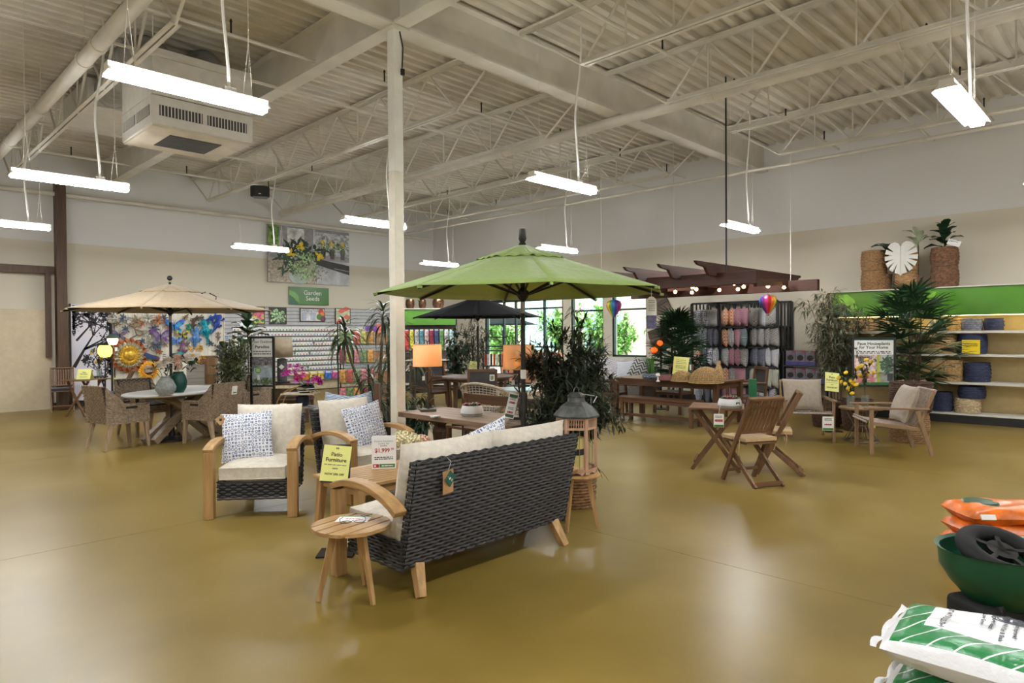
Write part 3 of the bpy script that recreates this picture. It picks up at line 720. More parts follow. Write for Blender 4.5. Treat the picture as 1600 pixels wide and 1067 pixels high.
B().lathe([(.0, .9), (.034, .9), (.036, .93), (.03, .97), (.03, 1.02), (.036, 1.05), (.03, 1.08), (0, 1.08)], 14).obj('crank_housing', BRONZE, ug, smooth=True)
B().tube([(.03, -.02, .99), (.08, -.05, .99), (.1, -.06, .95)], .008, 6).obj('crank_handle', BRONZE, ug)
B().lathe([(.022, 1.2), (.026, 1.21), (.026, 1.27), (.022, 1.28)], 12).obj('pole_sticker', PAPER, ug)
hp = ug.matrix_basis.inverted() @ PD(1018, 487, 5.35)
tg = thing('umbrella_hang_tag', 'rounded white and purple paper tag dangling from the green umbrella', 'tag', PD(1018, 487, 5.45), facing(-fw0.x, -fw0.y))
B().prism([(.042*cos(a), .075+.05*sin(a)) for a in [pi*k/8 for k in range(9)]]+[(-.042, -.03), (.042, -.03)], -.001, .001, lambda x, y, q: (x, q, y)).obj('tag_top', PAPER, tg)
B().box((0, 0, -.085), (.078, .004, .11)).obj('purple_pouch', mat('tag_purple', (86, 84, 112), .6, var=.3, ns=30), tg)
B().tube([(0, 0, .12), (0, 0, .2)], .002, 4).obj('tag_string', PAPER, tg)
lines(tg, -.028, .028, [.09, .075, .055, .04, .025, .01], -.002, .005)
TAN = fabric('tan_canvas', (160, 140, 110), .8, .04)
ut = umbrella('patio_umbrella', 'open tan patio umbrella over the white-topped dining table', (3.63, 10.86), 1.46, 1.985, 2.39, 2.52, FWA+R(14), TAN, BRONZE, 'ball', base=False)
B().lathe([(0, 0), (.25, 0), (.25, .03), (.2, .05), (.05, .07), (.035, .3), (0, .3)], 24).obj('umbrella_base', BRONZE, ut, smooth=True)
B().tube([(.35, -.62, 2.235), (.42, -.7, 2.18), (.4, -.72, 2.13)], .008, 5).tube([(.3, -.6, 2.25), (.2, -.72, 2.22)], .008, 5).obj('tie_strap', BRONZE, ut)
NAVY = fabric('charcoal_canvas', (14, 15, 19), .9, .05); NAVY.node_tree.nodes['Principled BSDF'].inputs['Sheen Weight'].default_value = 0; NAVY.node_tree.nodes['Principled BSDF'].inputs['Specular IOR Level'].default_value = .15
RT = PD(747, 587, 13.4)
ub = umbrella('patio_umbrella', 'open black patio umbrella through the round brown table', (RT.x, RT.y), 1.28, 1.93, 2.36, 2.48, FWA+R(3), NAVY, BLACK, 'ball', vent=False)
# ================================================================ trestle table
TRW = wood('trestle_wood', (92, 72, 54), (140, 114, 88), 1)
TRZ = wood('trestle_post', (58, 40, 30), (92, 66, 50), 2)
tr_ = thing('trestle_table', 'rustic brown plank trestle table with turned pedestals beside the column', 'table', (4.6, 5.05, 0))
TL, TW = 1.72, .66
for i in range(5): B().box((-TW/2+(i+.5)*TW/5, 0, .735), (TW/5-.004, TL-.18, .05)).obj('plank', TRW, tr_, bevel=.003)
for s in (-1, 1):
    B().box((0, s*(TL/2-.045), .735), (TW, .085, .052)).obj('breadboard_end', wood('trestle_end', (92, 72, 54), (140, 114, 88), 0), tr_, bevel=.003)
    p = thing_ = B().lathe([(.09, .0), (.1, .03), (.1, .1), (.085, .14), (.07, .2), (.06, .3), (.075, .42), (.085, .5), (.065, .56), (.095, .6), (.095, .66)], 8)
    p.obj('pedestal', TRZ, tr_, (0, s*.55, .05), (0, 0, pi/8)); B().box((0, s*.55, .04), (.5, .16, .08)).obj('foot', TRZ, tr_, bevel=.01)
    B().box((0, s*.55, .69), (.46, .12, .04)).obj('bearer', TRZ, tr_)
B().box((0, 0, .3), (.05, 1.1, .1)).obj('stretcher', TRW, tr_)
BARK = mat('branch_bark', (62, 52, 42), .8, var=.3, ns=30, bmp=.5)
def shade_mat(name, c, e):
    m, nt, b = newmat(name); f = noise(nt, coords(nt, (60, 60, 240)), 2, 2)
    nt.links.new(ramp(nt, f, [(.3, scale_c(c, .9)), (.7, scale_c(c, 1.05))]), b.inputs['Base Color']); b.inputs['Roughness'].default_value = .9
    tl = nt.nodes.new('ShaderNodeBsdfTranslucent'); tl.inputs[0].default_value = lin(c)
    ms = nt.nodes.new('ShaderNodeMixShader'); ms.inputs[0].default_value = .72
    nt.links.new(b.outputs[0], ms.inputs[1]); nt.links.new(tl.outputs[0], ms.inputs[2]); nt.links.new(ms.outputs[0], nt.nodes['Material Output'].inputs[0]); return m
SHADE = shade_mat('linen_shade', (232, 204, 164), 0)
BULB = mat('warm_bulb', (255, 150, 70), .5, var=0, emit=8)
def branch_lamp(label, loc, rz, watt=60):
    t = thing('table_lamp', label, 'lamp', loc, rz, 'lit branch lamps on the trestle table')
    B().box((0, 0, .012), (.17, .12, .024)).obj('base', mat('lamp_base', (74, 70, 62), .6), t, bevel=.003)
    B().tube([(.01, 0, .02), (.0, .01, .12), (.015, 0, .2), (-.005, 0, .32), (.0, 0, .5)], [.014, .012, .012, .009, .007], 8).obj('branch_stem', BARK, t, smooth=True)
    for q in ([(.01, 0, .17), (.05, .02, .22), (.06, .03, .26)], [(0, 0, .26), (-.04, -.02, .31), (-.055, -.02, .36)], [(.005, 0, .3), (.04, -.02, .35), (.05, -.03, .41)], [(0, 0, .22), (-.03, .03, .25)]):
        B().tube(q, [.008, .006, .004][:len(q)], 6).obj('twig', BARK, t)
    b = B(); n = 36; r0, r1, z0, z1 = .158, .154, .49, .725
    b.lathe([(r0, z0), (r1, z1)], n); b.f = [f for f in b.f if len(f) == 4]
    o = b.obj('lamp_shade', SHADE, t, smooth=True)
    for r_, z in ((r0, z0), (r1, z1)): B().tube([(r_*cos(2*pi*i/n), r_*sin(2*pi*i/n), z) for i in range(n)], .003, 5, True).obj('shade_ring', SHADE, t)
    B().tube([(0, 0, .725), (.0, 0, .75), (-.02, 0, .775)], .006, 6).tube([(0, 0, .745), (.02, .0, .77)], .005, 6).obj('twig_finial', BARK, t)
    B().tube([(-r1, 0, z1-.005), (0, 0, z1-.02), (r1, 0, z1-.005)], .002, 4).obj('spider', BRONZE, t)
    B().sph((0, 0, .6), .03, 10, 7).obj('bulb', BULB, t, smooth=True)
    B().box((-.05, -.04, .36), (.03, .002, .045), rz=.3).obj('price_tag', PAPER, t); B().tube([(-.05, -.04, .38), (0, 0, .45)], .001, 4).obj('tag_string', PAPER, t)
    l = bpy.data.lights.new('lamp_bulb', 'POINT'); l.energy = watt; l.color = (1, .42, .12); l.shadow_soft_size = .03
    lo = bpy.data.objects.new('lamp_bulb', l); C.objects.link(lo); lo.parent = t; lo.location = (0, 0, .6)
    return t
l1 = PZ(661, 642, .765); branch_lamp('lit lamp with orange linen drum shade on the trestle table next to the column', (l1.x+.05, l1.y-.02, .761), R(-30), 34)
l2 = PZ(812, 657, .765); branch_lamp('lit lamp with linen drum shade on the trestle table behind the umbrella pole', (l2.x+.1, l2.y+.1, .761), R(-60), 20)
SUCC = [leafmat('succulent_rose', (128, 70, 74), .6), leafmat('succulent_green', (92, 104, 78), .6)]
def rosette(t, c, r, m, n=16, seed=0):
    b = B(); rd = random.Random(seed)
    for i in range(n):
        a = i*2.4; k = (i+1)/n; L = r*(.35+.75*k); e = lerp(1.2, .25, k)
        d = V((cos(a)*cos(e), sin(a)*cos(e), sin(e))); s = V((-sin(a), cos(a), 0)); u = s.cross(d); c_ = V(c)
        w = r*.3
        b.add([c_, c_+d*L*.5+s*w-u*.002, c_+d*L, c_+d*L*.5-s*w-u*.002, c_+d*L*.5+u*w*-.35], [(0, 1, 4), (1, 2, 4), (2, 3, 4), (3, 0, 4)])
    return b.obj('succulent', m, t)
POTW = mat('pot_white_glaze', (216, 216, 214), .3, var=.02)
def succ_bowl(loc, r, label, rz=0):
    t = thing('succulent_bowl', label, 'planter', loc, rz, 'white bowls of succulents')
    B().lathe([(0, 0), (r*.86, 0), (r*.95, .012), (r, .03), (r*.98, .06), (r*.86, .105), (r*.82, .105), (r*.8, .09), (0, .09)], 28).obj('bowl', POTW, t, smooth=True)
    B().lathe([(r*.958, .012), (r*1.004, .028)], 28).obj('grey_band', mat('band_grey', (150, 150, 146), .5), t)
    B().lathe([(0, .098), (r*.8, .092)], 20).obj('soil', mat('soil', (60, 48, 38), .9), t)
    for i, (x, y, s) in enumerate(((-.5, .1, .55), (0, -.3, .6), (.45, .1, .55), (-.1, .45, .5), (.1, .05, .5), (-.4, -.4, .4), (.5, -.4, .4))):
        rosette(t, (x*r, y*r, .1), s*r, SUCC[i % 2], 16, i)
    return t
sb = PZ(737, 650, .765); succ_bowl((sb.x+.06, sb.y+.06, .761), .118, 'white bowl of rose succulents on the trestle table')
# leaning price card on the trestle table
def easel_card(label, loc, rz, w, h, tilt, bands=True, roll=0):
    t = thing('price_card', label, 'sign', loc, rz); p = B().box((0, 0, h/2), (w, .004, h)).obj('card', PAPER, t, (0, 0, .02), (-tilt, roll, 0))
    if bands:
        for z in (.025, h-.03): B().box((0, -.0024, z), (w*.86, .0008, .03)).obj('green_band', mat('band_green', (62, 92, 66), .6, var=0), p)
    lines(p, -w*.3, w*.3, [h*.8, h*.74, h*.42, h*.36], -.0026, .008, GREYINK, 4); lines(p, -w*.3, w*.3, [h*.62, h*.24], -.0026, .02, RED, 4)
    B().bar((0, .07, .0), (0, .01+tilt*h*.8, h*.75), .02, .003).obj('strut', BLACK, t); return t
ec = PZ(797, 657, .765); easel_card('tall white price card with green bands leaning on the trestle table', (ec.x+.02, ec.y+.04, .761), R(-58), .095, .25, .22, roll=.2)
tgx = PZ(678, 651, .765); tag(B().prism([(-.06, -.03), (.06, -.035), (.045, .03), (-.02, .04)], 0, .012).obj('bubble_wrap_sheet', mat('clear_wrap', (220, 225, 225), .2, var=.1, ns=60), None, (tgx.x, tgx.y, .761)), 'small crumpled clear wrap on the trestle table', 'wrapping')
# bench behind the trestle table (only its back rail and seat show)
BRW = wood('brown_hardwood', (74, 48, 31), (110, 76, 50), 1); BRZ = wood('brown_hardwood_upright', (74, 48, 31), (110, 76, 50), 2); BRX = wood('brown_hardwood_x', (74, 48, 31), (110, 76, 50), 0)
bk = thing('wooden_bench', 'brown hardwood bench with a plain back rail behind the trestle table', 'bench', (5.75, 5.75, 0))
B().box((.0, 0, .77), (.03, 1.5, .12)).obj('back_rail', BRW, bk, bevel=.005)
for i in range(3): B().box((-.02-.13*i, 0, .43), (.12, 1.45, .03)).obj('seat_slat', BRW, bk)
for s in (-1, 1):
    B().box((.0, s*.7, .38), (.05, .06, .76)).obj('rear_leg', BRZ, bk); B().box((-.32, s*.68, .21), (.05, .05, .42)).obj('front_leg', BRZ, bk)
# black sign holder seen from behind
hp = thing('sign_holder', 'black floor sign holder with its blank back showing, by the trestle table', 'sign', (5.28, 6.0, 0), R(-45))
B().box((0, 0, .56), (.26, .02, .13)).obj('holder_plate', BLACK, hp); B().cyl((0, 0, .02), (0, 0, .5), .012).obj('stem', BLACK, hp)
B().tube([(0, 0, .25), (-.06, 0, .2), (-.1, 0, .02)], .01, 6).obj('brace', BLACK, hp); B().box((0, 0, .012), (.3, .2, .024)).obj('foot', BLACK, hp)
# ================================================================ round table with sling chairs
RDW = wood('round_table_wood', (92, 68, 62), (126, 100, 92), 0)
t = thing('round_dining_table', 'large round brown hardwood table pierced by the black umbrella', 'table', (RT.x, RT.y, 0))
for b in plank_disc(.72, 10, .006, .75, .03): b.obj('plank', RDW, t)
B().tube([(.6*cos(2*pi*i/40), .6*sin(2*pi*i/40), .69) for i in range(40)], .035, 6, True).obj('apron_ring', BRX, t)
for k in range(4): a = pi/4+k*pi/2; B().box((.46*cos(a), .46*sin(a), .36), (.08, .08, .72), rz=a).obj('leg', BRZ, t)
SLING = mat('sling_dark', (60, 58, 58), .8, bmp=.4, bs_=300)
def sling_chair():
    t = thing('sling_armchair', '', 'chair', (0, 0, 0), 0, 'sling armchairs at the round table')
    for s in (-1, 1):
        B().bar((s*.27, .2, 0), (s*.25, .3, .95), .045, .04, (0, 1, 0)).obj('rear_post', BRZ, t, bevel=.005)
        B().bar((s*.28, -.26, 0), (s*.28, -.22, .64), .05, .045, (0, 1, 0)).obj('front_leg', BRZ, t, bevel=.005)
        B().tube(bez([(s*.285, -.3, .645), (s*.29, -.1, .67), (s*.27, .26, .66)], 6), .028, 6).obj('arm_rest', BRW, t, smooth=True)
        B().box((s*.26, 0, .4), (.03, .46, .05)).obj('side_rail', BRW, t)
    B().box((0, .3, .93), (.5, .03, .06)).obj('top_rail', BRX, t, bevel=.005); B().box((0, .25, .5), (.5, .025, .04)).obj('lower_rail', BRX, t)
    B().grid(lambda a, c: ((a-.5)*.48, lerp(.255, .305, c)+.02*sin(pi*c), lerp(.5, .92, c)), 4, 6).obj('back_sling', SLING, t)
    B().grid(lambda a, c: ((a-.5)*.52, lerp(-.24, .24, c), .43-.02*sin(pi*c)), 4, 6).obj('seat_sling', SLING, t)
    B().box((0, -.25, .4), (.54, .03, .05)).obj('front_rail', BRX, t); return t
SLINGC = sling_chair()
sp = [(672, 643, (1, .1), 'sling armchair drawn up to the round table beside the hanging fabric display'), (750, 656, (.55, .85), 'sling armchair with its dark back to the rope chair, at the round table'), (700, 634, (.3, -1), 'sling armchair on the far side of the round table, beside the dark foliage'), (795, 631, (-.9, .3), 'sling armchair at the round table on the storefront side')]
for i, (x, y, f, lb) in enumerate(sp):
    p = PZ(x, y); o = SLINGC if i == 0 else dup(SLINGC, p)
    o.location = (p.x, p.y, 0); o.rotation_euler[2] = facing(*f); o['label'] = lb
    if i == 1: B().box((-.17, .33, .8), (.09, .004, .11)).obj('price_tag', PAPER, o); B().box((-.17, .333, .8), (.06, .002, .08)).obj('tag_photo', mat('tag_photo', (120, 118, 90), .6, var=.4, ns=60), o)
p = RT+V((.2, .35, 0)); notice('yellow sale notice tilted on the round brown table', (p.x, p.y, .75), facing(-.8, -.6), .16, .35, .24, .19, stand=False)
kk = thing('price_card', 'small white price card on the round brown table', 'sign', (RT.x+.42, RT.y+.02, .75), facing(-.75, -.65)); B().box((0, 0, .075), (.1, .004, .15)).obj('card', PAPER, kk); lines(kk, -.035, .035, [.12, .1, .05], -.003, .008, GREYINK, 3); lines(kk, -.03, .03, [.03], -.003, .012, RED, 3)
# ================================================================ rope chairs at the small table
ROPE = mat('rope_beige', (176, 162, 142), .85, var=.12, ns=40)
def rope_chair():
    t = thing('rope_chair', '', 'chair', (0, 0, 0), 0, 'woven rope tub chairs'); n = 28
    def rim(a):  # a in -1..1 round the tub from one front end to the other
        th = a*R(128); z = .86-.26*abs(a)**1.6; r = .36; return V((r*sin(th)*1.0, r*cos(th)*.95, z))
    def seat(a): th = a*R(128); return V((.27*sin(th), .25*cos(th), .40))
    top = [rim(-1+2*i/n) for i in range(n+1)]
    B().tube(top+[V((.24, -.3, .44)), V((-.24, -.3, .44))], .022, 7, True).obj('rim_frame', ROPE, t, smooth=True)
    b = B()
    for i in range(n+1): b.tube([top[i], top[i].lerp(seat(-1+2*i/n), .5)*1.0, seat(-1+2*i/n)], .0055, 4)
    for k in range(1, 12): b.tube([rim(-1+2*i/n).lerp(seat(-1+2*i/n), k/12) for i in range(n+1)], .0055, 4)
    b.obj('rope_weave', ROPE, t)
    B().lathe([(0, .38), (.25, .38), (.27, .4), (.27, .43), (.25, .45), (0, .45)], 20, sy=.98).obj('seat_pad', mat('pad_dark', (70, 70, 70), .9), t, smooth=True)
    for a in (45, 135, 225, 315): B().cyl((.2*cos(R(a)), .2*sin(R(a)), .39), (.27*cos(R(a)), .27*sin(R(a)), 0), .015, .012).obj('leg', mat('leg_grey', (128, 120, 110), .5), t)
    return t
r0 = rope_chair()
for i, (x, y, d, f, lb) in enumerate(((757, 640, 10.2, (.8, .35), 'beige rope tub chair facing the small pale table, next to the bench rail'), (820, 640, 9.0, (-.2, 1), 'beige rope tub chair between the trestle table and the pale table'), (862, 620, 11.2, (-.8, -.3), 'beige rope tub chair on the window side of the pale tables'))):
    p = PD(x, y, d); o = r0 if i == 0 else dup(r0, p); o.location = (p.x, p.y, 0); o.rotation_euler[2] = facing(*f); o['label'] = lb
p = PD(806, 610, 10.5)
t = thing('bistro_table', 'small round pale blue topped table among the rope chairs', 'table', (p.x, p.y, 0))
B().lathe([(0, .70), (.3, .70), (.31, .71), (.31, .725), (.3, .735), (0, .735)], 28).obj('top', mat('glass_pale', (176, 196, 208), .12, var=.03), t, smooth=True)
B().tube([(.3*cos(2*pi*i/28), .3*sin(2*pi*i/28), .69) for i in range(28)], .016, 6, True).obj('rope_rim', ROPE, t)
B().lathe([(.035, .02), (.03, .7)], 12).obj('column', mat('leg_grey', (128, 120, 110), .5), t); B().lathe([(0, 0), (.22, 0), (.22, .015), (.04, .03), (0, .03)], 20).obj('foot', mat('leg_grey', (128, 120, 110), .5), t)
def f_blank(t, y): lines(t, -.04, .04, [.18, .16], y, .01, INK, 2); lines(t, -.03, .03, [.1, .06], y, .03, INK, 3)
tent((p.x+.62, p.y-.28, .735), facing(-.85, -.5), .15, .22, 'white folded price card on the pale table behind the umbrella pole', f_blank)
t = thing('rope_side_table', 'second small pale table behind the olive tree', 'table', (p.x+.62, p.y-.3, 0))
B().lathe([(0, .70), (.3, .70), (.31, .71), (.31, .725), (.3, .735), (0, .735)], 28).obj('top', mat('glass_pale', (176, 196, 208), .12, var=.03), t, smooth=True); B().lathe([(.035, .02), (.03, .7)], 12).obj('column', ROPE, t); B().lathe([(0, 0), (.22, 0), (.22, .015), (.04, .03), (0, .03)], 20).obj('foot', ROPE, t)
# ================================================================ plants
def leaf_shape(b, p, d, up_, L, w, fold=.15, droop=0, seg=2):
    """one pointed leaf from p along d"""
    d = V(d).normalized(); s = d.cross(V(up_))
    if s.length < 1e-3: s = d.orthogonal()
    s.normalize(); u = s.cross(d); p = V(p); vs = [p]; n = seg*2
    mid = [p+d*(L*i/n)-V((0, 0, droop*L*(i/n)**2)) for i in range(n+1)]
    wid = [sin(pi*min(1, (i/n)**.8)) for i in range(n+1)]
    vs = [mid[0]]
    for i in range(1, n): vs += [mid[i]+s*w*wid[i]/2+u*w*fold*wid[i], mid[i], mid[i]-s*w*wid[i]/2+u*w*fold*wid[i]]
    vs.append(mid[n]); q = len(vs)-1
    fs = [(0, 2, 1), (0, 3, 2)]
    for i in range(n-2):
        a = 1+3*i; fs += [(a, a+1, a+4, a+3), (a+1, a+2, a+5, a+4)]
    a = 1+3*(n-2); fs += [(a, a+1, q), (a+1, a+2, q)]
    b.add(vs, fs)
def rvec(rd):
    z = rd.uniform(-1, 1); a = rd.uniform(0, 2*pi); q = math.sqrt(1-z*z); return V((q*cos(a), q*sin(a), z))
def branchy(rd, base, H, spread, nb, lean=.15):
    """branch polylines fanning up from a stem"""
    out = []
    for i in range(nb):
        a = rd.uniform(0, 2*pi); r = spread*rd.uniform(.35, 1); h = H*rd.uniform(.45, 1)
        if r > spread*.7: h = min(h, H*.8)
        p0 = V(base)+V((0, 0, H*rd.uniform(.0, .35))); p3 = V(base)+V((r*cos(a), r*sin(a), h))
        p1 = p0+V((0, 0, (h-p0.z+base[2])*.5)); out.append(bez([p0, p1, p0.lerp(p3, .7)+V((0, 0, .1*H)), p3], 7))
    return out
def bushy(t, rd, base, H, spread, nb, per, L, w, m, bark, side=.6, droop=.15, twr=.004, name='foliage', tl=.16, low=.15):
    br = branchy(rd, base, H, spread, nb); b = B(); s = B()
    for P in br:
        s.tube(P, [twr*2.2-(twr*1.6)*i/7 for i in range(8)], 5)
        for k in range(per):
            f = lerp(low, 1, rd.random())*6.99; i = min(6, int(f)); p = P[i].lerp(P[i+1], f-i); d = (P[i+1]-P[i]).normalized()
            td = (d*.5+rvec(rd)*.9+V((0, 0, .15))).normalized(); q = p+td*tl*rd.uniform(.5, 1.2); s.tube([p, q], twr*.35, 3)
            for j in range(7):
                g = j/6; dd = (td*(1-side)+rvec(rd)*side).normalized()
                leaf_shape(b, p.lerp(q, .15+.85*g), td if j == 6 else dd, (0, 0, 1), L*rd.uniform(.6, 1.15), w*rd.uniform(.7, 1.1), .12, droop, 2)
    o = b.obj(name, m, t); o['kind'] = 'stuff'; s.obj('branches', bark, t); return o
OLIVE = leafmat('olive_leaf', (44, 54, 38), .5, .4); FICUS = leafmat('ficus_leaf', (92, 100, 70), .5, .4); BAMB = leafmat('bamboo_leaf', (58, 66, 50), .5, .4)
DEEP = leafmat('deep_green_leaf', (34, 58, 36), .35, .35); DRAC = leafmat('dracaena_leaf', (48, 60, 40), .4, .35); MONS = leafmat('monstera_leaf', (34, 60, 36), .35, .3)
STEM = mat('stem_brown', (74, 62, 46), .8, var=.2)
def pot(t, r0, r1, h, m, z=0): B().lathe([(0, z), (r0, z), (r1, z+h), (r1*.9, z+h), (r1*.88, z+h*.9), (0, z+h*.9)], 22).obj('pot', m, t, smooth=True)
SEAG = mat('seagrass', (132, 98, 66), .8, var=.25, ns=30); SEAGD = mat('seagrass_dark', (74, 52, 40), .8, var=.3, ns=30)
def round_basket(t, r0, r1, h, m, rows, cols, z=0, amp=.006, bulge=.02, core=None, name='basket_weave'):
    def S(a, c):
        th = 2*pi*a; r = lerp(r0, r1, c)+bulge*sin(pi*c); return (V((r*cos(th), r*sin(th), z+h*c)), V((cos(th), sin(th), 0)))
    w = B(); w.weave(S, rows, cols, amp); w.obj(name, m, t, smooth=True)
    B().lathe([(0, z), (r0-.006, z+.002), ((r0+r1)/2+bulge-.008, z+h*.5), (r1-.006, z+h-.004), (r1-.02, z+h-.004), (r1-.025, z+h*.8), (0, z+h*.78)], 24).obj('basket_core', core or SEAGD, t, smooth=True)
    B().tube([((r1)*cos(2*pi*i/32), (r1)*sin(2*pi*i/32), z+h) for i in range(32)], .009, 5, True).obj('rim', m, t, smooth=True)
def fan_mesh(n=8, L=.27, w=.034, m=DEEP):
    b = B()
    for i in range(n):
        a = R(-80+160*i/(n-1)); leaf_shape(b, (0, 0, 0), (sin(a), cos(a), .12), (0, 0, 1), L*(1-.25*abs(i/(n-1)-.5)), w, .1, .25, 3)
    b.tube([(0, -.28, -.06), (0, -.1, -.01), (0, 0, 0)], .004, 4)
    return b.mesh('fan_leaf', m)
FAN = fan_mesh()
def rhapis(label, loc, H, spread, n, seed, z0=.1, group=None, scale=1.0, low=.25, shape=None):
    t = thing('lady_palm', label, 'plant', loc, 0, group); rd = random.Random(seed)
    for k in range(7):
        a = rd.uniform(0, 6.28); r = .09; B().tube([(r*cos(a), r*sin(a), z0), (r*1.6*cos(a), r*1.6*sin(a), H*rd.uniform(.6, .95))], .011, 5).obj('cane', STEM, t)
    for i in range(n):
        f = (i+.5)/n; z = lerp(H*low, H*.97, f); a = i*2.4+rd.uniform(-.4, .4); r = spread*(1.25*sin(pi*lerp(.2, .95, f))**.7)*rd.uniform(.35, 1)*.72
        put('fan_leaf', FAN, t, (r*cos(a), r*sin(a), z), (rd.uniform(-.2, .5)*(1-f)+f*.9, rd.uniform(-.3, .3), a-pi/2), scale=[scale*rd.uniform(.8, 1.2)]*3)
    return t
def strap_mesh(L, w, arch, m, name='leaf', n=7):
    b = B(); vs = []
    for i in range(n+1):
        f = i/n; y = L*(f*.85); z = L*(.55*f*(1-f*arch)); ww = w*sin(pi*min(1, .12+.88*f))*.5 if f < 1 else 0
        vs += [(-ww, y, z+ww*.25), (0, y, z), (ww, y, z+ww*.25)]
    b.add(vs, [(i*3+q, i*3+q+1, i*3+q+4, i*3+q+3) for i in range(n) for q in range(2)]); return b.mesh(name, m, True)
STRAP = strap_mesh(.55, .042, 1.7, DRAC)
def dracaena(label, loc, stems, seed, potm=None, group=None, n=38):
    t = thing('dracaena', label, 'plant', loc, 0, group); rd = random.Random(seed)
    pot(t, .16, .2, .3, potm or mat('pot_dark', (40, 38, 36), .6))
    for (x, y, z, s) in stems:
        B().tube(bez([(x*.2, y*.2, .25), (x*.3, y*.3, z*.5), (x, y, z*.7), (x, y, z)], 8), [.03, .028, .026, .024, .022, .02, .02, .018, .016], 7).obj('stem', STEM, t, smooth=True)
        for i in range(n):
            f = i/n; put('leaf', STRAP, t, (x, y, z-.22*(1-f)*s), (lerp(-.75, .95, f)+rd.uniform(-.15, .15), 0, i*2.4+rd.uniform(-.3, .3)), scale=[s*lerp(1.05, .7, f)*rd.uniform(.85, 1.1)]*3)
    return t
def broad_mesh(L, w, m, name='leaf', fiddle=False):
    b = B(); n = 9; vs = []
    for i in range(n+1):
        f = i/n; ww = w/2*(sin(pi*f**1.3)**.7 if not fiddle else (sin(pi*min(1, f**1.6*.97))**.6*.9+.12*sin(pi*f)))
        if i in (0, n): ww = .004
        y = L*f; z = .18*L*sin(pi*f*.8)-.1*L*f*f
        vs += [(-ww, y, z+ww*.22+.012*sin(f*14)), (0, y, z), (ww, y, z+ww*.22+.012*sin(f*14+1))]
    b.add(vs, [(i*3+q, i*3+q+1, i*3+q+4, i*3+q+3) for i in range(n) for q in range(2)]); b.tube([(0, -.06, 0), (0, 0, 0)], .004, 4); return b.mesh(name, m, True)
BROAD = broad_mesh(.34, .22, DEEP, fiddle=True)
LEAFY = broad_mesh(.2, .13, MONS)
def fiddle(label, loc, H, n, seed, z0=.3, scale=1, hmin=.55, potm=None):
    t = thing('fiddle_leaf_fig', label, 'plant', loc); rd = random.Random(seed)
    pot(t, .14, .18, .3, potm or mat('pot_dark', (40, 38, 36), .6)); B().tube([(0, 0, .25), (.02, .01, H*.6), (0, 0, H-.12)], [.016, .013, .008], 6).obj('stem', STEM, t)
    for i in range(n):
        f = i/(n-1); put('leaf', BROAD, t, (0, 0, lerp(H*hmin, H-.14, f)), (lerp(-.05, .7, f)+rd.uniform(-.2, .2), 0, i*2.4+rd.uniform(-.3, .3)), scale=[scale*lerp(1.05, .75, f)*rd.uniform(.85, 1.1)]*3)
    return t
def bamboo(label, loc, H, spread, canes, seed, per=26, L=.11, w=.017, m=BAMB, cane_m=None, group=None, name='bamboo_plant', potm=None, pr=.15):
    t = thing(name, label, 'plant', loc, 0, group); rd = random.Random(seed); b = B(); s = B()
    for c in range(canes):
        a = rd.uniform(0, 6.28); r = .06; top = V((spread*rd.uniform(.1, .7)*cos(a), spread*rd.uniform(.1, .7)*sin(a), H*rd.uniform(.7, 1)))
        P = bez([(r*cos(a), r*sin(a), .2), (r*1.2*cos(a), r*1.2*sin(a), H*.5), top], 10); s.tube(P, [.012-.0009*i for i in range(11)], 6)
        for k in range(per):
            f = rd.uniform(.3, 1)*10; i = min(9, int(f)); p = P[i].lerp(P[i+1], f-i); a2 = rd.uniform(0, 6.28); q = rd.uniform(.05, .42)*spread
            e = p+V((q*cos(a2), q*sin(a2), rd.uniform(-.02, .14))); s.tube([p, e], .0025, 3)
            for j in range(5):
                g = rvec(rd); leaf_shape(b, p.lerp(e, rd.uniform(.5, 1)), V((cos(a2), sin(a2), -.1))*.7+g*.7, (0, 0, 1), L*rd.uniform(.7, 1.2), w, .1, .3, 2)
    o = b.obj('foliage', m, t); o['kind'] = 'stuff'; s.obj('canes', cane_m or STEM, t); pot(t, pr*.8, pr, .28, potm or mat('pot_dark', (40, 38, 36), .6)); return t
# olive tree in a seagrass basket beside the lantern stool
ol = thing('olive_tree', 'dark leafy faux olive tree in a woven basket behind the lantern', 'tree', (4.82, 3.92, 0))
rd = random.Random(5); round_basket(ol, .19, .2, .36, SEAG, 13, 26, core=SEAGD, bulge=.012)
bushy(ol, rd, (-.0, .04, .3), 1.34, .43, 40, 22, .1, .026, OLIVE, STEM, .62, .1, low=.3)
bushy(ol, random.Random(15), (-.06, .08, .5), .45, .48, 26, 13, .1, .026, OLIVE, STEM, .62, .15, name='lower_foliage', low=.3)
for i in range(9):
    a = i*2.4; put('trailing_leaf', STRAP, ol, (.12*cos(a), .12*sin(a), .36), (-.1, 0, a), scale=(.7, .7, .6))
# dracaenas behind the column
p = PD(588, 700, 9.6); dracaena('tall spiky dracaena with arching crowns between the wire rack and the column', (p.x, p.y, 0), [(-.33, .28, 1.72, 1.0), (.1, -.05, 1.95, .95), (-.05, .1, 1.05, .9), (.12, .2, .7, .9)], 3)
p = PD(606, 700, 10.2); dracaena('shorter dracaena with a low bushy crown tucked behind the column', (p.x, p.y, 0), [(-.1, .05, .75, .9), (.1, .1, 1.3, .9), (.05, -.12, 1.75, .85)], 4)
p = PD(648, 640, 9.4); dracaena('dark strap-leaved plant behind the lit lamp beside the column', (p.x, p.y, 0), [(.0, 0, 1.3, .75), (-.1, .1, .8, .8), (.15, -.1, .55, .8)], 6)
bamboo('leafy green plant under the trestle table end by the column', tuple(PZ(648, 712))[:2]+(0,), .75, .32, 6, 8, 14, .12, .03, DEEP, name='leafy_shrub', pr=.1)
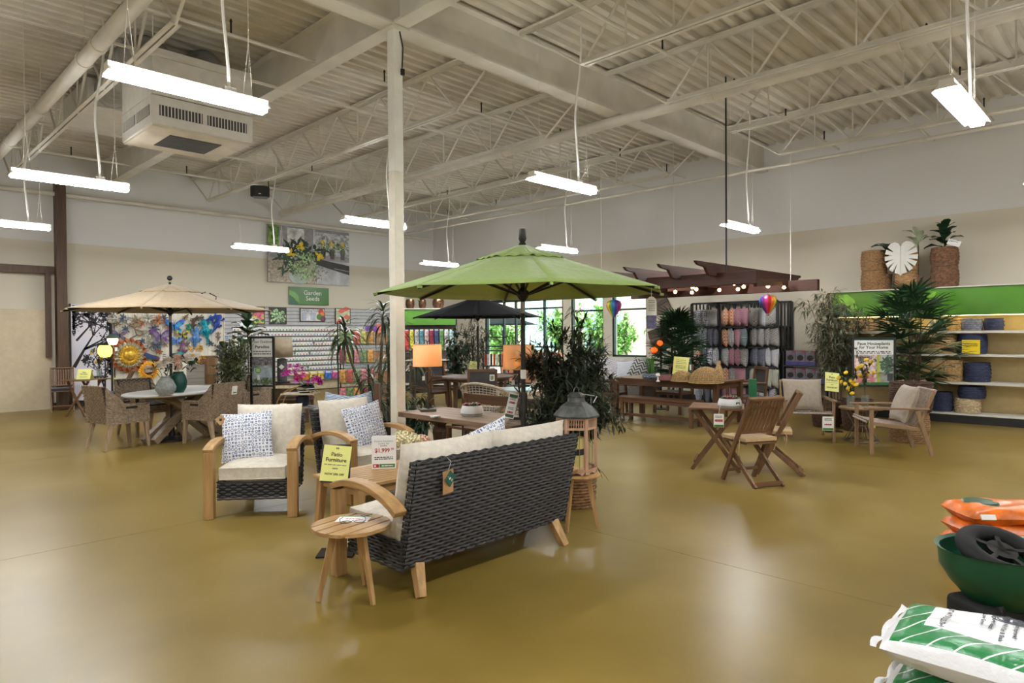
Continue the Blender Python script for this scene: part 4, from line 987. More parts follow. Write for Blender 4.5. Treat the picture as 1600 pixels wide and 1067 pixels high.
# ficus bush and fiddle leaf fig behind the poster stand
p = PD(365, 650, 10.6)
bu = thing('ficus_bush', 'grey green small-leaved faux ficus bush beside the wicker dining chairs', 'plant', (p.x, p.y, 0)); pot(bu, .13, .17, .28, mat('pot_dark', (40, 38, 36), .6))
bushy(bu, random.Random(9), (0, 0, .25), 1.4, .33, 40, 20, .06, .032, FICUS, STEM, .7, .1, low=.05)
p = PD(388, 640, 12.6); fiddle('fiddle leaf fig with large dark leaves rising above the poster stand', (p.x, p.y, 0), 1.98, 14, 2, scale=1.25, hmin=.74)
p = PD(352, 640, 12.2); fiddle('low broad-leaved dark plant behind the wicker chairs', (p.x, p.y, 0), 1.45, 10, 7, scale=.95, hmin=.4)
# plants in front of the storefront
p = PD(716, 600, 16.5); bamboo('dark leafy climbing plant beside the hanging fabric display', (p.x, p.y, 0), 1.75, .45, 7, 21, 16, .14, .07, DEEP, name='climbing_plant')
p = PD(742, 600, 15.6); bamboo('tall airy bamboo plant behind the black umbrella pole', (p.x, p.y, 0), 2.15, .6, 8, 22, 26, .14, .02, BAMB)
p = PD(915, 600, 12.4); bamboo('tall airy bamboo plant standing in front of the window', (p.x, p.y, 0), 2.2, .6, 7, 23, 22, .13, .018, leafmat('bamboo_light', (88, 104, 72), .5, .4))
# ================================================================ white topped table with wicker dining chairs
OAKG = wood('grey_oak_upright', (138, 116, 92), (176, 152, 124), 2); OAKX = wood('grey_oak', (122, 102, 82), (162, 140, 114), 0)
CT = V((3.82, 10.95, 0)); ta = R(24)
t = thing('dining_table', 'oval white topped dining table with crossed grey wood legs', 'table', CT, ta)
B().lathe([(0, .705), (.94, .705), (.97, .715), (.98, .73), (.97, .748), (.95, .755), (0, .755)], 48, sy=.54).obj('top', mat('table_white', (212, 212, 210), .4, var=.03), t, smooth=True)
for s in (-1, 1):
    for q in (-1, 1): B().bar((s*.62, q*.1, .03), (-s*.36, q*.02, .7), .1, .09, (0, 1, 0)).obj('crossed_leg', OAKX, t, bevel=.006)
    for q in (-1, 1): B().bar((s*.1, -q*.08, .35), (s*.2, q*.34, .02), .08, .08).obj('crossed_leg', OAKX, t, bevel=.006)
B().box((0, 0, .68), (1.1, .4, .05)).obj('bearer', OAKX, t)
KUBU = mat('kubu_wicker', (140, 122, 102), .7, var=.2, ns=30); KUBUC = mat('kubu_core', (64, 54, 44), .8)
def kubu():
    t = thing('wicker_dining_chair', '', 'chair', (0, 0, 0), 0, 'wicker dining chairs'); W, D_ = .58, .56; w = B()
    hw = W/2; z0 = .36
    w.weave(rect_surf((hw, .28, z0), (-W, 0, 0), (0, .1, .54)), 26, 14, .004)       # back, outside
    w.weave(rect_surf((-hw+.05, .22, .45), (W-.1, 0, 0), (0, .1, .44)), 22, 12, .004)
    w.weave(rect_surf((-hw, .32, .9), (W, 0, 0), (0, .06, 0)), 3, 14, .004)
    w.weave(rect_surf((-hw, -.28, z0), (W, 0, 0), (0, 0, .12)), 6, 14, .004)
    for s in (-1, 1):
        S = (lambda a, c: (V((-hw, lerp(.33, -.28, a), lerp(z0, lerp(.9, .64, min(1, a*2.2)) if a < .4 else .64, c))), V((-1, 0, 0)))) if s < 0 else (lambda a, c: (V((hw, lerp(-.28, .33, a), lerp(z0, lerp(.9, .64, min(1, (1-a)*2.2)) if a > .6 else .64, c))), V((1, 0, 0))))
        w.weave(S, 15, 13, .004)
        S2 = rect_surf((s*(hw-.07)*1.0, -.26 if s < 0 else .26, .45), (0, .52*(1 if s < 0 else -1), 0), (0, 0, .19)); w.weave(S2, 9, 11, .004)
        w.weave(rect_surf((s*hw-(.07 if s > 0 else 0), -.28, .64), (.07, 0, 0), (0, .52, 0)), 12, 2, .003)
    w.obj('wicker_shell', KUBU, t, smooth=True)
    c = B().box((0, 0, .41), (W-.02, .54, .09)); c.bar((0, .265, .4), (0, .335, .89), W-.03, .035, (0, 1, 0))
    for s in (-1, 1): c.box((s*(hw-.035), -.01, .53), (.05, .52, .2))
    c.obj('wicker_core', KUBUC, t)
    for s in (-1, 1): B().box((s*(hw+.004), -.02, .585), (.006, .16, .03)).obj('hand_slot', mat('slot_dark', (34, 28, 24), .8), t)
    box_cushion(.42, .46, .05, .02, 6).obj('seat_pad', mat('pad_charcoal', (46, 46, 48), .9), t, (0, -.03, .455), smooth=True)
    for sx_ in (-1, 1):
        for sy_ in (-1, 1): B().bar((sx_*.25, sy_*.24, .37), (sx_*.26, sy_*(.27 if sy_ < 0 else .33), 0), .06, .055, (0, 1, 0), .04, .035).obj('leg', OAKG, t, bevel=.004)
    return t
k0 = kubu(); k0.location = (2.9, 10.78, 0); k0.rotation_euler[2] = facing(.97, .2); k0['label'] = 'brown wicker dining chair at the table end beside the bistro set'
k1 = dup(k0, (3.98, 10.22, 0), facing(-.36, .93), 'brown wicker dining chair with a white tag on its back, beside the ficus bush')
B().box((-.1, .36, .78), (.1, .004, .13), rx=-.18).obj('white_tag', PAPER, k1); B().box((-.1, .364, .745), (.06, .002, .02), rx=-.18).obj('tag_print', GREENINK, k1)
dup(k0, (3.55, 11.85, 0), facing(.2, -1), 'brown wicker dining chair on the far side of the white table below the wall flowers')
dup(k0, (4.98, 11.35, 0), facing(-.95, -.3), 'brown wicker dining chair at the table end beside the fiddle leaf fig')
# vases
GV = mat('vase_grey', (140, 144, 142), .6, var=.12, ns=40, bmp=.7, bs_=60); TV = mat('vase_teal', (18, 72, 62), .45, var=.2, ns=30, bmp=.7, bs_=50)
vz = PZ(259, 616, .755); t = thing('stone_vase', 'squat textured grey vase with white flowers on the white table', 'vase', (vz.x, vz.y, .755))
B().lathe([(0, 0), (.09, 0), (.135, .06), (.14, .11), (.1, .2), (.06, .24), (.065, .26), (.05, .26)], 26).obj('vase', GV, t, smooth=True)
ROSEW = leafmat('rose_white', (226, 214, 200), .7, .1); ROSEP = leafmat('rose_blush', (224, 190, 170), .7, .1)
def bloom(t, c, r, m, seed=0, n=34):
    b = B(); rd = random.Random(seed)
    for i in range(n):
        f = i/n; a = i*2.4; el = lerp(1.5, -.9, f); d = V((cos(a)*cos(el), sin(a)*cos(el), sin(el))); L = r*lerp(.6, 1, f); s = V((-sin(a), cos(a), 0)); u = s.cross(d); w = r*lerp(.3, .55, f); c_ = V(c)
        b.add([c_+d*L*.2, c_+d*L*.75+s*w+u*w*.25, c_+d*L+u*.0, c_+d*L*.75-s*w+u*w*.25], [(0, 1, 2, 3)])
    return b.obj('bloom', m, t)
bloom(t, (-.08, -.04, .44), .085, ROSEW, 1); bloom(t, (.0, -.1, .5), .085, ROSEW, 2); bloom(t, (-.2, .08, .38), .08, ROSEW, 3)
for q in ((-.1, .12, .44), (.06, -.02, .46), (-.2, .2, .36), (.1, .1, .4)): B().tube([(0, 0, .1), (q[0]*.4, q[1]*.4, .3), q], .004, 4).obj('stem', DEEP, t)
b = B(); rd = random.Random(3)
for i in range(30): leaf_shape(b, (rd.uniform(-.15, .12), rd.uniform(-.05, .18), rd.uniform(.25, .45)), rvec(rd), (0, 0, 1), .09, .035)
b.obj('greenery', FICUS, t)
vz = PZ(279, 613, .755); t = thing('teal_vase', 'tall textured teal green vase with blush flowers on the white table', 'vase', (vz.x, vz.y, .755))
B().lathe([(0, 0), (.07, 0), (.11, .07), (.12, .16), (.1, .25), (.07, .3), (.075, .31), (.06, .31)], 26).obj('vase', TV, t, smooth=True)
bloom(t, (-.03, -.06, .52), .095, ROSEP, 4); bloom(t, (-.04, -.1, .4), .09, ROSEP, 5); bloom(t, (.1, -.12, .52), .08, ROSEW, 6)
b = B()
for i in range(30): leaf_shape(b, (rd.uniform(-.15, .25), rd.uniform(-.2, .12), rd.uniform(.32, .5)), rvec(rd), (0, 0, 1), .1, .04)
b.obj('greenery', DEEP, t); B().tube([(0, 0, .1), (0, 0, .5)], .004, 4).obj('stem', DEEP, t)
# price sleeve on the umbrella pole
t = thing('price_card', 'tall white price card tied to the tan umbrella pole', 'sign', PD(257, 562, 9.9), facing(-fw0.x, -fw0.y)); B().box((0, 0, 0), (.08, .003, .22)).obj('card', PAPER, t); lines(t, -.025, .025, [.08, .05, .02, -.02, -.06], -.003, .014, GREYINK, 3)
# ================================================================ mural and wall-art panels
WY = YW-.06
def wp(x, y, off=.02): return PY(x, y, WY-off)
a, c = PY(110, 477, WY).x, PY(176, 477, WY).x; e = PY(349, 477, WY).x; zt = 2.33
mu = thing('tree_mural_panel', 'pale lilac panel printed with black tree branches beside the timber post', 'panel', ((a+c)/2, WY, 0)); mw = c-a
m, nt, b = newmat('mural_print'); f = noise(nt, coords(nt), 1.1, 3)
nt.links.new(ramp(nt, f, [(.35, (214, 214, 232)), (.6, (232, 226, 232))]), b.inputs['Base Color']); b.inputs['Roughness'].default_value = .6
B().box((0, 0, zt/2+.07), (mw, .04, zt-.14)).obj('board', m, mu)
for s in (-1, 1): B().box((s*(mw/2+.012), -.01, zt/2+.07), (.025, .05, zt-.12)).obj('edge_trim', mat('trim_black', (40, 38, 38), .6), mu)
rd = random.Random(12); tw = B(); lv = B()
def grow(p, ang, L, w, dep):
    q = (p[0]+L*cos(ang), p[1]+L*sin(ang)); q = (max(-mw/2+.03, min(mw/2-.03, q[0])), max(.2, min(zt-.05, q[1])))
    n = (-(q[1]-p[1]), q[0]-p[0]); k = math.hypot(*n) or 1; n = (n[0]/k*w, n[1]/k*w)
    if dep < 5: tw.poly([(p[0]-n[0], -.0205-.0001*dep, p[1]-n[1]), (p[0]+n[0], -.0205-.0001*dep, p[1]+n[1]), (q[0]+n[0]*.6, -.0205-.0001*dep, q[1]+n[1]*.6), (q[0]-n[0]*.6, -.0205-.0001*dep, q[1]-n[1]*.6)])
    if dep >= 2:
        for i in range(6):
            x, z = lerp(p[0], q[0], rd.random())+rd.uniform(-.05, .05), lerp(p[1], q[1], rd.random())+rd.uniform(-.05, .05); r = rd.uniform(.008, .02)
            if abs(x) < mw/2-.03 and .2 < z < zt-.03: lv.poly([(x+r*cos(t_)*1.2, -.0225, z+r*sin(t_)) for t_ in [k*pi/3+x*9 for k in range(6)]])
    if dep < 5:
        for i in range(3 if dep < 3 else 2): grow(q, ang+rd.uniform(-.8, .8), L*rd.uniform(.6, .9), w*.6, dep+1)
grow((-mw/2+.05, .9), 1.1, .45, .04, 0); grow((-mw/2+.1, 1.5), .9, .4, .025, 1); grow((.3, .2), 1.9, .35, .03, 1); grow((mw/2-.05, 1.75), 2.7, .35, .02, 1)
tw.obj('printed_branches', INK, mu)['kind'] = 'stuff'; lv.obj('printed_leaves', mat('mural_ink', (58, 56, 66), .6, var=0), mu)['kind'] = 'stuff'
B().prism([(-.1, 0), (-.03, .03), (.03, .09), (.07, .1), (.08, .07), (.05, 0), (-.02, -.05)], -.0235, -.0225, lambda x, y, q: (x-.15, q, y+1.05)).obj('printed_bird', INK, mu)
ap = thing('wall_art_panel', 'white beadboard panel hung with painted metal wall art', 'panel', ((c+e)/2, WY, 0)); aw = e-c
b = B(); n = int(aw/.1); pr = []
for i in range(n): x0 = -aw/2+i*aw/n; pr += [(x0, 0), (x0+.004, -.01), (x0+aw/n-.004, -.01)]
pr.append((aw/2, 0)); k = len(pr); b.add([(x, y, .14) for x, y in pr]+[(x, y, zt) for x, y in pr], [(i, i+1, k+i+1, k+i) for i in range(k-1)]); b.box((0, .03, zt/2+.07), (aw, .03, zt-.14))
b.obj('beadboard', mat('bead_cream', (226, 220, 206), .6, var=.02), ap)
for s in (-1, 1): B().box((s*aw/2, -.01, zt/2+.07), (.03, .05, zt-.14)).obj('edge_trim', mat('trim_cream', (215, 205, 185), .6), ap)
# ---- metal wall art
def art(name, label, cat, x, y, group='painted metal wall art', off=.1): return thing(name, label, cat, wp(x, y, off), 0, group)
def petals(t, n, r0, r1, w, m, y=0, name='petal', ph=0):
    L = r1-r0; pts = [(0, 0), (L*.35, w*.45), (L*.7, w*.5), (L*.9, w*.28), (L, 0), (L*.9, -w*.28), (L*.7, -w*.5), (L*.35, -w*.45)]
    b = B(); n_ = len(pts); b.add([(r0, .0, 0)]+[(r0+px, -.03*sin(pi*px/L)-abs(pz)*.35, pz) for px, pz in pts[1:]]+[(r0+L*.5, -.035, 0)], [(i, (i+1) % n_, n_) for i in range(n_)])
    me = b.mesh(name, m)
    for i in range(n): put(name, me, t, (0, y, 0), (0, -(ph+2*pi*i/n), 0))
RUST = mat('metal_rust', (156, 84, 46), .45, .4, var=.35, ns=14); GOLD = mat('metal_gold', (206, 164, 60), .35, .5, var=.2, ns=20); SUN = mat('sun_yellow', (224, 168, 42), .5, var=.2)
t = art('metal_flower', 'large copper and gold metal dahlia on the wall art panel', 'wall flower', 201, 555)
petals(t, 18, .2, .42, .125, RUST, .0); petals(t, 18, .17, .34, .085, mat('metal_silver', (170, 166, 140), .4, .5, var=.2), -.03, ph=.17); petals(t, 20, .1, .25, .07, GOLD, -.055)
B().sph((0, -.06, 0), (.14, .06, .14), 18, 10).obj('centre', GOLD, t, smooth=True)
t = art('metal_sunflower', 'yellow metal sunflower with a brown centre below the copper dahlia', 'wall flower', 232, 579)
petals(t, 22, .1, .24, .07, SUN, 0); petals(t, 20, .09, .19, .06, mat('sun_orange', (214, 142, 30), .5, var=.2), -.03, ph=.1); B().sph((0, -.04, 0), (.1, .03, .1), 16, 8).obj('centre', mat('sun_brown', (70, 44, 24), .8, var=.4, ns=60, bmp=1, bs_=90), t, smooth=True)
def butterfly(label, x, y, s, c1, c2):
    t = art('metal_butterfly', label, 'butterfly', x, y); m1 = mat('wing_%d_%d_%d' % c1, c1, .4, .3, var=.35, ns=18); m2 = mat('wing_%d_%d_%d' % c2, c2, .4, .3, var=.35, ns=18)
    up_ = [(0, 0), (.04, .1), (.16, .2), (.27, .21), (.25, .08), (.14, -.01)]; lo = [(0, 0), (.12, -.02), (.19, -.09), (.15, -.19), (.07, -.16), (.01, -.06)]
    for k in (-1, 1):
        for nm, P, mm in (('upper_wing', up_, m1), ('lower_wing', lo, m2)):
            o = B().prism([(k*px*s, pz*s) for px, pz in P], -.003, .003, lambda u, v_, q: (u, q-abs(u)*.3, v_)).obj(nm, mm, t)
            B().prism([(k*(px*.62+.03)*s, pz*.62*s) for px, pz in P], -.006, -.0035, lambda u, v_, q: (u, q-abs(u)*.3, v_)).obj('wing_spot', m2 if nm == 'upper_wing' else m1, o)
    B().sph((0, -.01, -.01*s), (.014*s, .02, .12*s), 8, 8).obj('body', INK, t); B().tube([(0, -.01, .1*s), (.04*s, -.02, .2*s)], .003, 4).tube([(0, -.01, .1*s), (-.04*s, -.02, .2*s)], .003, 4).obj('antennae', INK, t)
butterfly('bright blue metal butterfly beside the tan umbrella pole', 272, 510, .85, (54, 92, 178), (40, 140, 170))
butterfly('purple and grey metal butterfly above the blue bird', 251, 526, .95, (104, 62, 130), (120, 112, 130))
butterfly('yellow and black metal butterfly beside the bright blue one', 285, 524, .6, (176, 160, 60), (60, 56, 40))
butterfly('small light blue metal butterfly under the yellow one', 275, 533, .5, (60, 110, 190), (80, 120, 200))
butterfly('lilac grey metal butterfly above the copper dahlia', 187, 524, .6, (112, 96, 124), (90, 84, 100))
def gecko(label, x, y, s, c, rz=0):
    s *= 1.25
    t = art('metal_gecko', label, 'gecko', x, y); m = mat('gecko_%d_%d_%d' % c, c, .35, .3, var=.4, ns=25)
    P = bez([(-.02, 0, .24), (.05, 0, .12), (-.06, 0, -.02), (.05, 0, -.16), (-.05, 0, -.3)], 14); rr = [.03, .05, .054, .04, .05, .065, .072, .068, .055, .042, .032, .024, .017, .012, .006]
    B().tube([p*s for p in P], [r*s for r in rr], 7).obj('body', m, t, (0, 0, 0), (0, rz, 0), smooth=True)
    for sx_, z in ((-1, .1), (1, .1), (-1, -.08), (1, -.08)):
        B().tube([(0, 0, z*s), (sx_*.07*s, -.01, (z+.02)*s), (sx_*.1*s, -.01, (z+.07)*s)],   .018*s, 5).sph((sx_*.1*s, -.01, (z+.075)*s), .03*s, 7, 5).obj('leg', m, t, (0, 0, 0), (0, rz, 0))
gecko('turquoise metal gecko climbing the wall art panel', 322, 517, 1.0, (20, 140, 160), -.2)
gecko('pale blue metal gecko beside the turquoise one', 306, 529, .95, (84, 130, 200), .1)
gecko('small green metal gecko beside the blue butterfly', 295, 514, .5, (30, 130, 96), .2)
gecko('dark brown metal lizard above the pale blue gecko', 302, 507, .5, (86, 62, 56), 0)
gecko('deep blue metal gecko on the panel edge next to the slatwall', 339, 506, .85, (44, 70, 150), .4)
gecko('second deep blue metal gecko curled beside the first', 331, 497, .6, (50, 80, 160), 1.2)
gecko('mauve metal gecko with a curled tail below the yellow butterfly', 285, 547, .8, (116, 84, 104), .1)
gecko('tiny brown metal frog under the deep blue gecko', 341, 526, .42, (126, 108, 98), 0)
gecko('brown metal gecko high beneath the tan umbrella rim', 309, 497, .5, (96, 84, 70), 1.4)
gecko('dark violet metal gecko behind the wooden planter', 345, 550, .7, (70, 70, 120), 0)
def bird(label, x, y, s, c1, c2, k=1):
    t = art('metal_bird', label, 'bird', x, y); m1 = mat('bird_%d_%d_%d' % c1, c1, .4, .2, var=.3, ns=15); m2 = mat('bird_%d_%d_%d' % c2, c2, .4, .2, var=.3, ns=15)
    B().sph((0, 0, 0), (.16*s, .04, .09*s), 14, 8).obj('body', m2, t, (0, 0, 0), (0, .35*k, 0), smooth=True); B().sph((k*.15*s, -.01, -.05*s), (.07*s, .035, .065*s), 12, 8).obj('head', mat('bird_white', (214, 206, 196), .5), t, smooth=True)
    B().prism([(0, .06), (-.3*k, .2), (-.34*k, .1), (-.12*k, -.04), (.08*k, .0)], -.05, -.035, lambda x_, z_, q: (x_*s, q, z_*s)).obj('wing', m1, t); B().prism([(-.1*k, .02), (-.36*k, .24), (-.4*k, .13)], -.01, .01, lambda x_, z_, q: (x_*s, q, z_*s)).obj('tail', m1, t)
    B().prism([(.2*k, -.05), (.27*k, -.08), (.2*k, -.08)], -.02, .0, lambda x_, z_, q: (x_*s, q, z_*s)).obj('beak', INK, t)
bird('blue and chestnut metal bird with its head down beside the copper dahlia', 243, 560, .8, (34, 66, 110), (120, 62, 44))
bird('teal and black metal hummingbird behind the blush flowers', 271, 556, .7, (40, 130, 136), (38, 40, 44), -1)
# bronze leaf wreaths, branch, silvery fish row under the umbrella rim
BRZM = [mat('art_bronze', (120, 104, 80), .35, .7, var=.3), mat('art_silver', (156, 154, 146), .3, .8, var=.2), mat('art_copper', (140, 92, 66), .35, .7, var=.3), mat('art_slate', (70, 78, 88), .4, .6, var=.3)]
def spray(label, x, y, r, n, m, seed, w=.05, nm='metal_spray'):
    t = art(nm, label, 'wall art', x, y); rd = random.Random(seed)
    P = [(0, 0), (r*.3, w*.5), (r*.7, w*.4), (r, 0), (r*.7, -w*.4), (r*.3, -w*.5)]; me = B().prism(P, -.004, .004, lambda u, v_, q: (u, q-abs(v_)*.3, v_)).mesh('metal_leaf', m)
    for i in range(n): put('metal_leaf', me, t, (0, -.01*(i % 3), 0), (0, i*2*pi/n+rd.uniform(-.2, .2), 0), scale=[rd.uniform(.6, 1.1)]*3)
    B().sph((0, -.02, 0), r*.16, 8, 6).obj('boss', m, t)
for i, (lb, x, y, r, n, k) in enumerate((('silvery metal leaf cluster directly under the tan umbrella rim', 232, 497, .2, 9, 1), ('bronze metal leaf cluster above the branch sculpture', 213, 503, .2, 11, 0), ('copper edged metal leaf cluster beside the umbrella pole', 246, 501, .18, 9, 2), ('slate coloured metal leaf cluster next to the glass ornament', 192, 497, .15, 8, 3), ('grey lilac metal dragonfly cluster below the purple butterfly', 246, 541, .16, 12, 3), ('silver metal leaf rosette above the lilac butterfly', 200, 499, .13, 8, 1), ('slate metal rosette between the branch and the purple butterfly', 240, 514, .15, 9, 3), ('bronze metal leaf sprig high beside the geckos', 290, 496, .12, 7, 0), ('copper metal sprig beside the pole price card', 248, 550, .1, 8, 2))): spray(lb, x, y, r, n, BRZM[k], i)
for i, (x, y) in enumerate(((184, 507), (196, 514), (222, 506), (228, 521), (238, 505), (256, 497), (262, 508), (236, 531), (258, 537), (222, 533), (265, 519), (296, 536), (314, 543), (328, 536))): spray('small dull metal leaf piece crowded among the wall art', x, y, .1+.02*(i % 3), 7, BRZM[(i*7) % 4], 40+i, .04)
t = art('metal_branch', 'bronze metal branch sculpture above the copper dahlia', 'wall art', 212, 516)
for q in ([(-.12, 0, .18), (-.02, 0, .05), (.02, 0, -.12), (-.12, 0, -.2)], [(0, 0, .02), (.14, 0, -.02), (.24, 0, .0)], [(.0, 0, -.1), (.1, 0, -.12), (.24, 0, -.06)], [(-.06, 0, .1), (-.14, 0, .12)], [(-.02, 0, .06), (.08, 0, .15)]): B().tube(q, .018, 6).obj('branch', BRZM[0], t)
t = art('metal_bicycle', 'tiny dark metal bicycle between the dahlia and the butterflies', 'wall art', 234, 541)
for x in (-.07, .08): B().tube([(x+.065*cos(2*pi*i/20), 0, -.05+.065*sin(2*pi*i/20)) for i in range(20)], .005, 4, True).obj('wheel', BRZM[3], t)
B().tube([(-.07, 0, -.05), (0, 0, -.04), (.06, 0, .05), (.08, 0, -.05)], .006, 4).tube([(-.07, 0, -.05), (-.03, 0, .05), (.06, 0, .05), (.06, 0, .1)], .006, 4).obj('frame', BRZM[3], t)
# ================================================================ bistro set, lanterns, planters at the left wall
FOLW = wood('folding_wood', (88, 60, 38), (128, 92, 60), 2); FOLX = wood('folding_wood_x', (88, 60, 38), (128, 92, 60), 0); FOLY = wood('folding_wood_y', (88, 60, 38), (128, 92, 60), 1)
def folding_chair(cush=None, strap=False):
    """front = -Y; back posts run down to the front feet, the other pair from seat front to rear feet"""
    t = thing('folding_chair', '', 'chair', (0, 0, 0), 0, 'wooden folding chairs')
    for s in (-1, 1):
        B().bar((s*.2, -.2, 0), (s*.2, .26, .92), .028, .05, (0, 1, 0)).obj('back_post', FOLW, t, bevel=.004)
        B().bar((s*.17, .3, 0), (s*.17, -.22, .45), .028, .045, (0, 1, 0)).obj('cross_leg', FOLW, t, bevel=.004)
    B().bar((-.2, .26, .91), (.2, .26, .91), .05, .03, (0, .4, 1)).obj('top_rail', FOLX, t, bevel=.006)
    B().bar((-.19, .085, .55), (.19, .085, .55), .03, .03, (0, .4, 1)).obj('lower_rail', FOLX, t)
    me = B().bar((0, .09, .56), (0, .25, .885), .03, .012, (0, 1, 0)).mesh('back_slat', FOLW)
    for i in range(8): put('back_slat', me, t, (-.157+i*.045, 0, 0))
    me = B().box((0, 0, 0), (.38, .05, .018)).mesh('seat_slat', FOLX)
    for i in range(7): put('seat_slat', me, t, (0, -.2+i*.06, .44))
    B().box((0, .27, .035), (.34, .03, .04)).obj('rear_bar', FOLX, t); B().box((0, -.12, .12), (.38, .02, .03)).obj('front_bar', FOLX, t)
    if cush: box_cushion(.4, .4, .05, .012, 8).obj('seat_cushion', cush, t, (0, -.02, .452), smooth=True)
    return t
NAVYC = fabric('navy_cushion', (40, 42, 54)); TANC = fabric('tan_cushion', (176, 148, 106))
f0 = folding_chair(NAVYC)
p = PD(98, 642, 14.3); f0.location = (p.x, p.y, 0); f0.rotation_euler[2] = facing(-.2, -1); f0['label'] = 'wooden folding chair with navy cushion against the timber post'
p = PD(186, 650, 13.2); dup(f0, (p.x, p.y, 0), facing(-.85, .35), 'wooden folding chair with a slatted back turned towards the small folding table')
p = PZ(133, 592.5, .73)
t = thing('folding_table', 'small wooden folding table with a yellow tent card beside the tree mural', 'table', (p.x, p.y, 0), R(40))
for i in range(6): B().box((0, -.25+i*.1, .72), (.72, .092, .02)).obj('plank', FOLX, t)
for s in (-1, 1): B().bar((s*.28, -.2, 0), (s*.2, .22, .7), .03, .04).obj('leg', FOLW, t); B().bar((s*.25, .24, 0), (s*.17, -.2, .7), .03, .04).obj('leg', FOLW, t)
B().box((0, -.18, .12), (.5, .03, .03)).obj('stretcher', FOLX, t); B().box((-.15, -.3, .6), (.2, .004, .25)).obj('hanging_card', PAPER, t)
t = thing('tent_card', 'yellow folded tent card on the small wooden folding table', 'sign', (p.x, p.y, .735), facing(-.6, -.8))
B().bar((0, -.09, 0), (0, 0, .2), .26, .003, (0, 1, .4)).bar((0, .09, 0), (0, 0, .2), .26, .003, (0, 1, -.4)).obj('card', YELLOW, t)
q = bpy.data.objects.new('print_face', None); C.objects.link(q); q.parent = t; q.location = (0, -.048, .1); q.rotation_euler = (-.42, 0, 0); q.empty_display_size = .02
text('Patio\nFurniture', .035, INK, q, (0, -.004, .02)); text('NOW 20% OFF', .02, INK, q, (0, -.004, -.06))
LEMON = mat('lemon_yellow', (228, 186, 40), .4, var=.1)
def lemon_plant(label, loc, H, sp_, nb, nl, seed, r=.03, vessel=True):
    t = thing('lemon_branches', label, 'plant', loc, 0, 'faux lemon branches'); rd = random.Random(seed)
    br = branchy(rd, (0, 0, .08), H, sp_, nb); b = B()
    for P in br:
        B().tube(P, .003, 4).obj('stem', STEM, t)
        for k in range(9): leaf_shape(b, P[rd.randint(2, 7)], rvec(rd), (0, 0, 1), .09, .03)
    b.obj('foliage', DEEP, t)['kind'] = 'stuff'
    for k in range(nl):
        P = br[k % nb]; q = P[rd.randint(2, 7)]+rvec(rd)*.05; B().sph((0, 0, 0), (r, r, r*1.25), 9, 7).obj('lemon', LEMON, t, q, (rd.random(), rd.random(), 0), smooth=True)
    if vessel: B().lathe([(0, 0), (.05, 0), (.055, .16), (.05, .16), (.045, .01), (0, .01)], 16).obj('jar', mat('jar_glass', (220, 230, 228), .05, var=0, trans=.9), t, smooth=True)
    return t
p = PZ(152, 597, .6); lemon_plant('faux lemon branches in a jar beside the yellow tent card', (p.x+.1, p.y+.25, .72), .62, .26, 12, 11, 4)
t = thing('plant_stand', 'small dark stand under the lemon branches beside the mural', 'stand', (p.x+.1, p.y+.25, 0)); B().lathe([(0, .69), (.17, .69), (.17, .715), (0, .715)], 20).obj('top', BLACK, t)
for k in range(3): B().cyl((.14*cos(k*2.1), .14*sin(k*2.1), 0), (.1*cos(k*2.1), .1*sin(k*2.1), .69), .012).obj('leg', BLACK, t)
B().box((.25, -.15, .64), (.18, .004, .06)).obj('yellow_card', YELLOW, t)
pl = PD(176, 640, 14.6)
t = thing('lantern_pole', 'slim dark pole rack for garden lanterns beside the copper dahlia', 'stand', (pl.x, pl.y, 0)); B().cyl((0, 0, 0), (0, 0, 2.1), .022).obj('pole', BLACK, t); B().lathe([(0, 0), (.16, 0), (.16, .02), (0, .02)], 16).obj('foot', BLACK, t)
for z, x in ((2.05, -.12), (1.45, -.16), (1.85, .1)): B().tube(bez([(0, 0, z), (x*.5, -.02, z+.06), (x, -.03, z)], 6), .006, 5).obj('hook', BLACK, t)
GLOWY = mat('lantern_glow', (255, 206, 90), .5, var=0, emit=2.4); GLOWG = mat('lantern_glow_pale', (255, 236, 190), .5, var=0, emit=3)
p = PD(164, 549, 14.4); t = thing('solar_lantern', 'glowing yellow glass solar lantern hung beside the lantern pole', 'lantern', p); B().lathe([(0, -.13), (.09, -.12), (.14, -.04), (.14, .05), (.1, .13), (0, .13)], 16).obj('glowing_glass', GLOWY, t, smooth=True); B().tube([(.16*cos(a), 0, .16*sin(a)+.02) for a in [2*pi*k/20 for k in range(20)]], .008, 5, True).obj('wire_hoop', BLACK, t); B().lathe([(.06, .13), (.1, .14), (.05, .17), (0, .2)], 12).obj('cap', BLACK, t); B().cyl((0, 0, -.13), (0, 0, -1.27), .012).obj('stake', BLACK, t)
p = PD(176, 531, 14.3); t = thing('solar_lantern', 'pale lit cone lantern with a green lid below the glass ball', 'lantern', p); B().lathe([(0, -.11), (.07, -.1), (.11, .0), (.1, .03), (0, .03)], 14).obj('glowing_glass', GLOWG, t, smooth=True); B().lathe([(.12, .03), (.12, .08), (.03, .13), (0, .13)], 14).obj('lid', mat('lid_green', (70, 92, 84), .5), t, smooth=True); B().cyl((0, 0, .13), (0, 0, .3), .003, n=4).obj('wire', BLACK, t); B().box((.05, -.05, -.2), (.05, .003, .08)).obj('price_tag', PAPER, t)
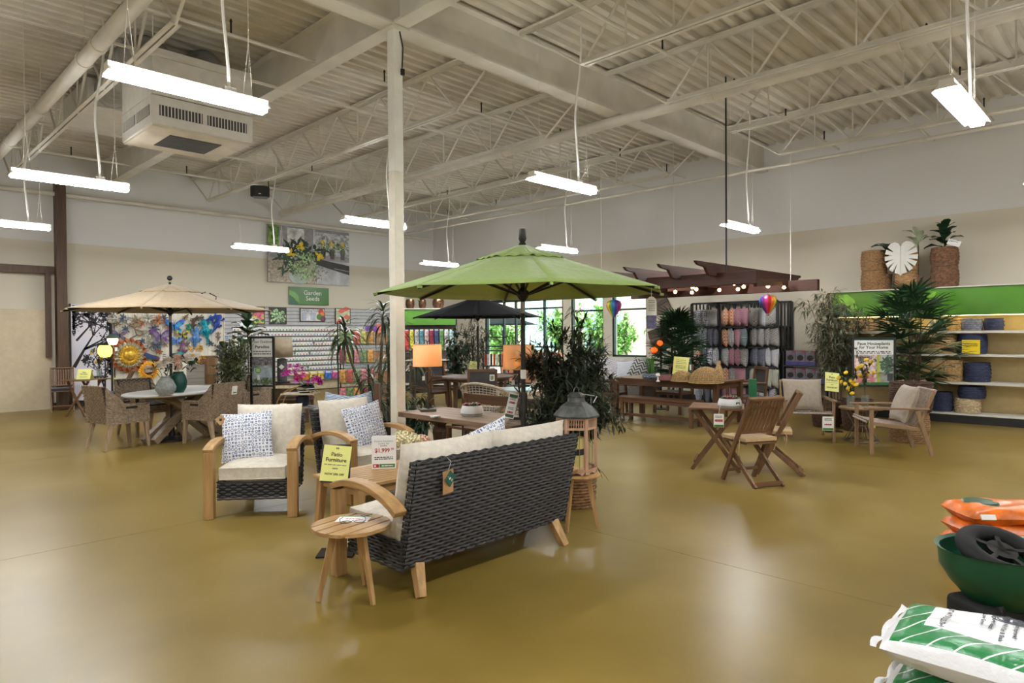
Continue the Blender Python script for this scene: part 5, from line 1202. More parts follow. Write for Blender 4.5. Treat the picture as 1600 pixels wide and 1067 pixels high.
p = PD(175, 498, 14.2); t = thing('glass_ornament', 'clear glass globe ornament hanging under the tan umbrella', 'ornament', p); B().sph((0, 0, 0), .1, 16, 10).obj('globe', mat('clear_glass', (235, 240, 240), .05, var=0, trans=.95), t, smooth=True); B().tube([(0, 0, .1), (0, 0, .2), (pl.x-p.x, pl.y-p.y, .18)], .004, 4).obj('wire', STEEL, t); B().tube([(.101*cos(a), .101*sin(a), 0) for a in [2*pi*k/20 for k in range(20)]], .006, 4, True).obj('band', STEEL, t)
PUR = mat('carton_purple', (58, 40, 62), .6, var=.4, ns=16)
for i, (x, y, w_, h_) in enumerate(((204, 640, .42, .5), (222, 640, .26, .42), (240, 640, .2, .4))):
    p = PD(x, y, 15.4); t = thing('printed_carton', ('large dark purple printed carton under the wall sunflower', 'narrow dark purple printed carton behind the wicker chair', 'small dark purple printed carton behind the white table')[i], 'box', (p.x, p.y, 0), 0, 'purple cartons')
    B().box((0, 0, h_/2), (w_, .25, h_)).obj('carton', PUR, t); b = B(); [b.prism([(.03*cos(a)*(1+.6*(j % 2)), .03*sin(a)*(1+.6*(j % 2))) for j, a in enumerate([pi*k/5 for k in range(10)])], -.128, -.126, lambda u, v_, q, xx=xx, zz=zz: (u+xx, q, v_+zz)) for xx, zz in ((.1*w_, h_*.7), (.3*w_, h_*.82))]; b.obj('white_star_print', mat('star_pink', (190, 160, 180), .6, var=0), t)
# planters with yellow flowers behind the white table
def box_planter(label, x, y, d, w_, h_, z, m, lift, flowers=None, vert=False):
    p = PD(x, y, d); t = thing('wooden_planter', label, 'planter', (p.x, p.y, z), facing(-.5, -.85)); b = None
    n = 3
    for s in (-1, 1):
        for i in range(n):
            B().box((s*(w_/2-.01), 0, h_*(i+.5)/n), (.02, w_-.04, h_/n-.006)).obj('board', m, t); B().box((0, s*(w_/2-.01), h_*(i+.5)/n), (w_, .02, h_/n-.006)).obj('board', m, t)
    B().box((0, 0, h_*.45), (w_-.04, w_-.04, h_*.85)).obj('liner', mat('soil', (60, 48, 38), .9), t)
    if flowers:
        rd = random.Random(x); b = B()
        for i in range(40): leaf_shape(b, (rd.uniform(-.15, .15), rd.uniform(-.15, .15), h_), rvec(rd)+V((0, 0, 1)), (0, 0, 1), .16, .03)
        b.obj('greenery', DEEP, t)['kind'] = 'stuff'
        for i in range(flowers): bloom(t, (rd.uniform(-.2, .2), rd.uniform(-.2, .2), h_+rd.uniform(.05, .2)), .05, SUN, i, 14)
    return t
t = thing('display_bench', 'white topped display bench behind the white dining table', 'table', PD(320, 640, 14.0)*1, R(20)); t.location.z = 0
B().box((0, 0, .55), (1.3, .5, .05)).obj('top', WHITE, t); [B().box((sx_*.58, sy_*.2, .27), (.06, .06, .54)).obj('leg', WHITE, t) for sx_ in (-1, 1) for sy_ in (-1, 1)]
GREYP = wood('grey_planter', (128, 124, 118), (160, 156, 148), 0); BRNP = wood('brown_planter', (110, 78, 48), (150, 112, 74), 2)
box_planter('weathered grey wooden planter with yellow flowers behind the teal vase', 308, 590, 13.9, .34, .42, .576, GREYP, 0, 7)
box_planter('taller brown wooden planter next to the weathered grey planter', 327, 590, 14.0, .3, .6, .576, BRNP, 0)
p = PD(305, 555, 14.2); t = thing('flower_pot', 'small white pot of yellow flowers above the grey planter', 'flowers', p); pot(t, .09, .12, .14, POTW, -.1)
for i in range(9): bloom(t, (.12*cos(i*2.4), .12*sin(i*2.4), .1+.04*(i % 3)), .055, SUN, i, 14)
B().box((0, .0, -.12), (.5, .3, .03)).obj('shelf_board', GREYP, t); B().cyl((0, .1, -.13), (0, .1, -1.2), .02).obj('shelf_post', GREYP, t)
# ================================================================ photo board and hanging sign on the left wall
def board(name, label, x0, x1, z0, z1, m, depth=.04, Y=WY+.03, frame=None):
    t = thing(name, label, 'picture' if name != 'hanging_sign' else 'sign', ((x0+x1)/2, Y, (z0+z1)/2)); B().box((0, 0, 0), (x1-x0, depth, z1-z0)).obj('panel', m, t)
    if frame:
        for s in (-1, 1): B().box((s*(x1-x0)/2, -.004, 0), (.02, depth+.01, z1-z0+.02)).obj('frame_bar', frame, t); B().box((0, -.004, s*(z1-z0)/2), (x1-x0+.02, depth+.01, .02)).obj('frame_bar', frame, t)
    return t
def flatp(t, pts, m, y, name): return B().prism(pts, y-.0008, y, lambda u, v_, q: (u, q, v_)).obj(name, m, t)
def rect(x0, x1, z0, z1): return [(x0, z0), (x1, z0), (x1, z1), (x0, z1)]
def oval(cx, cz, rx, rz, n=18): return [(cx+rx*cos(2*pi*k/n), cz+rz*sin(2*pi*k/n)) for k in range(n)]
def flat_leaves(t, n, cx, cz, rx, rz, L, w, m, y, seed, name):
    rd = random.Random(seed); b = B()
    for i in range(n):
        a = rd.uniform(0, 6.28); r = math.sqrt(rd.random()); x, z = cx+rx*r*cos(a), cz+rz*r*sin(a); e = rd.uniform(0, 6.28); l = L*rd.uniform(.6, 1.2)
        c_, s_ = cos(e), sin(e); b.poly([(x+(u*c_-v_*s_), y-i*1e-6, z+(u*s_+v_*c_)) for u, v_ in ((0, 0), (l*.5, w/2), (l, 0), (l*.5, -w/2))])
    o = b.obj(name, m, t); o['kind'] = 'stuff'; return o
def fm(name, c, var=.1, ns=6): return mat('print_'+name, c, .45, var=var, ns=ns)
xa, xb = PY(418, 350, YW-.1).x, PY(545, 363, YW-.1).x
t = board('photo_board', 'large photo board of a potted ivy with daffodils on a kitchen counter', xa, xb, 3.07, 4.66, fm('grey', (150, 148, 152)), .05, YW-.08)
hw, hh, y = (xb-xa)/2, .795, -.026
flatp(t, rect(-hw, hw*.15, -hh, -hh*.15), fm('counter_stone', (168, 158, 142), .25, 20), y, 'printed_worktop'); flatp(t, rect(hw*.15, hw, -hh, -.1), fm('marble', (186, 186, 192), .12, 4), y, 'printed_cabinet')
flatp(t, [(hw*.1, -.05), (hw, -.2), (hw, -.48), (hw*.1, -.22)], fm('dark_drawer', (52, 50, 52)), y-.001, 'printed_drawer'); flatp(t, [(hw*.6, -.3), (hw, -.36), (hw, -.38), (hw*.6, -.32)], fm('handle', (170, 170, 170)), y-.002, 'printed_handle')
flatp(t, rect(-hw, -hw*.75, hh*.1, hh), fm('leafy', (96, 124, 60), .5, 9), y-.001, 'printed_plant'); flatp(t, rect(-hw*.55, -hw*.15, .1, hh*.95), fm('pale', (200, 200, 204), .3, 5), y-.001, 'printed_window'); flatp(t, rect(hw*.12, hw, .05, hh*.9), fm('bush_grey', (170, 172, 176), .35, 12), y-.001, 'printed_window'); flatp(t, rect(hw*.07, hw*.12, -.02, hh), fm('pale2', (206, 206, 210), .1), y-.002, 'printed_window_bar')
for i, x in enumerate((.32, .55, .82)):
    flatp(t, [(hw*(x-.07), .25), (hw*(x+.07), .25), (hw*(x+.05), -.04), (hw*(x-.05), -.04)], fm('vase_dark%d' % i, ((70, 68, 70), (84, 80, 80), (96, 94, 96))[i]), y-.003, 'printed_vase'); flat_leaves(t, 24, hw*x, .36, .12, .14, .16, .03, fm('daffleaf', (86, 112, 50), .3), y-.005, i, 'printed_leaves'); flat_leaves(t, 5, hw*x, .42, .06, .08, .1, .06, fm('daffodil', (224, 196, 40), .1), y-.006, i+9, 'printed_flowers')
B().tube([(hw*.42+.1*cos(a), y-.001, .05+.15*sin(a)) for a in [pi*k/10 for k in range(11)]], .018, 5).obj('printed_tap', INK, t)
flatp(t, oval(-hw*.28, -hh*.78, .3, .2), fm('bowl', (176, 192, 186), .08), y-.003, 'printed_bowl'); flat_leaves(t, 70, -hw*.5, -.1, .35, .35, .3, .07, fm('fern', (40, 66, 44), .3), y-.005, 21, 'printed_leaves')
flat_leaves(t, 60, -hw*.15, .1, .4, .3, .3, .1, fm('darkleaf', (36, 56, 40), .3), y-.006, 22, 'printed_leaves'); flat_leaves(t, 240, -hw*.17, -.28, .42, .42, .09, .05, leafmat('print_ivy', (140, 164, 120), .5, .4), y-.008, 23, 'printed_ivy'); flat_leaves(t, 30, hw*.2, -.5, .25, .2, .09, .03, fm('tendril', (90, 100, 66)), y-.009, 24, 'printed_tendrils')
for x, z in ((-.3, .28), (.28, -.0), (-.62, .02)): flat_leaves(t, 9, x, z, .04, .04, .16, .09, fm('daffodil', (224, 196, 40), .1), y-.0095, int(x*50), 'printed_flowers')
x0, x1 = PY(453, 448, YW-.1).x, PY(515, 453, YW-.1).x
t = board('hanging_sign', 'green Garden Seeds sign with a leaf motif below the large photo board', x0, x1, 2.46, 2.97, mat('sign_green', (58, 112, 40), .35, var=.12, ns=1.2), .03, YW-.04); hw, hh = (x1-x0)/2, .25
text('Garden\nSeeds', .19, PAPER, t, (.1, -.018, .01), lead=.85); SGL = mat('sign_leaf_light', (104, 160, 60), .35, var=.05); SGD = mat('sign_leaf_dark', (30, 92, 56), .35, var=.05)
flatp(t, [(-hw, hh*.6), (-hw*.75, hh*.45), (-hw*.55, -.0), (-hw*.5, -hh*.8), (-hw*.7, -hh*.5), (-hw, -hh*.1)], SGL, -.016, 'leaf_motif'); flatp(t, [(-hw, hh*.1), (-hw*.75, -hh*.3), (-hw*.55, -hh), (-hw, -hh)], SGD, -.017, 'leaf_motif')
for s in (-1, 1): B().cyl((s*hw*.8, 0, .25), (s*hw*.8, 0, .6), .003, n=4).obj('hanging_wire', STEEL, t)
# ================================================================ seed display
SX0, SX1 = e+.02, 13.6
sw = thing('slatwall', 'long grey slatwall carrying rows of seed packets', 'display wall', (0, WY, 0)); SLAT = mat('slat_grey', (190, 190, 192), .5, var=.04)
me = B().box((0, 0, 0), (SX1-SX0, .03, .085)).mesh('slat', SLAT); me2 = B().box((0, 0, 0), (SX1-SX0, .02, .02)).mesh('groove', mat('slat_groove', (96, 96, 100), .6))
for i in range(20): z = .42+i*.1; put('slat', me, sw, ((SX0+SX1)/2, 0, z)); put('groove', me2, sw, ((SX0+SX1)/2, .008, z+.05))
B().box(((SX0+SX1)/2, .02, .2), (SX1-SX0, .02, .36)).obj('base_panel', mat('base_beige', (196, 180, 150), .6), sw)
prints = [(206, 70, 70), (226, 150, 60), (80, 140, 70), (150, 90, 150), (210, 190, 70), (96, 150, 96), (224, 120, 140), (120, 130, 170)]
def packet_mat(i, c):
    m, nt, b = newmat('packet_print_%d' % i); g = nt.nodes.new('ShaderNodeTexCoord'); mp = nt.nodes.new('ShaderNodeMapping'); nt.links.new(g.outputs['Object'], mp.inputs[0]); mp.inputs['Scale'].default_value = (30, 0, 24); mp.inputs['Location'].default_value = (0, 0, .28)
    gr = nt.nodes.new('ShaderNodeTexGradient'); gr.gradient_type = 'SPHERICAL'; nt.links.new(mp.outputs[0], gr.inputs[0])
    nt.links.new(ramp(nt, gr.outputs[0], [(0, (236, 238, 232)), (.22, (236, 238, 232)), (.4, scale_c(tuple((q+200)/2 for q in c), 1)), (1, c)]), b.inputs['Base Color']); b.inputs['Roughness'].default_value = .5; return m
PKM = [B().box((0, 0, 0), (.09, .012, .122)).mesh('seed_packet', packet_mat(i, c_)) for i, c_ in enumerate(prints)]
rd = random.Random(31); rows = [(1.755-.14*i) for i in range(10)]
LEDGE = mat('ledge_dark', (112, 112, 116), .5); gaps = (1.0,)
for r_, z in enumerate(rows):
    spans = [(7.42, 11.45)] if r_ < 3 else [(7.42, 7.75), (8.85, 10.78)] if r_ < 6 else [(8.6, 10.78)]
    for s0, s1 in spans:
        tag(B().box(((s0+s1)/2, WY-.045, z-.062), (s1-s0, .06, .006)).box(((s0+s1)/2, WY-.075, z-.05), (s1-s0, .004, .03)).obj('packet_ledge', LEDGE), 'dark ledge holding the '+('top', 'second', 'third', 'fourth', 'fifth', 'sixth', 'seventh', 'eighth', 'ninth', 'tenth')[r_]+' row of seed packets', 'shelf', 'seed packet ledges')
        x = s0+.05; k0 = rd.randint(0, 7); run = 0
        while x < s1-.04:
            if run <= 0: k0 = rd.randint(0, 7); run = rd.randint(1, 4)
            run -= 1
            o = put('seed_packet', PKM[k0], None, (x, WY-.045-rd.uniform(0, .012), z), (-.12, 0, rd.uniform(-.05, .05)))
            tag(o, 'white seed packet with a small picture in the '+('top', 'second', 'third', 'fourth', 'fifth', 'sixth', 'seventh', 'eighth', 'ninth', 'tenth')[r_]+' row of the seed wall', 'seed packet', 'seed packets on the slatwall')
            x += .098 if rd.random() > .03 else .16
tag(B().box((9.75, WY-.06, .30), (2.3, .1, .02)).obj('packet_ledge', LEDGE), 'dark lowest ledge holding the large flower seed bags', 'shelf', 'seed packet ledges')
for i, (nm, c_) in enumerate((('red', (206, 60, 60)), ('orange', (224, 120, 50)), ('yellow', (232, 190, 50)), ('golden', (226, 170, 60)), ('blue', (60, 110, 190)), ('pink', (210, 80, 140)))):
    t = thing('flower_seed_bag', nm+' printed flower seed bag below the packet rows', 'seed bag', (9.25+i*.24, WY-.06, .31), 0, 'large flower seed bags'); B().box((0, 0, .12), (.21, .04, .24)).obj('bag', mat('bag_'+nm, c_, .35, var=.35, ns=14), t, bevel=.01); B().box((0, -.022, .2), (.16, .003, .05)).obj('bag_header', PAPER, t)
def pic(label, px0, px1, py0, py1, c_, paint):
    P0, P1 = PY(px0, py0, WY-.04), PY(px1, py1, WY-.04); t = board('framed_picture', label, P0.x, P1.x, P1.z, P0.z, fm('pic_%d' % px0, c_, .25, 5), .02, WY-.04, mat('pic_edge', (90, 70, 60), .6)); paint(t, (P1.x-P0.x)/2, (P0.z-P1.z)/2); return t
PINK = leafmat('print_pink', (224, 90, 130), .5, .2)
pic('square picture of a pink flower on the slatwall', 387, 413, 479, 506, (190, 184, 110), lambda t, w, h: (flat_leaves(t, 40, .05, .05, w*.6, h*.45, .1, .06, PINK, -.013, 1, 'printed_flower'), flat_leaves(t, 6, .0, -h*.6, .12, .08, .2, .1, fm('pleaf', (70, 120, 60)), -.012, 2, 'printed_leaf')))
pic('square picture of green leafy seedlings on the slatwall', 421, 447, 480, 506, (40, 50, 36), lambda t, w, h: flat_leaves(t, 90, 0, .0, w*.85, h*.75, .1, .05, leafmat('print_sprout', (150, 180, 140), .5, .35), -.013, 3, 'printed_leaves'))
pic('square picture of sliced melon on the slatwall', 524, 547, 482, 506, (196, 206, 170), lambda t, w, h: [flatp(t, [(cx-.14, cz), (cx, cz+.1), (cx+.16, cz+.02), (cx, cz-.06)], fm('melon', (224, 110, 96)), -.012-.0009*i, 'printed_slice') for i, (cx, cz) in enumerate(((-.05, .14), (.12, -.04), (-.12, -.18), (.1, .2)))])
def early(t, w, h):
    text('Early Spring Seeds', .1, mat('ink_navy', (40, 56, 110), .6, var=0), t, (-w*.25, -.012, h*.7), sx=.8); lines(t, -w*.9, -w*.5, [h*(.3-.2*i) for i in range(6)], -.012, .018, mat('ink_blue', (120, 140, 180), .6, var=0), 3); lines(t, -w*.2, w*.25, [h*(.3-.2*i) for i in range(6)], -.012, .018, mat('ink_blue', (120, 140, 180), .6, var=0), 3)
    for i, (x, z, c_) in enumerate(((.7, .5, (190, 60, 40)), (.82, .0, (214, 120, 60)), (.55, -.3, (80, 130, 50)), (.85, -.6, (110, 70, 90)))): flatp(t, oval(w*x, h*z, .09, .09), fm('veg%d' % i, c_), -.0125-.0002*i, 'printed_vegetable')
pic('white Early Spring Seeds chart with vegetables on the slatwall', 469, 507, 482, 502, (232, 234, 236), early)
P = PY(354, 527, WY-.04); t = thing('slatwall_label', 'small pale blue label on the slatwall beside the wall art panel', 'sign', (P.x, WY-.03, P.z)); B().box((0, 0, 0), (.14, .01, .11)).obj('card', fm('label_blue', (176, 200, 214)), t); lines(t, -.05, .05, [.02, -.02], -.006, .016, mat('ink_navy', (40, 56, 110), .6, var=0), 2)
# ================================================================ poster stand, console, lamp, ring shelf
def poster(label, loc, rz, w, h, zb, stand=True):
    t = thing('poster_stand', label, 'sign', loc, rz); B().box((0, 0, zb+h/2), (w, .012, h)).obj('poster_sheet', PAPER, t)
    for s in (-1, 1): B().box((s*(w/2+.012), 0, (zb+h)/2), (.035, .035, zb+h)).obj('side_post', BLACK, t); B().box((s*(w/2+.012), 0, .015), (.05, .4, .03)).obj('foot', BLACK, t)
    for z in (zb, zb+h): B().box((0, 0, z), (w+.05, .03, .03)).obj('cross_bar', BLACK, t)
    return t
pp = PD(411, 640, 11.0); t = poster('black framed Your Outdoor Paradise poster stand with a patio picture', (pp.x, pp.y, 0), facing(-.72, -.69), .35, .8, .76); y = -.0075
text('Your Outdoor', .062, INK, t, (0, y, 1.49), sx=.9); text('Paradise', .07, INK, t, (0, y, 1.405), bold=.001); lines(t, -.15, .15, [1.33, 1.29], y, .018, GREYINK, 6)
flatp(t, rect(-.175, .175, .78, 1.24), fm('patio_scene', (138, 146, 150), .35, 8), y, 'printed_picture'); flatp(t, rect(-.175, .175, 1.1, 1.24), fm('patio_town', (112, 108, 110), .5, 26), y-.001, 'printed_skyline'); flatp(t, rect(-.14, .16, .9, 1.06), fm('patio_pool', (170, 186, 196), .15), y-.0015, 'printed_terrace'); flatp(t, oval(-.07, 1.02, .05, .055), fm('badge', (130, 176, 70), .05), y-.003, 'green_badge'); lines(t, -.1, -.04, [1.04, 1.02, 1.0], y-.0045, .01, PAPER, 2)
flat_leaves(t, 40, 0, .83, .17, .05, .06, .03, fm('hedge', (86, 104, 60), .3), y-.002, 5, 'printed_hedge')
flatp(t, rect(-.085, -.045, .86, .94), PAPER, y-.003, 'printed_lantern'); B().tube([(.08+.03*cos(2*pi*k/14), y-.002, .96+.04*sin(2*pi*k/14)) for k in range(14)], .003, 4, True).obj('printed_chair', GREYINK, t)
CONS = wood('console_wood', (72, 54, 44), (110, 84, 68), 0)
pc = PD(436, 640, 12.3); t = thing('console_table', 'dark wood two-tier console behind the poster stand', 'table', (pc.x, pc.y, 0), facing(-.7, -.72))
for z in (.7, .42): B().box((0, 0, z), (1.2, .4, .035)).obj('shelf', CONS, t, bevel=.004)
for sx_ in (-1, 1):
    for sy_ in (-1, 1): B().box((sx_*.56, sy_*.16, .35), (.06, .06, .7)).obj('leg', CONS, t)
B().box((0, .14, .35), (1.1, .02, .5)).obj('back_panel', mat('panel_beige', (150, 128, 98), .7), t)
ps = PD(441, 606, 12.2); t = thing('table_lamp', 'unlit lamp with a pale drum shade and dark textured base behind the poster stand', 'lamp', (ps.x, ps.y, .72))
B().box((0, 0, .015), (.2, .2, .03)).obj('foot', BLACK, t); B().lathe([(.085, .03), (.09, .1), (.09, .4), (.08, .44), (.03, .46)], 18).obj('base', mat('lamp_slate', (66, 66, 66), .6, var=.4, ns=40, bmp=.8, bs_=40), t, smooth=True)
b = B().lathe([(.2, .47), (.18, .83)], 28); b.f = [f for f in b.f if len(f) == 4]; o = b.obj('lamp_shade', shade_mat('cream_shade', (214, 204, 184), 0), t, smooth=True); o.modifiers.new('cloth', 'SOLIDIFY').thickness = .003
B().prism([(-.05, 0), (0, -.05), (.05, 0), (0, .05)], -.002, .002, lambda x, y_, q: (x, q, y_)).obj('diamond_tag', PAPER, t, (-.06, -.1, .3), (0, 0, -.7))
B().cyl((0, 0, .45), (0, 0, .8), .008).obj('stem', BLACK, t)
er = PD(470, 660, 10.0); t = thing('ring_shelf', 'round gold ring shelf unit with two grey shelves behind the armchairs', 'shelf', (er.x, er.y, 0), facing(-.72, -.69)); GOLDM = mat('gold_metal', (176, 142, 96), .35, .7)
for yy_ in (-.14, .14): B().tube([(.32*cos(2*pi*k/36), yy_, .5+.32*sin(2*pi*k/36)) for k in range(36)], .009, 6, True).obj('ring', GOLDM, t, smooth=True)
B().box((0, 0, .72), (.5, .3, .02)).obj('shelf', mat('shelf_pale', (190, 178, 158), .5), t); B().box((0, 0, .52), (.6, .3, .02)).obj('shelf', mat('shelf_grey', (120, 116, 112), .5), t)
for x in (-.2, .2): B().box((x, 0, .1), (.04, .34, .2)).obj('foot', GOLDM, t)
B().box((-.2, -.16, .5), (.1, .004, .18)).obj('price_tag', PAPER, t); lines(t, -.24, -.16, [.56, .54], -.163, .012, INK, 3); lines(t, -.23, -.17, [.49], -.163, .02, RED, 3); B().box((-.2, -.163, .42), (.09, .001, .012)).obj('tag_band', GREENINK, t)
op = PD(478, 612, 10.0); t = thing('orchid', 'bright magenta orchid in a black striped bowl on the ring shelf', 'plant', (op.x+.0, op.y, .731)); MAG = leafmat('orchid_magenta', (176, 40, 140), .5, .25)
B().lathe([(0, 0), (.09, 0), (.13, .05), (.12, .1), (.1, .1), (.09, .02), (0, .02)], 22).obj('bowl', INK, t, smooth=True)
for z in (.025, .06): B().lathe([(.116 if z < .05 else .13, z), (.122 if z < .05 else .13, z+.01)], 22).obj('stripe', PAPER, t)
for i, q in enumerate(([(0, 0, .08), (-.1, .05, .3), (-.16, .1, .36)], [(0, 0, .08), (.05, .0, .25), (.1, -.05, .22)])): B().tube(bez(q, 8), .005, 5).obj('stem', DEEP, t)
rd = random.Random(2)
for i in range(26): c_ = (-.14, .1, .3) if i < 16 else (.1, -.06, .16); r_ = .15 if i < 16 else .1; q = rvec(rd); bloom(t, (c_[0]+q.x*r_, c_[1]+q.y*r_, c_[2]+q.z*r_*.8), .06, MAG, i, 14)
for i in range(6): leaf_a = i*1.05; put('leaf', LEAFY, t, (0, 0, .08), (.2, 0, leaf_a), scale=(.9,)*3)
t = thing('dark_pot', 'dark navy pot on the lower shelf of the ring unit', 'pot', (er.x+.05, er.y+.03, .531)); B().lathe([(0, 0), (.08, 0), (.1, .05), (.1, .14), (.08, .15), (.075, .1), (0, .1)], 20).obj('pot', mat('pot_navy', (30, 34, 52), .3), t, smooth=True)
# wire display rack with bulb bags
rk = PD(570, 640, 13.6); t = thing('wire_rack', 'tall black wire rack with bags and brown cartons behind the dracaena', 'rack', (rk.x, rk.y, 0), facing(-.62, -.78))
for sx_ in (-1, 1):
    for sy_ in (-1, 1): B().cyl((sx_*.5, sy_*.18, 0), (sx_*.5, sy_*.18, 1.85), .014, n=6).obj('upright', BLACK, t)
lev = [.25, .62, 1.02, 1.4]
for z in lev+[.05]:
    b = B()
    for s in (-1, 1): b.cyl((-.5, s*.18, z), (.5, s*.18, z), .01, n=6).cyl((s*.5, -.18, z), (s*.5, .18, z), .01, n=6)
    for i in range(11): b.cyl((-.5+.1*i, -.18, z), (-.5+.1*i, .18, z), .005, n=4)
    b.obj('wire_shelf', mat('wire_green', (90, 96, 84), .5), t)
def inrack(x, y, z): return t.matrix_basis @ V((x, y, z))
rkt = t; bagc = [(170, 120, 66), (150, 74, 62), (150, 146, 80), (96, 116, 80), (170, 104, 112), (116, 56, 62)]; rd = random.Random(6); nms = ('orange', 'red', 'lime', 'green', 'pink', 'maroon')
for li, z in enumerate(lev):
    for i in range(5):
        k = rd.randint(0, 5); o = B().box((0, 0, .13), (.13, .07, .26)).obj('bulb_bag', mat('bulbbag_'+nms[k], bagc[k], .4, var=.55, ns=22), None, inrack(-.42+i*.14, -.08, z+.011), (0, 0, t.rotation_euler[2]+rd.uniform(-.1, .1)), bevel=.02)
        tag(o, nms[k]+' printed flower bulb bag on the '+('lowest', 'second', 'third', 'top')[li]+' shelf of the wire rack', 'bag', 'bulb bags on the wire rack')
    c_ = thing('cardboard_bin', 'brown cardboard bin on the '+('lowest', 'second', 'third', 'top')[li]+' shelf of the wire rack', 'box', inrack(.36, 0, z+.011), t.rotation_euler[2], 'cardboard bins'); B().box((0, 0, .11), (.26, .3, .22)).obj('carton', mat('cardboard', (140, 104, 70), .8), c_); B().box((0, -.152, .13), (.06, .004, .025)).obj('hand_hole', INK, c_)
for i, (nm, c_) in enumerate((('purple', (104, 60, 150)), ('coral', (206, 110, 96)), ('white', (220, 216, 220)))):
    p = PD(585+i*9, 528 if i == 0 else 545, 13.2); o = B().box((0, 0, 0), (.24 if i == 0 else .13, .1, .12 if i == 0 else .2)).obj('bulb_carton', mat('bulbcarton_'+nm, c_, .5, var=.25, ns=20), None, inrack(.15+i*.16, -.02, 1.40+.011+.24+.06), (0, 0, rkt.rotation_euler[2])); tag(o, nm+' carton on top of the bags in the wire rack', 'box', 'bulb cartons')
# cushions on a wooden chair behind the armchairs
SPLAT = blockprint('ink_splash_print', (200, 212, 222), (70, 92, 120), 22, kind=1); ps_ = pillow_mesh('throw_pillow', .42, .42, .15, SPLAT)
cb = PD(548, 660, 8.2); t = thing('wooden_chair', 'dark wooden chair holding two blue splash pillows behind the armchairs', 'chair', (cb.x, cb.y, 0), facing(-.7, -.7))
B().box((0, 0, .42), (.6, .55, .05)).obj('seat', CONS, t); [B().box((sx_*.26, sy_*.24, .2), (.05, .05, .4)).obj('leg', CONS, t) for sx_ in (-1, 1) for sy_ in (-1, 1)]; B().box((.33, .0, .5), (.06, .12, 1.0)).obj('tall_post', wood('post_rustic', (70, 50, 38), (120, 80, 50), 2), t)
for i, (x, a) in enumerate(((-.14, .15), (.1, -.2))): o = put('throw_pillow', ps_, None, t.matrix_basis @ V((x, .0-.05*i, .66)), (-.2, a, t.rotation_euler[2]+.2*i)); tag(o, ('blue splash print pillow at the back of the dark wooden chair', 'blue splash print pillow in front on the dark wooden chair')[i], 'pillow', 'blue splash pillows')
# ================================================================ gondola with hanging fabric near the corner
def gondola(name, label, loc, rz, L, D_, z0, zh0, zh1, shelves, hm, back, lips=True):
    t = thing(name, label, 'shelving', loc, rz); B().box((0, D_/2-.02, zh1/2), (L, .03, zh1)).obj('back_panel', back, t); SH = mat('shelf_white', (216, 212, 200), .5, var=.02)
    for z in shelves: B().box((0, 0, z-.015), (L, D_-.05, .03)).obj('shelf', SH, t); B().box((0, -D_/2+.02, z-.02), (L, .012, .04)).obj('price_rail', SH, t)
    B().box((0, -.02, z0/2), (L, D_-.06, z0)).obj('kick_base', BASE, t)
    B().box((0, -D_/2+.05, (zh0+zh1)/2), (L, .02, zh1-zh0)).obj('header_panel', hm, t)
    for s in (-1, 1): B().box((s*L/2, -D_/2+.05, (zh0+zh1)/2), (.04, .05, zh1-zh0)).obj('header_end', BLACK, t); B().box((s*L/2, 0, .5*zh0), (.03, D_-.1, zh0)).obj('end_panel', mat('gondola_grey', (120, 116, 108), .6), t)
    B().box((0, 0, zh1+.01), (L+.02, D_, .02)).obj('top_board', SH, t); return t
HDR = mat('header_green', (84, 138, 44), .22, var=.12, ns=.8)
gA = PD(672, 600, 19.0); g1 = gondola('fabric_gondola', 'shelving unit with a green header and hanging garden flags', (gA.x, gA.y, 0), facing(-.7, -.72), 1.55, .5, .12, 1.85, 2.3, [.2, .6, .88], HDR, mat('gondola_dark', (110, 104, 100), .6))
B().cyl((-.7, -.15, 1.72), (.7, -.15, 1.72), .012).obj('hanging_rail', BLACK, g1)
fl = [('red and blue', (170, 60, 60)), ('yellow', (214, 180, 60)), ('grey striped', (150, 150, 150)), ('teal', (70, 120, 130)), ('white and red', (200, 150, 150)), ('maroon floral', (120, 40, 56)), ('navy', (50, 60, 100)), ('green', (80, 120, 70)), ('white', (214, 210, 204)), ('light blue', (140, 170, 190))]
for i, (nm, c_) in enumerate(fl):
    t = thing('garden_flag', nm+' printed garden flag hanging under the green header', 'flag', g1.matrix_basis @ V((-.63+i*.14, -.17, 1.7)), g1.rotation_euler[2], 'hanging garden flags'); B().box((0, 0, -.28), (.11, .012, .56)).obj('cloth', mat('flag_%d' % i, c_, .7, var=.5, ns=14), t); B().box((0, 0, .01), (.1, .01, .03)).obj('hanger', PAPER, t)
for i, x in enumerate((-.55, -.2, .25)):
    t = thing('copper_pot', ('dark copper pot on the green gondola next to the column', 'dark copper pot in the middle of the green gondola top', 'wide dark copper pot beside the black umbrella')[i], 'pot', g1.matrix_basis @ V((x, 0, 2.32)), 0, 'copper pots'); r_ = (.13, .11, .17)[i]; B().lathe([(0, 0), (r_*.75, 0), (r_, .12), (r_*.95, .22), (r_*.8, .27), (r_*.75, .27), (r_*.7, .2), (0, .2)], 22).obj('pot', mat('copper_dark', (96, 70, 52), .3, .8, var=.25), t, smooth=True)
    if i == 2: [put('leaf', LEAFY, t, (0, 0, .25), (.5, 0, k*1.2)) for k in range(6)]
for i in range(8):
    o = B().box((0, 0, .1), (.14, .2, .2)).obj('boxed_item', mat('boxed_%d' % (i % 4), [(180, 176, 170), (120, 120, 124), (150, 110, 90), (90, 100, 110)][i % 4], .6, var=.3), None, g1.matrix_basis @ V((-.6+.17*i, -.02, .6)), (0, 0, g1.rotation_euler[2])); tag(o, 'small boxed item on the low shelf under the garden flags', 'box', 'boxed items under the flags')
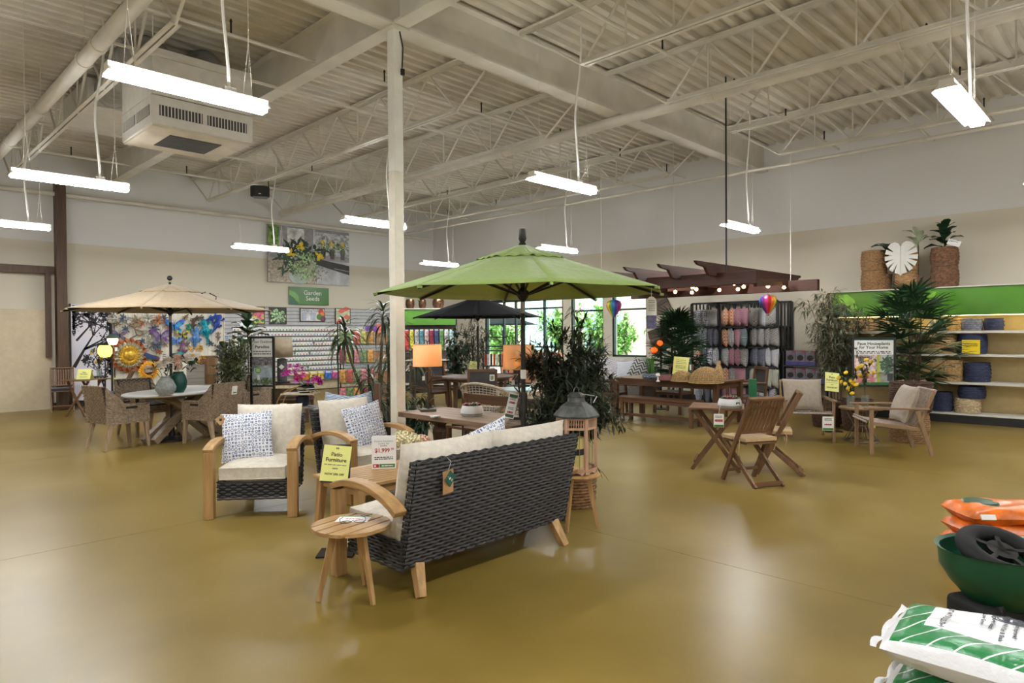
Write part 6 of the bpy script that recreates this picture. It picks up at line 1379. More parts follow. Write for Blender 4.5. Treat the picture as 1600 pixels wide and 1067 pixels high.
# ================================================================ hardwood dining set by the pillow rack
t = thing('dining_table', 'long brown hardwood dining table carrying the woven domes', 'table', (10.78, 6.36, 0)); TL, TW = 2.15, .98
for i in range(7): B().box((-TW/2+(i+.5)*TW/7, 0, .745), (TW/7-.005, TL-.16, .03)).obj('plank', BRW, t, bevel=.002)
for s in (-1, 1):
    B().box((0, s*(TL/2-.04), .745), (TW, .08, .032)).obj('end_board', BRX, t); B().box((s*(TW/2-.04), 0, .68), (.03, TL-.12, .1)).obj('apron', BRW, t); B().box((0, s*(TL/2-.08), .68), (TW-.1, .03, .1)).obj('apron', BRX, t)
    for q in (-1, 1): B().box((q*(TW/2-.05), s*(TL/2-.06), .365), (.085, .085, .73)).obj('leg', BRZ, t, bevel=.006)
t = thing('wooden_bench', 'backless brown hardwood bench along the long dining table', 'bench', (10.1, 6.28, 0)); BL = 1.5
for i in range(3): B().box((-.12+i*.12, 0, .435), (.112, BL, .028)).obj('seat_slat', BRW, t)
for s in (-1, 1):
    B().box((s*.14, 0, .385), (.025, BL-.08, .07)).obj('apron', BRW, t)
    for q in (-1, 1): B().box((q*.14, s*(BL/2-.06), .21), (.06, .06, .42)).obj('leg', BRZ, t, bevel=.004)
    B().box((0, s*(BL/2-.06), .12), (.26, .04, .05)).obj('end_rail', BRX, t)
B().box((0, 0, .12), (.04, BL-.1, .05)).obj('stretcher', BRW, t)
FLORALW = blockprint('grey_floral_print', (208, 206, 208), (120, 112, 124), 30)
dn = dup(SLINGC, (10.75, 7.85, 0), facing(.1, -1), 'sling armchair with a printed pillow at the table end next to the olive tree', 'sling armchairs at the long table')
o = put('throw_pillow', pillow_mesh('throw_pillow', .45, .45, .14, FLORALW), None, dn.matrix_basis @ V((0, .12, .67)), (-.15, 0, dn.rotation_euler[2])); tag(o, 'grey floral pillow in the sling armchair beside the olive tree', 'pillow')
d2 = dup(SLINGC, (11.78, 5.5, 0), facing(-.75, .66), 'sling armchair with a white tag on its back, beside the larger woven dome', 'sling armchairs at the long table')
B().box((-.12, .33, .7), (.12, .004, .17)).obj('white_tag', PAPER, d2); B().box((-.12, .333, .67), (.05, .002, .05)).obj('tag_print', GREENINK, d2)
for y in (6.95,): dup(SLINGC, (11.7, y, 0), facing(-1, 0), 'sling armchair across the table from the bench, close to the window', 'sling armchairs at the long table')
# table top items
TZ = .761
p = PZ(1014, 594, TZ); t = thing('narcissus_pot', 'green narcissus blades in a low dark patterned bowl on the long table', 'plant', (p.x+.05, p.y, TZ)); B().lathe([(0, 0), (.1, 0), (.15, .05), (.14, .1), (.1, .12), (.09, .1), (0, .1)], 22).obj('bowl', blockprint('bowl_print', (60, 66, 80), (130, 140, 150), 30), t, smooth=True)
BLD = strap_mesh(.4, .03, .45, leafmat('blade_green', (66, 104, 48), .45, .3), 'leaf_blade'); rd = random.Random(4)
for i in range(22): put('leaf_blade', BLD, t, (rd.uniform(-.05, .05), rd.uniform(-.05, .05), .09), (rd.uniform(.75, 1.15), 0, i*2.4), scale=(1, 1, 1))
for i in range(4): bloom(t, (rd.uniform(-.12, .12), rd.uniform(-.12, .12), .4+.05*i), .035, ROSEW, i, 9)
p = PZ(1062, 592, TZ); notice('yellow notice card standing on the long dining table', (p.x+.12, p.y+.05, TZ), facing(-.85, -.5), .2, .08, .38, .27, stand=False, full=False)
t = thing('green_book', 'dark green box standing behind the yellow notice card', 'box', (p.x+.25, p.y+.02, TZ), facing(-.85, -.5)); B().box((.08, 0, .15), (.05, .1, .3)).obj('box', mat('box_green', (28, 84, 56), .5), t); B().box((.08, -.052, .2), (.03, .002, .1)).obj('box_label', PAPER, t)
for i, (x, y, w_, c_, nm) in enumerate(((1037, 594, .24, (128, 82, 86), 'dusty rose'), (1052, 594, .16, (112, 72, 56), 'brown'))):
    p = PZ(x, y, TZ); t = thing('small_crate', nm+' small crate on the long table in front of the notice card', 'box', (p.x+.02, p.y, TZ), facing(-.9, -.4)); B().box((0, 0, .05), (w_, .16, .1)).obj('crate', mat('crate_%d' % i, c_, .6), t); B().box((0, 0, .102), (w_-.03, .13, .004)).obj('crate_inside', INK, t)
p = PZ(1028, 596, TZ); t = thing('white_candle_holder', 'tiny white flower candle holder on the long table', 'candle', (p.x, p.y, TZ)); B().lathe([(0, 0), (.035, 0), (.012, .03), (.012, .08), (.04, .1), (.03, .13), (0, .13)], 14).obj('holder', POTW, t, smooth=True); bloom(t, (0, 0, .12), .05, ROSEW, 2, 14)
WICK = mat('dome_wicker', (176, 146, 100), .8, var=.2, ns=40)
def dome(label, x, y, r, off):
    p = PZ(x, y, TZ); t = thing('woven_dome', label, 'food cover', (p.x+off, p.y+off*.8, TZ), 0, 'woven food domes'); rows = 13
    w = B()
    for k in range(rows):
        a = pi/2*k/rows; z = r*.95*sin(a); rr = r*cos(a); n = 40
        w.tube([(rr*(1+.012*(-1)**(j+k))*cos(2*pi*j/n), rr*(1+.012*(-1)**(j+k))*sin(2*pi*j/n), z+.006) for j in range(n)], .0055, 4, True)
    for j in range(20):
        b_ = 2*pi*j/20; w.tube([(r*cos(a)*cos(b_), r*cos(a)*sin(b_), r*.95*sin(a)+.004) for a in [pi/2*k/8 for k in range(9)]], .0045, 4)
    w.obj('woven_shell', WICK, t)
    B().lathe([(r*.985, .006), (r*.9, r*.4), (r*.68, r*.68), (r*.3, r*.9), (0, r*.935)], 28).obj('shell_lining', mat('dome_lining', (140, 112, 74), .85, var=.3, ns=60), t, smooth=True)
    B().tube([(r*1.03*cos(2*pi*j/36), r*1.03*sin(2*pi*j/36), .01) for j in range(36)], .009, 5, True).obj('rim', WICK, t); B().lathe([(0, r*.93), (.03, r*.94), (.025, r*.99), (0, r*1.0)], 12).obj('knob', WICK, t, smooth=True); return t
dome('smaller woven wicker dome next to the crates on the long table', 1069, 597, .19, .15); dome('larger woven wicker dome at the table end by the pillow rack', 1108, 600, .27, .2)
p = PZ(1112, 602, TZ); t = thing('woven_bottle', 'tall woven bottle cover standing behind the larger dome', 'ornament', (p.x+.62, p.y+.2, TZ)); B().lathe([(0, 0), (.06, 0), (.08, .1), (.06, .22), (.03, .3), (.035, .36), (0, .36)], 16).obj('bottle', WICK, t, smooth=True)
# ================================================================ pergola with bulbs, wires
PERG = wood('pergola_y', (54, 28, 20), (84, 46, 34), 1, .6); PERX = wood('pergola_x', (54, 28, 20), (84, 46, 34), 0, .6)
t = thing('hanging_pergola', 'dark red-brown wooden pergola hung from the ceiling over the dining set', 'pergola', (0, 0, 0)); zb = 2.35
for x in (9.9, 12.45): B().box((x, 6.45, zb+.09), (.05, 4.0, .2)).obj('beam', PERG, t, bevel=.004)
for x in (9.96, 12.51): B().box((x, 6.45, zb+.09), (.05, 4.0, .2)).obj('beam', PERG, t, bevel=.004)
for y in (5.1, 5.75, 6.4, 7.05, 7.7, 8.2):
    pts = [(9.25, .02), (9.3, 0), (9.5, -.02), (9.62, -.14), (9.7, -.15), (12.95, -.15), (13.05, -.13), (13.2, 0), (13.3, .02), (13.3, .06), (9.2, .06)]
    B().prism(pts, -.025, .025, lambda u, v_, q, y=y: (u, y+q, zb+.28+v_)).obj('rafter', PERX, t, bevel=.004)
for y in (4.6, 6.2, 8.0): B().bar((10.2, y, zb+.02), (12.3, y+.35, zb+.16), .05, .12).obj('knee_brace', PERX, t)
for i, (x, y) in enumerate(((9.93, 4.95), (9.93, 7.4), (12.48, 4.95), (12.48, 7.4))): B().cyl((x, y, zb+.15), (x, y, DECK), .006 if i else .014, n=5).obj('suspension_cable', BLACK if i == 0 else STEEL, t)
EDI = mat('edison_glow', (255, 196, 110), .4, var=0, emit=22)
sl = thing('string_lights', 'string of warm glowing round bulbs slung under the pergola', 'light', (0, 0, 0)); pts = []
for i, (x, y, d) in enumerate(((1055, 456, 11.6), (1082, 449, 11.2), (1081, 457, 11.9), (1088, 452, 11.4), (1124, 453, 11.7), (1147, 443, 10.8), (1153, 452, 11.6), (1162, 448, 11.3), (1200, 447, 11.2), (1225, 449, 11.8))):
    p = PD(x, y, d); pts.append(p); B().sph((0, 0, 0), .03, 10, 8).obj('bulb', EDI, sl, p, smooth=True); B().cyl((0, 0, .03), (0, 0, .085), .018, n=8).obj('bulb_socket', INK, sl, p)
    B().cyl((p.x, p.y, p.z+.08), (p.x, p.y, max(zb, p.z+.1)), .004, n=4).obj('drop_wire', INK, sl)
for a_, b_ in zip(pts[:-1], pts[1:]): B().tube(bez([a_+V((0, 0, .1)), (a_+b_)/2+V((0, 0, .06)), b_+V((0, 0, .1))], 6), .004, 4).obj('cable', INK, sl)
RAIN = [(196, 40, 50), (224, 120, 40), (228, 190, 50), (90, 150, 60), (40, 110, 180), (50, 60, 140), (120, 50, 130), (200, 50, 130)]
def balloon(label, c, r, rz):
    t = thing('balloon_spinner', label, 'ornament', c, rz, 'rainbow balloon spinners'); pr = [(.15, 1.0), (.5, .95), (.85, .75), (1.0, .4), (.95, .0), (.72, -.5), (.42, -.95), (.22, -1.25)]; n = 16
    for k in range(n):
        b = B(); vs = []
        for a_, z in pr:
            for q in (0, .5, 1): th = 2*pi*(k+q)/n; rr = r*a_*(1.03 if q == .5 else 1); vs.append((rr*cos(th), rr*sin(th), r*z))
        b.add(vs, [(i*3+q, i*3+q+1, i*3+q+4, i*3+q+3) for i in range(len(pr)-1) for q in range(2)]); b.obj('gore', mat('gore_%d' % (k % 8), RAIN[k % 8], .35, var=.05), t, smooth=True)
    B().lathe([(0, -1.5*r), (.14*r, -1.5*r), (.16*r, -1.35*r), (0, -1.35*r)], 10).obj('basket', mat('mini_basket', (120, 90, 60), .8), t); b = B(); [b.cyl((.2*r*cos(a_), .2*r*sin(a_), -1.24*r), (.12*r*cos(a_), .12*r*sin(a_), -1.4*r), .002, n=3) for a_ in (0, 1.57, 3.14, 4.71)]; b.obj('cords', INK, t)
    B().lathe([(0, r*.98), (.22*r, r*.98), (.16*r, r*1.04), (0, r*1.04)], 12).obj('top_cap', INK, t); b = B(); b.cyl((0, 0, r), (0, 0, r*1.0+max(.05, zb+.15-c.z-r)), .003, n=4); b.obj('hanging_wire', INK, t); return t
balloon('rainbow hot air balloon spinner hanging in front of the pillow rack', PY(1200, 474, 5.1), .15, .4); balloon('rainbow hot air balloon spinner hanging beside the window under the green umbrella', PY(959, 480, 7.05), .135, 1.9)
# ================================================================ pillow rack
RK = mat('rack_charcoal', (44, 47, 51), .5, var=.06); rx0, rx1, ry0, ry1, rh = 13.5, 14.22, 5.62, 7.55, 2.23
t = thing('pillow_rack', 'tall charcoal open rack filled with printed pillows', 'rack', (0, 0, 0)); L = (ry1-ry0)
for y in (ry0, ry0+L/3, ry0+2*L/3, ry1):
    for x in (rx0, rx1): B().box((x, y, rh/2), (.05, .05, rh)).obj('upright', RK, t)
    for x in (rx0+.2, rx0+.36, rx0+.52): B().box((x, y, rh/2), (.04, .02, rh)).obj('side_bar', RK, t)
for z in (.03, .44, .86, 1.27, 1.70, rh):
    for x in (rx0, rx1): B().box((x, (ry0+ry1)/2, z), (.05, L, .04)).obj('rail', RK, t)
    if z < 2: B().box(((rx0+rx1)/2+.05, (ry0+ry1)/2, z), (rx1-rx0-.2, L, .02)).obj('shelf', RK, t)
for i in range(13): B().box((rx1, ry0+(i+.5)*L/13, rh/2), (.02, .04, rh)).obj('back_bar', RK, t)
pk = {'blue ikat': blockprint('pk_ikat', (212, 214, 222), (60, 74, 110), 22), 'grey floral': blockprint('pk_grey', (168, 172, 184), (78, 84, 104), 36), 'orange plaid': blockprint('pk_orange', (226, 196, 170), (204, 128, 92), 26, kind=3), 'rose zigzag': blockprint('pk_rose', (206, 170, 182), (150, 86, 110), 34, kind=2), 'black zigzag': blockprint('pk_zig', (214, 214, 212), (58, 62, 74), 30, kind=2), 'pale grey': blockprint('pk_pale', (206, 208, 214), (168, 172, 184), 40), 'dark ditsy': blockprint('pk_dark', (120, 122, 136), (54, 58, 76), 36), 'aqua': blockprint('pk_aqua', (196, 214, 222), (110, 140, 160), 24, kind=1), 'sage': blockprint('pk_sage', (186, 188, 174), (146, 150, 134), 44), 'white dotted': blockprint('pk_dot', (210, 212, 214), (84, 92, 110), 42)}
PM = {k: pillow_mesh('rack_pillow', .42, .42, .15, v_, .06, 10) for k, v_ in pk.items()}
RKL = [(1.70, [['blue ikat', 'blue ikat', 'pale grey*'], ['orange plaid', 'orange plaid', 'rose zigzag', 'rose zigzag'], ['black zigzag', 'pale grey', 'black zigzag*']]), (1.27, [['grey floral', 'grey floral', 'dark ditsy', 'dark ditsy'], ['orange plaid', 'white dotted', 'rose zigzag', 'aqua'], ['black zigzag', 'black zigzag', 'black zigzag', 'black zigzag']]),
       (.86, [['orange plaid', 'dark ditsy', 'blue ikat', 'white dotted'], ['white dotted', 'rose zigzag', 'rose zigzag', 'white dotted'], ['dark ditsy', 'dark ditsy', 'pale grey', 'pale grey']]), (.44, [['grey floral', 'pale grey', 'dark ditsy', 'blue ikat'], ['orange plaid', 'white dotted', 'rose zigzag*'], ['sage', 'sage', 'sage', 'sage']]), (.03, [['grey floral', 'dark ditsy', 'pale grey'], ['rose zigzag', 'rose zigzag*'], ['white dotted', 'pale grey', 'black zigzag']])]
rd = random.Random(8); shn = {1.70: 'top', 1.27: 'second', .86: 'third', .44: 'fourth', .03: 'bottom'}
for z, cols in RKL:
    for ci, lst in enumerate(cols):
        n = len(lst); tot = sum(2 if q.endswith('*') else 1 for q in lst); y = ry1-ci*L/3-.05; wd = (L/3-.1)/tot
        for q in lst:
            wide = q.endswith('*'); k = q.rstrip('*'); w_ = wd*(2 if wide else 1); yy_ = y-w_/2; y -= w_
            o = put('rack_pillow', PM[k], None, (rx0+.05+rd.uniform(-.03, .02), yy_, z+.02+.19), (rd.uniform(-.05, .05), rd.uniform(-.1, .1)+(0 if wide else .5*0), R(-90 if wide else rd.uniform(-150, -125))), scale=(1, 1, .92))
            tag(o, k+' pillow on the '+shn[z]+' shelf of the charcoal rack, '+('bay by the palm', 'middle bay', 'bay by the boxed goods')[ci], 'pillow', 'pillows on the charcoal rack')
            if rd.random() < .3: B().prism([(-.035, 0), (0, -.035), (.035, 0), (0, .035)], -.003, .003, lambda u, v_, q_: (u, q_, v_)).obj('kraft_tag', CARD, o, (.0, -.075, .12))
t = thing('shelf_talker', 'small white sign clipped to the pillow rack beside the palm', 'sign', (rx0-.04, ry1+.06, 1.68), R(-90)); B().box((0, 0, 0), (.18, .004, .12)).obj('card', PAPER, t); lines(t, -.06, .06, [.03, 0, -.03], -.003, .01, GREYINK, 3)
# boxed goods beside the rack on a low wall shelf
gb = thing('low_shelf', 'low dark shelf with boxed seat cushions between the rack and the bamboo', 'shelving', (13.85, 5.13, 0), R(-90)); [B().box((0, 0, z), (.84, .5, .03)).obj('shelf', RK, gb) for z in (.05, .55, .9)]; [B().box((s*.42, 0, .6), (.03, .5, 1.2)).obj('end_panel', RK, gb) for s in (-1, 1)]
for i in range(7):
    x, z = (-.29+.195*(i % 4), .565 if i < 4 else .915); t = thing('boxed_cushion', 'boxed cushion with a dark window on the '+('lower' if i < 4 else 'upper')+' level of the low shelf', 'box', gb.matrix_basis @ V((x, -.1, z)), R(-90), 'boxed cushions'); B().box((0, 0, .15), (.185, .2, .29)).obj('box', mat('box_greyblue', (120, 112, 124), .5, var=.2), t); B().prism([(.06*cos(a_)*1.1, .15+.06*sin(a_)) for a_ in [2*pi*k/7 for k in range(7)]], -.104, -.101, lambda u, v_, q: (u, q, v_)).obj('dark_window', INK, t); B().box((0, -.102, .04), (.2, .002, .07)).obj('blue_band', mat('band_violet', (70, 70, 130), .5), t); B().box((.07, -.102, .27), (.06, .002, .03)).obj('red_flash', RED, t)
# ================================================================ wall decoration, palm, lanterns, grey sofa by the window
SLABW = [wood('reclaimed_%d' % i, scale_c((70, 54, 44), k), scale_c((112, 92, 78), k), 0) for i, k in enumerate((.8, 1, 1.2))]
def slab(label, pts, z):
    t = thing('reclaimed_wood_panel', label, 'wall art', (XW-.04, 0, 0)); ys = [p.y for p in pts]; zs = [p.z for p in pts]; ang = math.atan2(pts[1].z-pts[0].z, pts[1].y-pts[0].y)
    P = [(p.y, p.z) for p in pts]; ca, sa = cos(-ang), sin(-ang); Q = [(y*ca-zz*sa, y*sa+zz*ca) for y, zz in P]; v0, v1 = min(q[1] for q in Q), max(q[1] for q in Q); n = max(4, int((v1-v0)/.09))
    def clip(poly, lim, keep):
        out = []
        for i in range(len(poly)):
            a_, b_ = poly[i-1], poly[i]; ia, ib = keep*(a_[1]-lim) >= 0, keep*(b_[1]-lim) >= 0
            if ia != ib: tt = (lim-a_[1])/(b_[1]-a_[1]); out.append((a_[0]+(b_[0]-a_[0])*tt, lim))
            if ib: out.append(b_)
        return out
    for i in range(n):
        lo, hi = lerp(v0, v1, i/n)+.004, lerp(v0, v1, (i+1)/n)-.004; q = clip(clip(Q, lo, 1), hi, -1)
        if len(q) > 2: B().prism([(u*cos(ang)-w_*sin(ang), u*sin(ang)+w_*cos(ang)) for u, w_ in q], -.02-.008*(i % 2), .02, lambda u, w_, k: (k, u, w_)).obj('wood_strip', SLABW[i % 3], t)
slab('upper pentagon of dark reclaimed wood strips on the wall beside the window', [PX(x, y, XW-.04) for x, y in ((1012, 500), (1049, 481), (1040, 462), (1012, 462))], 0)
slab('lower pentagon of dark reclaimed wood strips on the wall behind the palm', [PX(x, y, XW-.04) for x, y in ((1012, 518), (1040, 507), (1052, 520), (1046, 540), (1018, 539))], 0)
p = PD(1059, 600, 14.0); rhapis('lady palm with dark fan leaves between the window and the pillow rack', (p.x, p.y, 0), 2.0, .56, 110, 3, low=.28, scale=1.3); pl_ = p
p = PD(1033, 620, 13.9); t = thing('lantern_pole', 'slim black pole holding orange lanterns beside the window', 'stand', (p.x, p.y, 0)); B().cyl((0, 0, 0), (0, 0, 1.85), .02).obj('pole', BLACK, t); B().lathe([(0, 0), (.16, 0), (.16, .02), (0, .02)], 16).obj('foot', BLACK, t)
OGL = mat('orange_glow', (255, 96, 20), .5, var=0, emit=1.3)
for i, (x, y, r_, lb) in enumerate(((1031, 536, .065, 'glowing orange faceted lantern on the slim black pole'), (1022, 547, .075, 'glowing orange basket lantern hanging near the window'))):
    q = PD(x, y, 13.8); t = thing('orange_lantern', lb, 'lantern', q); B().sph((0, 0, 0), (r_, r_, r_*.95), 12, 8).obj('glowing_shade', OGL, t); b = B(); [b.tube([(r_*1.02*cos(a_)*cos(f), r_*1.02*cos(a_)*sin(f), r_*.97*sin(a_)) for a_ in [-pi/2+pi*k/10 for k in range(11)]], .004, 4) for f in [k*pi/6 for k in range(12)]]; b.obj('wire_cage', BLACK, t); B().tube([(0, 0, r_*.95), (0, 0, r_+.1), (p.x-q.x, p.y-q.y, r_+.12)], .006, 4).obj('hook', BLACK, t)
    l = bpy.data.lights.new('lantern_bulb', 'POINT'); l.energy = 4; l.color = (1, .45, .12); l.shadow_soft_size = .1
GS = fabric('grey_sofa', (172, 168, 164)); ps2 = PD(965, 615, 12.9); t = thing('grey_sofa', 'long pale grey outdoor sofa piled with pillows under the window', 'sofa', (13.2, 9.6, 0), R(-90))
B().box((0, 0, .22), (2.3, .8, .3)).obj('base', mat('sofa_weave', (96, 90, 86), .8, var=.2, ns=40), t, bevel=.02); B().box((0, .38, .5), (2.3, .12, .6)).obj('back', mat('sofa_weave', (96, 90, 86), .8), t, bevel=.03)
for s in (-1, 1): B().box((s*1.1, 0, .45), (.12, .8, .3)).obj('arm', mat('sofa_weave', (96, 90, 86), .8), t, bevel=.03); [B().box((s*1.05, q*.34, .035), (.07, .07, .07)).obj('leg', BLACK, t) for q in (-1, 1)]
for i in range(3): box_cushion(.7, .62, .15, .03, 8).obj('seat_cushion', GS, t, (-.72+.72*i, -.05, .37), smooth=True); put('back_cushion', pillow_mesh('back_cushion', .72, .5, .2, GS, .03), t, (-.72+.72*i, .25, .73), (-.2, 0, 0))
sofag = t
STR = blockprint('stripe_grey', (190, 188, 186), (70, 74, 76), 12, kind=2)
for i, (x, z, a_, mm, nm) in enumerate(((-.75, .72, .3, 'pk_pale', 'pale grey'), (-.35, .7, -.2, 'pk_dot', 'dotted white'), (.05, .72, .2, 'grey_floral_print', 'grey floral'), (.45, .7, -.1, 'pk_pale', 'light grey'), (.85, .74, .4, 'stripe_grey', 'dark striped'))):
    o = put('throw_pillow', pillow_mesh('throw_pillow', .46, .46, .16, MATS[mm]), None, t.matrix_basis @ V((x, .02, z)), (-.35, a_, t.rotation_euler[2]+.1*i)); tag(o, nm+' pillow on the pale grey sofa under the window', 'pillow', 'pillows on the grey sofa')
# ================================================================ folding table and chairs in the open floor
c0 = folding_chair(TANC); c0.location = (6.83, 3.14, 0); c0.rotation_euler[2] = facing(.45, .89); c0['label'] = 'brown slatted folding chair with a tan cushion, its back to the open floor'; c0['group'] = 'folding chairs with tan cushions'
def ties(ch):
    for s in (-1, 1): B().tube(bez([(s*.19, .08, .47), (s*.23, .12, .5), (s*.24, .13, .42), (s*.22, .1, .34)], 8), .004, 4).obj('tie_string', mat('string', (190, 170, 130), .8), ch)
    B().box((-.21, -.02, .43), (.03, .05, .07), rz=.3).obj('white_tag', PAPER, ch)
ties(c0)
dup(c0, (7.5, 3.16, 0), facing(-.42, .9), 'brown slatted folding chair closest to the lounge chairs, facing the square folding table')
ft = PZ(1150, 640, .73); t = thing('folding_table', 'small square brown folding table carrying a succulent bowl', 'table', (7.3, 3.76, 0), R(24)); t.scale = (.86, .86, 1)
for i in range(6): B().box((-.3+.12*i, 0, .72), (.113, .7, .022)).obj('plank', FOLY, t, bevel=.002)
for s in (-1, 1):
    B().box((0, s*.33, .69), (.66, .03, .04)).obj('apron', FOLX, t); B().bar((s*.28, -.3, 0), (s*.24, .28, .69), .03, .045).obj('cross_leg', FOLW, t); B().bar((s*.24, .32, 0), (s*.2, -.26, .69), .03, .045).obj('cross_leg', FOLW, t)
B().box((0, .28, .1), (.5, .025, .03)).obj('stretcher', FOLX, t); B().box((0, -.28, .1), (.5, .025, .03)).obj('stretcher', FOLX, t)
hc = thing('price_card', 'white price card with a red price hanging from the square folding table', 'sign', PD(1123, 657, 7.5), facing(-.85, -.53)); B().box((0, 0, 0), (.11, .003, .15)).obj('card', PAPER, hc); lines(hc, -.04, .04, [.05, .035], -.002, .008, GREYINK, 4); lines(hc, -.045, .045, [.0], -.002, .025, RED, 5); B().box((0, -.002, -.06), (.1, .001, .025)).obj('green_band', GREENINK, hc); B().tube([(0, 0, .075), (.02, .05, .16)], .002, 4).obj('string', PAPER, hc)
p = PZ(1141, 637, .735); b_ = succ_bowl((p.x+.05, p.y+.03, .732), .135, 'white bowl of succulents with a small dark label on the square folding table', R(45)); B().box((-.12, -.05, .05), (.003, .05, .04), rz=.4).obj('label', INK, b_)
p = PZ(1173, 640, .735); t = thing('green_tube', 'tall dark green carton standing on the square folding table', 'carton', (p.x+.05, p.y, .732), R(30)); B().box((0, 0, .17), (.08, .08, .34)).obj('carton', mat('carton_green', (12, 92, 56), .4, var=.05), t); lines(t, -.012, .012, [.25, .22, .19, .16, .13], -.042, .012, PAPER, 1)
# ================================================================ lounge chairs with rope seats
LW = wood('lounge_wood', (120, 94, 68), (162, 132, 100), 0); LWZ = wood('lounge_wood_z', (120, 94, 68), (162, 132, 100), 2); LWY = wood('lounge_wood_y', (120, 94, 68), (162, 132, 100), 1)
CORD = mat('seat_cord', (160, 146, 136), .8, var=.2, ns=60); TAUPE = fabric('taupe_fabric', (158, 146, 130))
def lounge():
    t = thing('lounge_chair', '', 'armchair', (0, 0, 0), 0, 'lounge chairs')
    for s in (-1, 1):
        B().bar((s*.33, -.31, 0), (s*.33, -.31, .6), .035, .045, (0, 1, 0)).obj('front_leg', LWZ, t, bevel=.004); B().bar((s*.33, .4, 0), (s*.33, .22, .58), .035, .05, (0, 1, 0)).obj('rear_leg', LWZ, t, bevel=.004)
        B().box((s*.33, -.02, .6), (.06, .76, .025)).obj('arm_rest', LWY, t, bevel=.006); B().bar((s*.3, -.31, .4), (s*.3, .3, .33), .03, .045).obj('side_rail', LWY, t)
        B().bar((s*.28, .24, .34), (s*.28, .44, .82), .03, .04, (0, 1, 0)).obj('back_post', LWZ, t, bevel=.005)
    P = lambda f: (lerp(-.36, .24, f*1.6), .43-.09*min(1, f*1.6)+(.02 if f < .04 else 0)) if f < .625 else (lerp(.24, .45, (f-.625)/.375), lerp(.34, .82, (f-.625)/.375))
    b = B(); n = 30
    for i in range(n): x = lerp(-.3, .3, i/(n-1)); b.tube([(x, *P(f/10)) for f in range(7)], .009, 4)
    b.obj('cord_seat', CORD, t)['kind'] = 'stuff'; b = B()
    for i in range(14): x = lerp(-.27, .27, i/13); b.tube([(x, .25, .36), (x, .45, .82)], .008, 4)
    b.obj('cord_back', CORD, t)['kind'] = 'stuff'; B().tube([(-.3, -.36, .42), (.3, -.36, .42)], .014, 6).obj('front_roll', CORD, t); B().tube([(-.29, .45, .83), (.29, .45, .83)], .016, 6).obj('top_roll', CORD, t)
    put('back_pillow', pillow_mesh('back_pillow', .56, .5, .2, TAUPE, .05, 16), t, (0, .18, .64), (-.35, 0, 0)); return t
g0 = lounge(); g0.location = (9.83, 2.6, 0); g0.rotation_euler[2] = facing(-.53, .85); g0['label'] = 'wooden lounge chair with a taupe pillow next to the basket stack'
g1_ = dup(g0, (10.15, 3.82, 0), facing(-.85, -.51), 'wooden lounge chair with a taupe pillow facing the folding table'); 
B().box((.24, -.385, .28), (.15, .004, .2)).obj('price_card', PAPER, g1_); B().box((.24, -.388, .2), (.14, .001, .03)).obj('green_band', GREENINK, g1_); lines(g1_, .19, .29, [.35, .33], -.388, .01, INK, 3); lines(g1_, .19, .29, [.265], -.388, .02, RED, 4); B().box((0, -.2, .43), (.08, .04, .008)).obj('paper_slip', PAPER, g1_)
lt = V((10.42, 3.12, 0)); t = thing('wire_side_table', 'round wooden side table on a flared wire base between the lounge chairs', 'table', lt)
B().lathe([(0, .47), (.29, .47), (.3, .48), (.3, .495), (.29, .5), (0, .5)], 32).obj('top', LW, t, smooth=True)
for r_, z in ((.24, .012), (.1, .24), (.22, .465)): B().tube([(r_*cos(2*pi*k/28), r_*sin(2*pi*k/28), z) for k in range(28)], .009, 5, True).obj('ring', mat('wire_taupe', (120, 104, 84), .5), t)
for k in range(16): a_ = 2*pi*k/16; B().tube([(.24*cos(a_), .24*sin(a_), .01), (.1*cos(a_), .1*sin(a_), .24), (.22*cos(a_), .22*sin(a_), .47)], .005, 4).obj('wire_rod', mat('wire_taupe', (120, 104, 84), .5), t)
B().box((-.2, -.2, .3), (.1, .004, .14), rz=-.7).obj('yellow_card', YELLOW, t)
lemon_plant('faux lemon branches in glass jars on the wire side table', (lt.x-.08, lt.y+.12, .501), .5, .22, 10, 14, 11, .027); lemon_plant('tall faux lemon sprig rising in front of the Faux Houseplants poster', (lt.x+.1, lt.y-.02, .501), .82, .2, 8, 12, 12, .027)
p = PD(1300, 610, 10.6); notice('yellow Patio Furniture notice beside the lounge chair facing the folding table', (p.x, p.y, 0), facing(-.75, -.66), .79, .2, .3, .22)
# poster
pp = PD(1365, 640, 10.9); t = poster('black framed Faux Houseplants for Your Home poster behind the lemon branches', (pp.x, pp.y, 0), facing(-.85, -.52), .6, .78, .7); y = -.0075; zt_ = 1.48
GTX = mat('poster_dark_green', (34, 66, 52), .5, var=0)
text('Faux Houseplants\nfor Your Home', .068, GTX, t, (0, y, 1.36), bold=.0015, lead=.9); lines(t, -.27, .27, [1.26, 1.235], y, .014, INK, 9); B().box((0, y, zt_-.02), (.6, .001, .03)).obj('green_edge', mat('edge_teal', (20, 88, 74), .5), t)
flatp(t, rect(-.29, .29, .76, 1.21), fm('plants_room', (176, 180, 176), .12), y, 'printed_picture'); flatp(t, rect(-.29, .05, .76, 1.21), fm('flowers_left', (196, 176, 170), .3, 14), y-.001, 'printed_flowers'); flatp(t, rect(.05, .1, .76, 1.21), fm('lime_strip', (176, 186, 70), .15), y-.0015, 'printed_strip'); flatp(t, rect(.2, .28, .78, .9), fm('tub', (90, 96, 104)), y-.002, 'printed_tub')
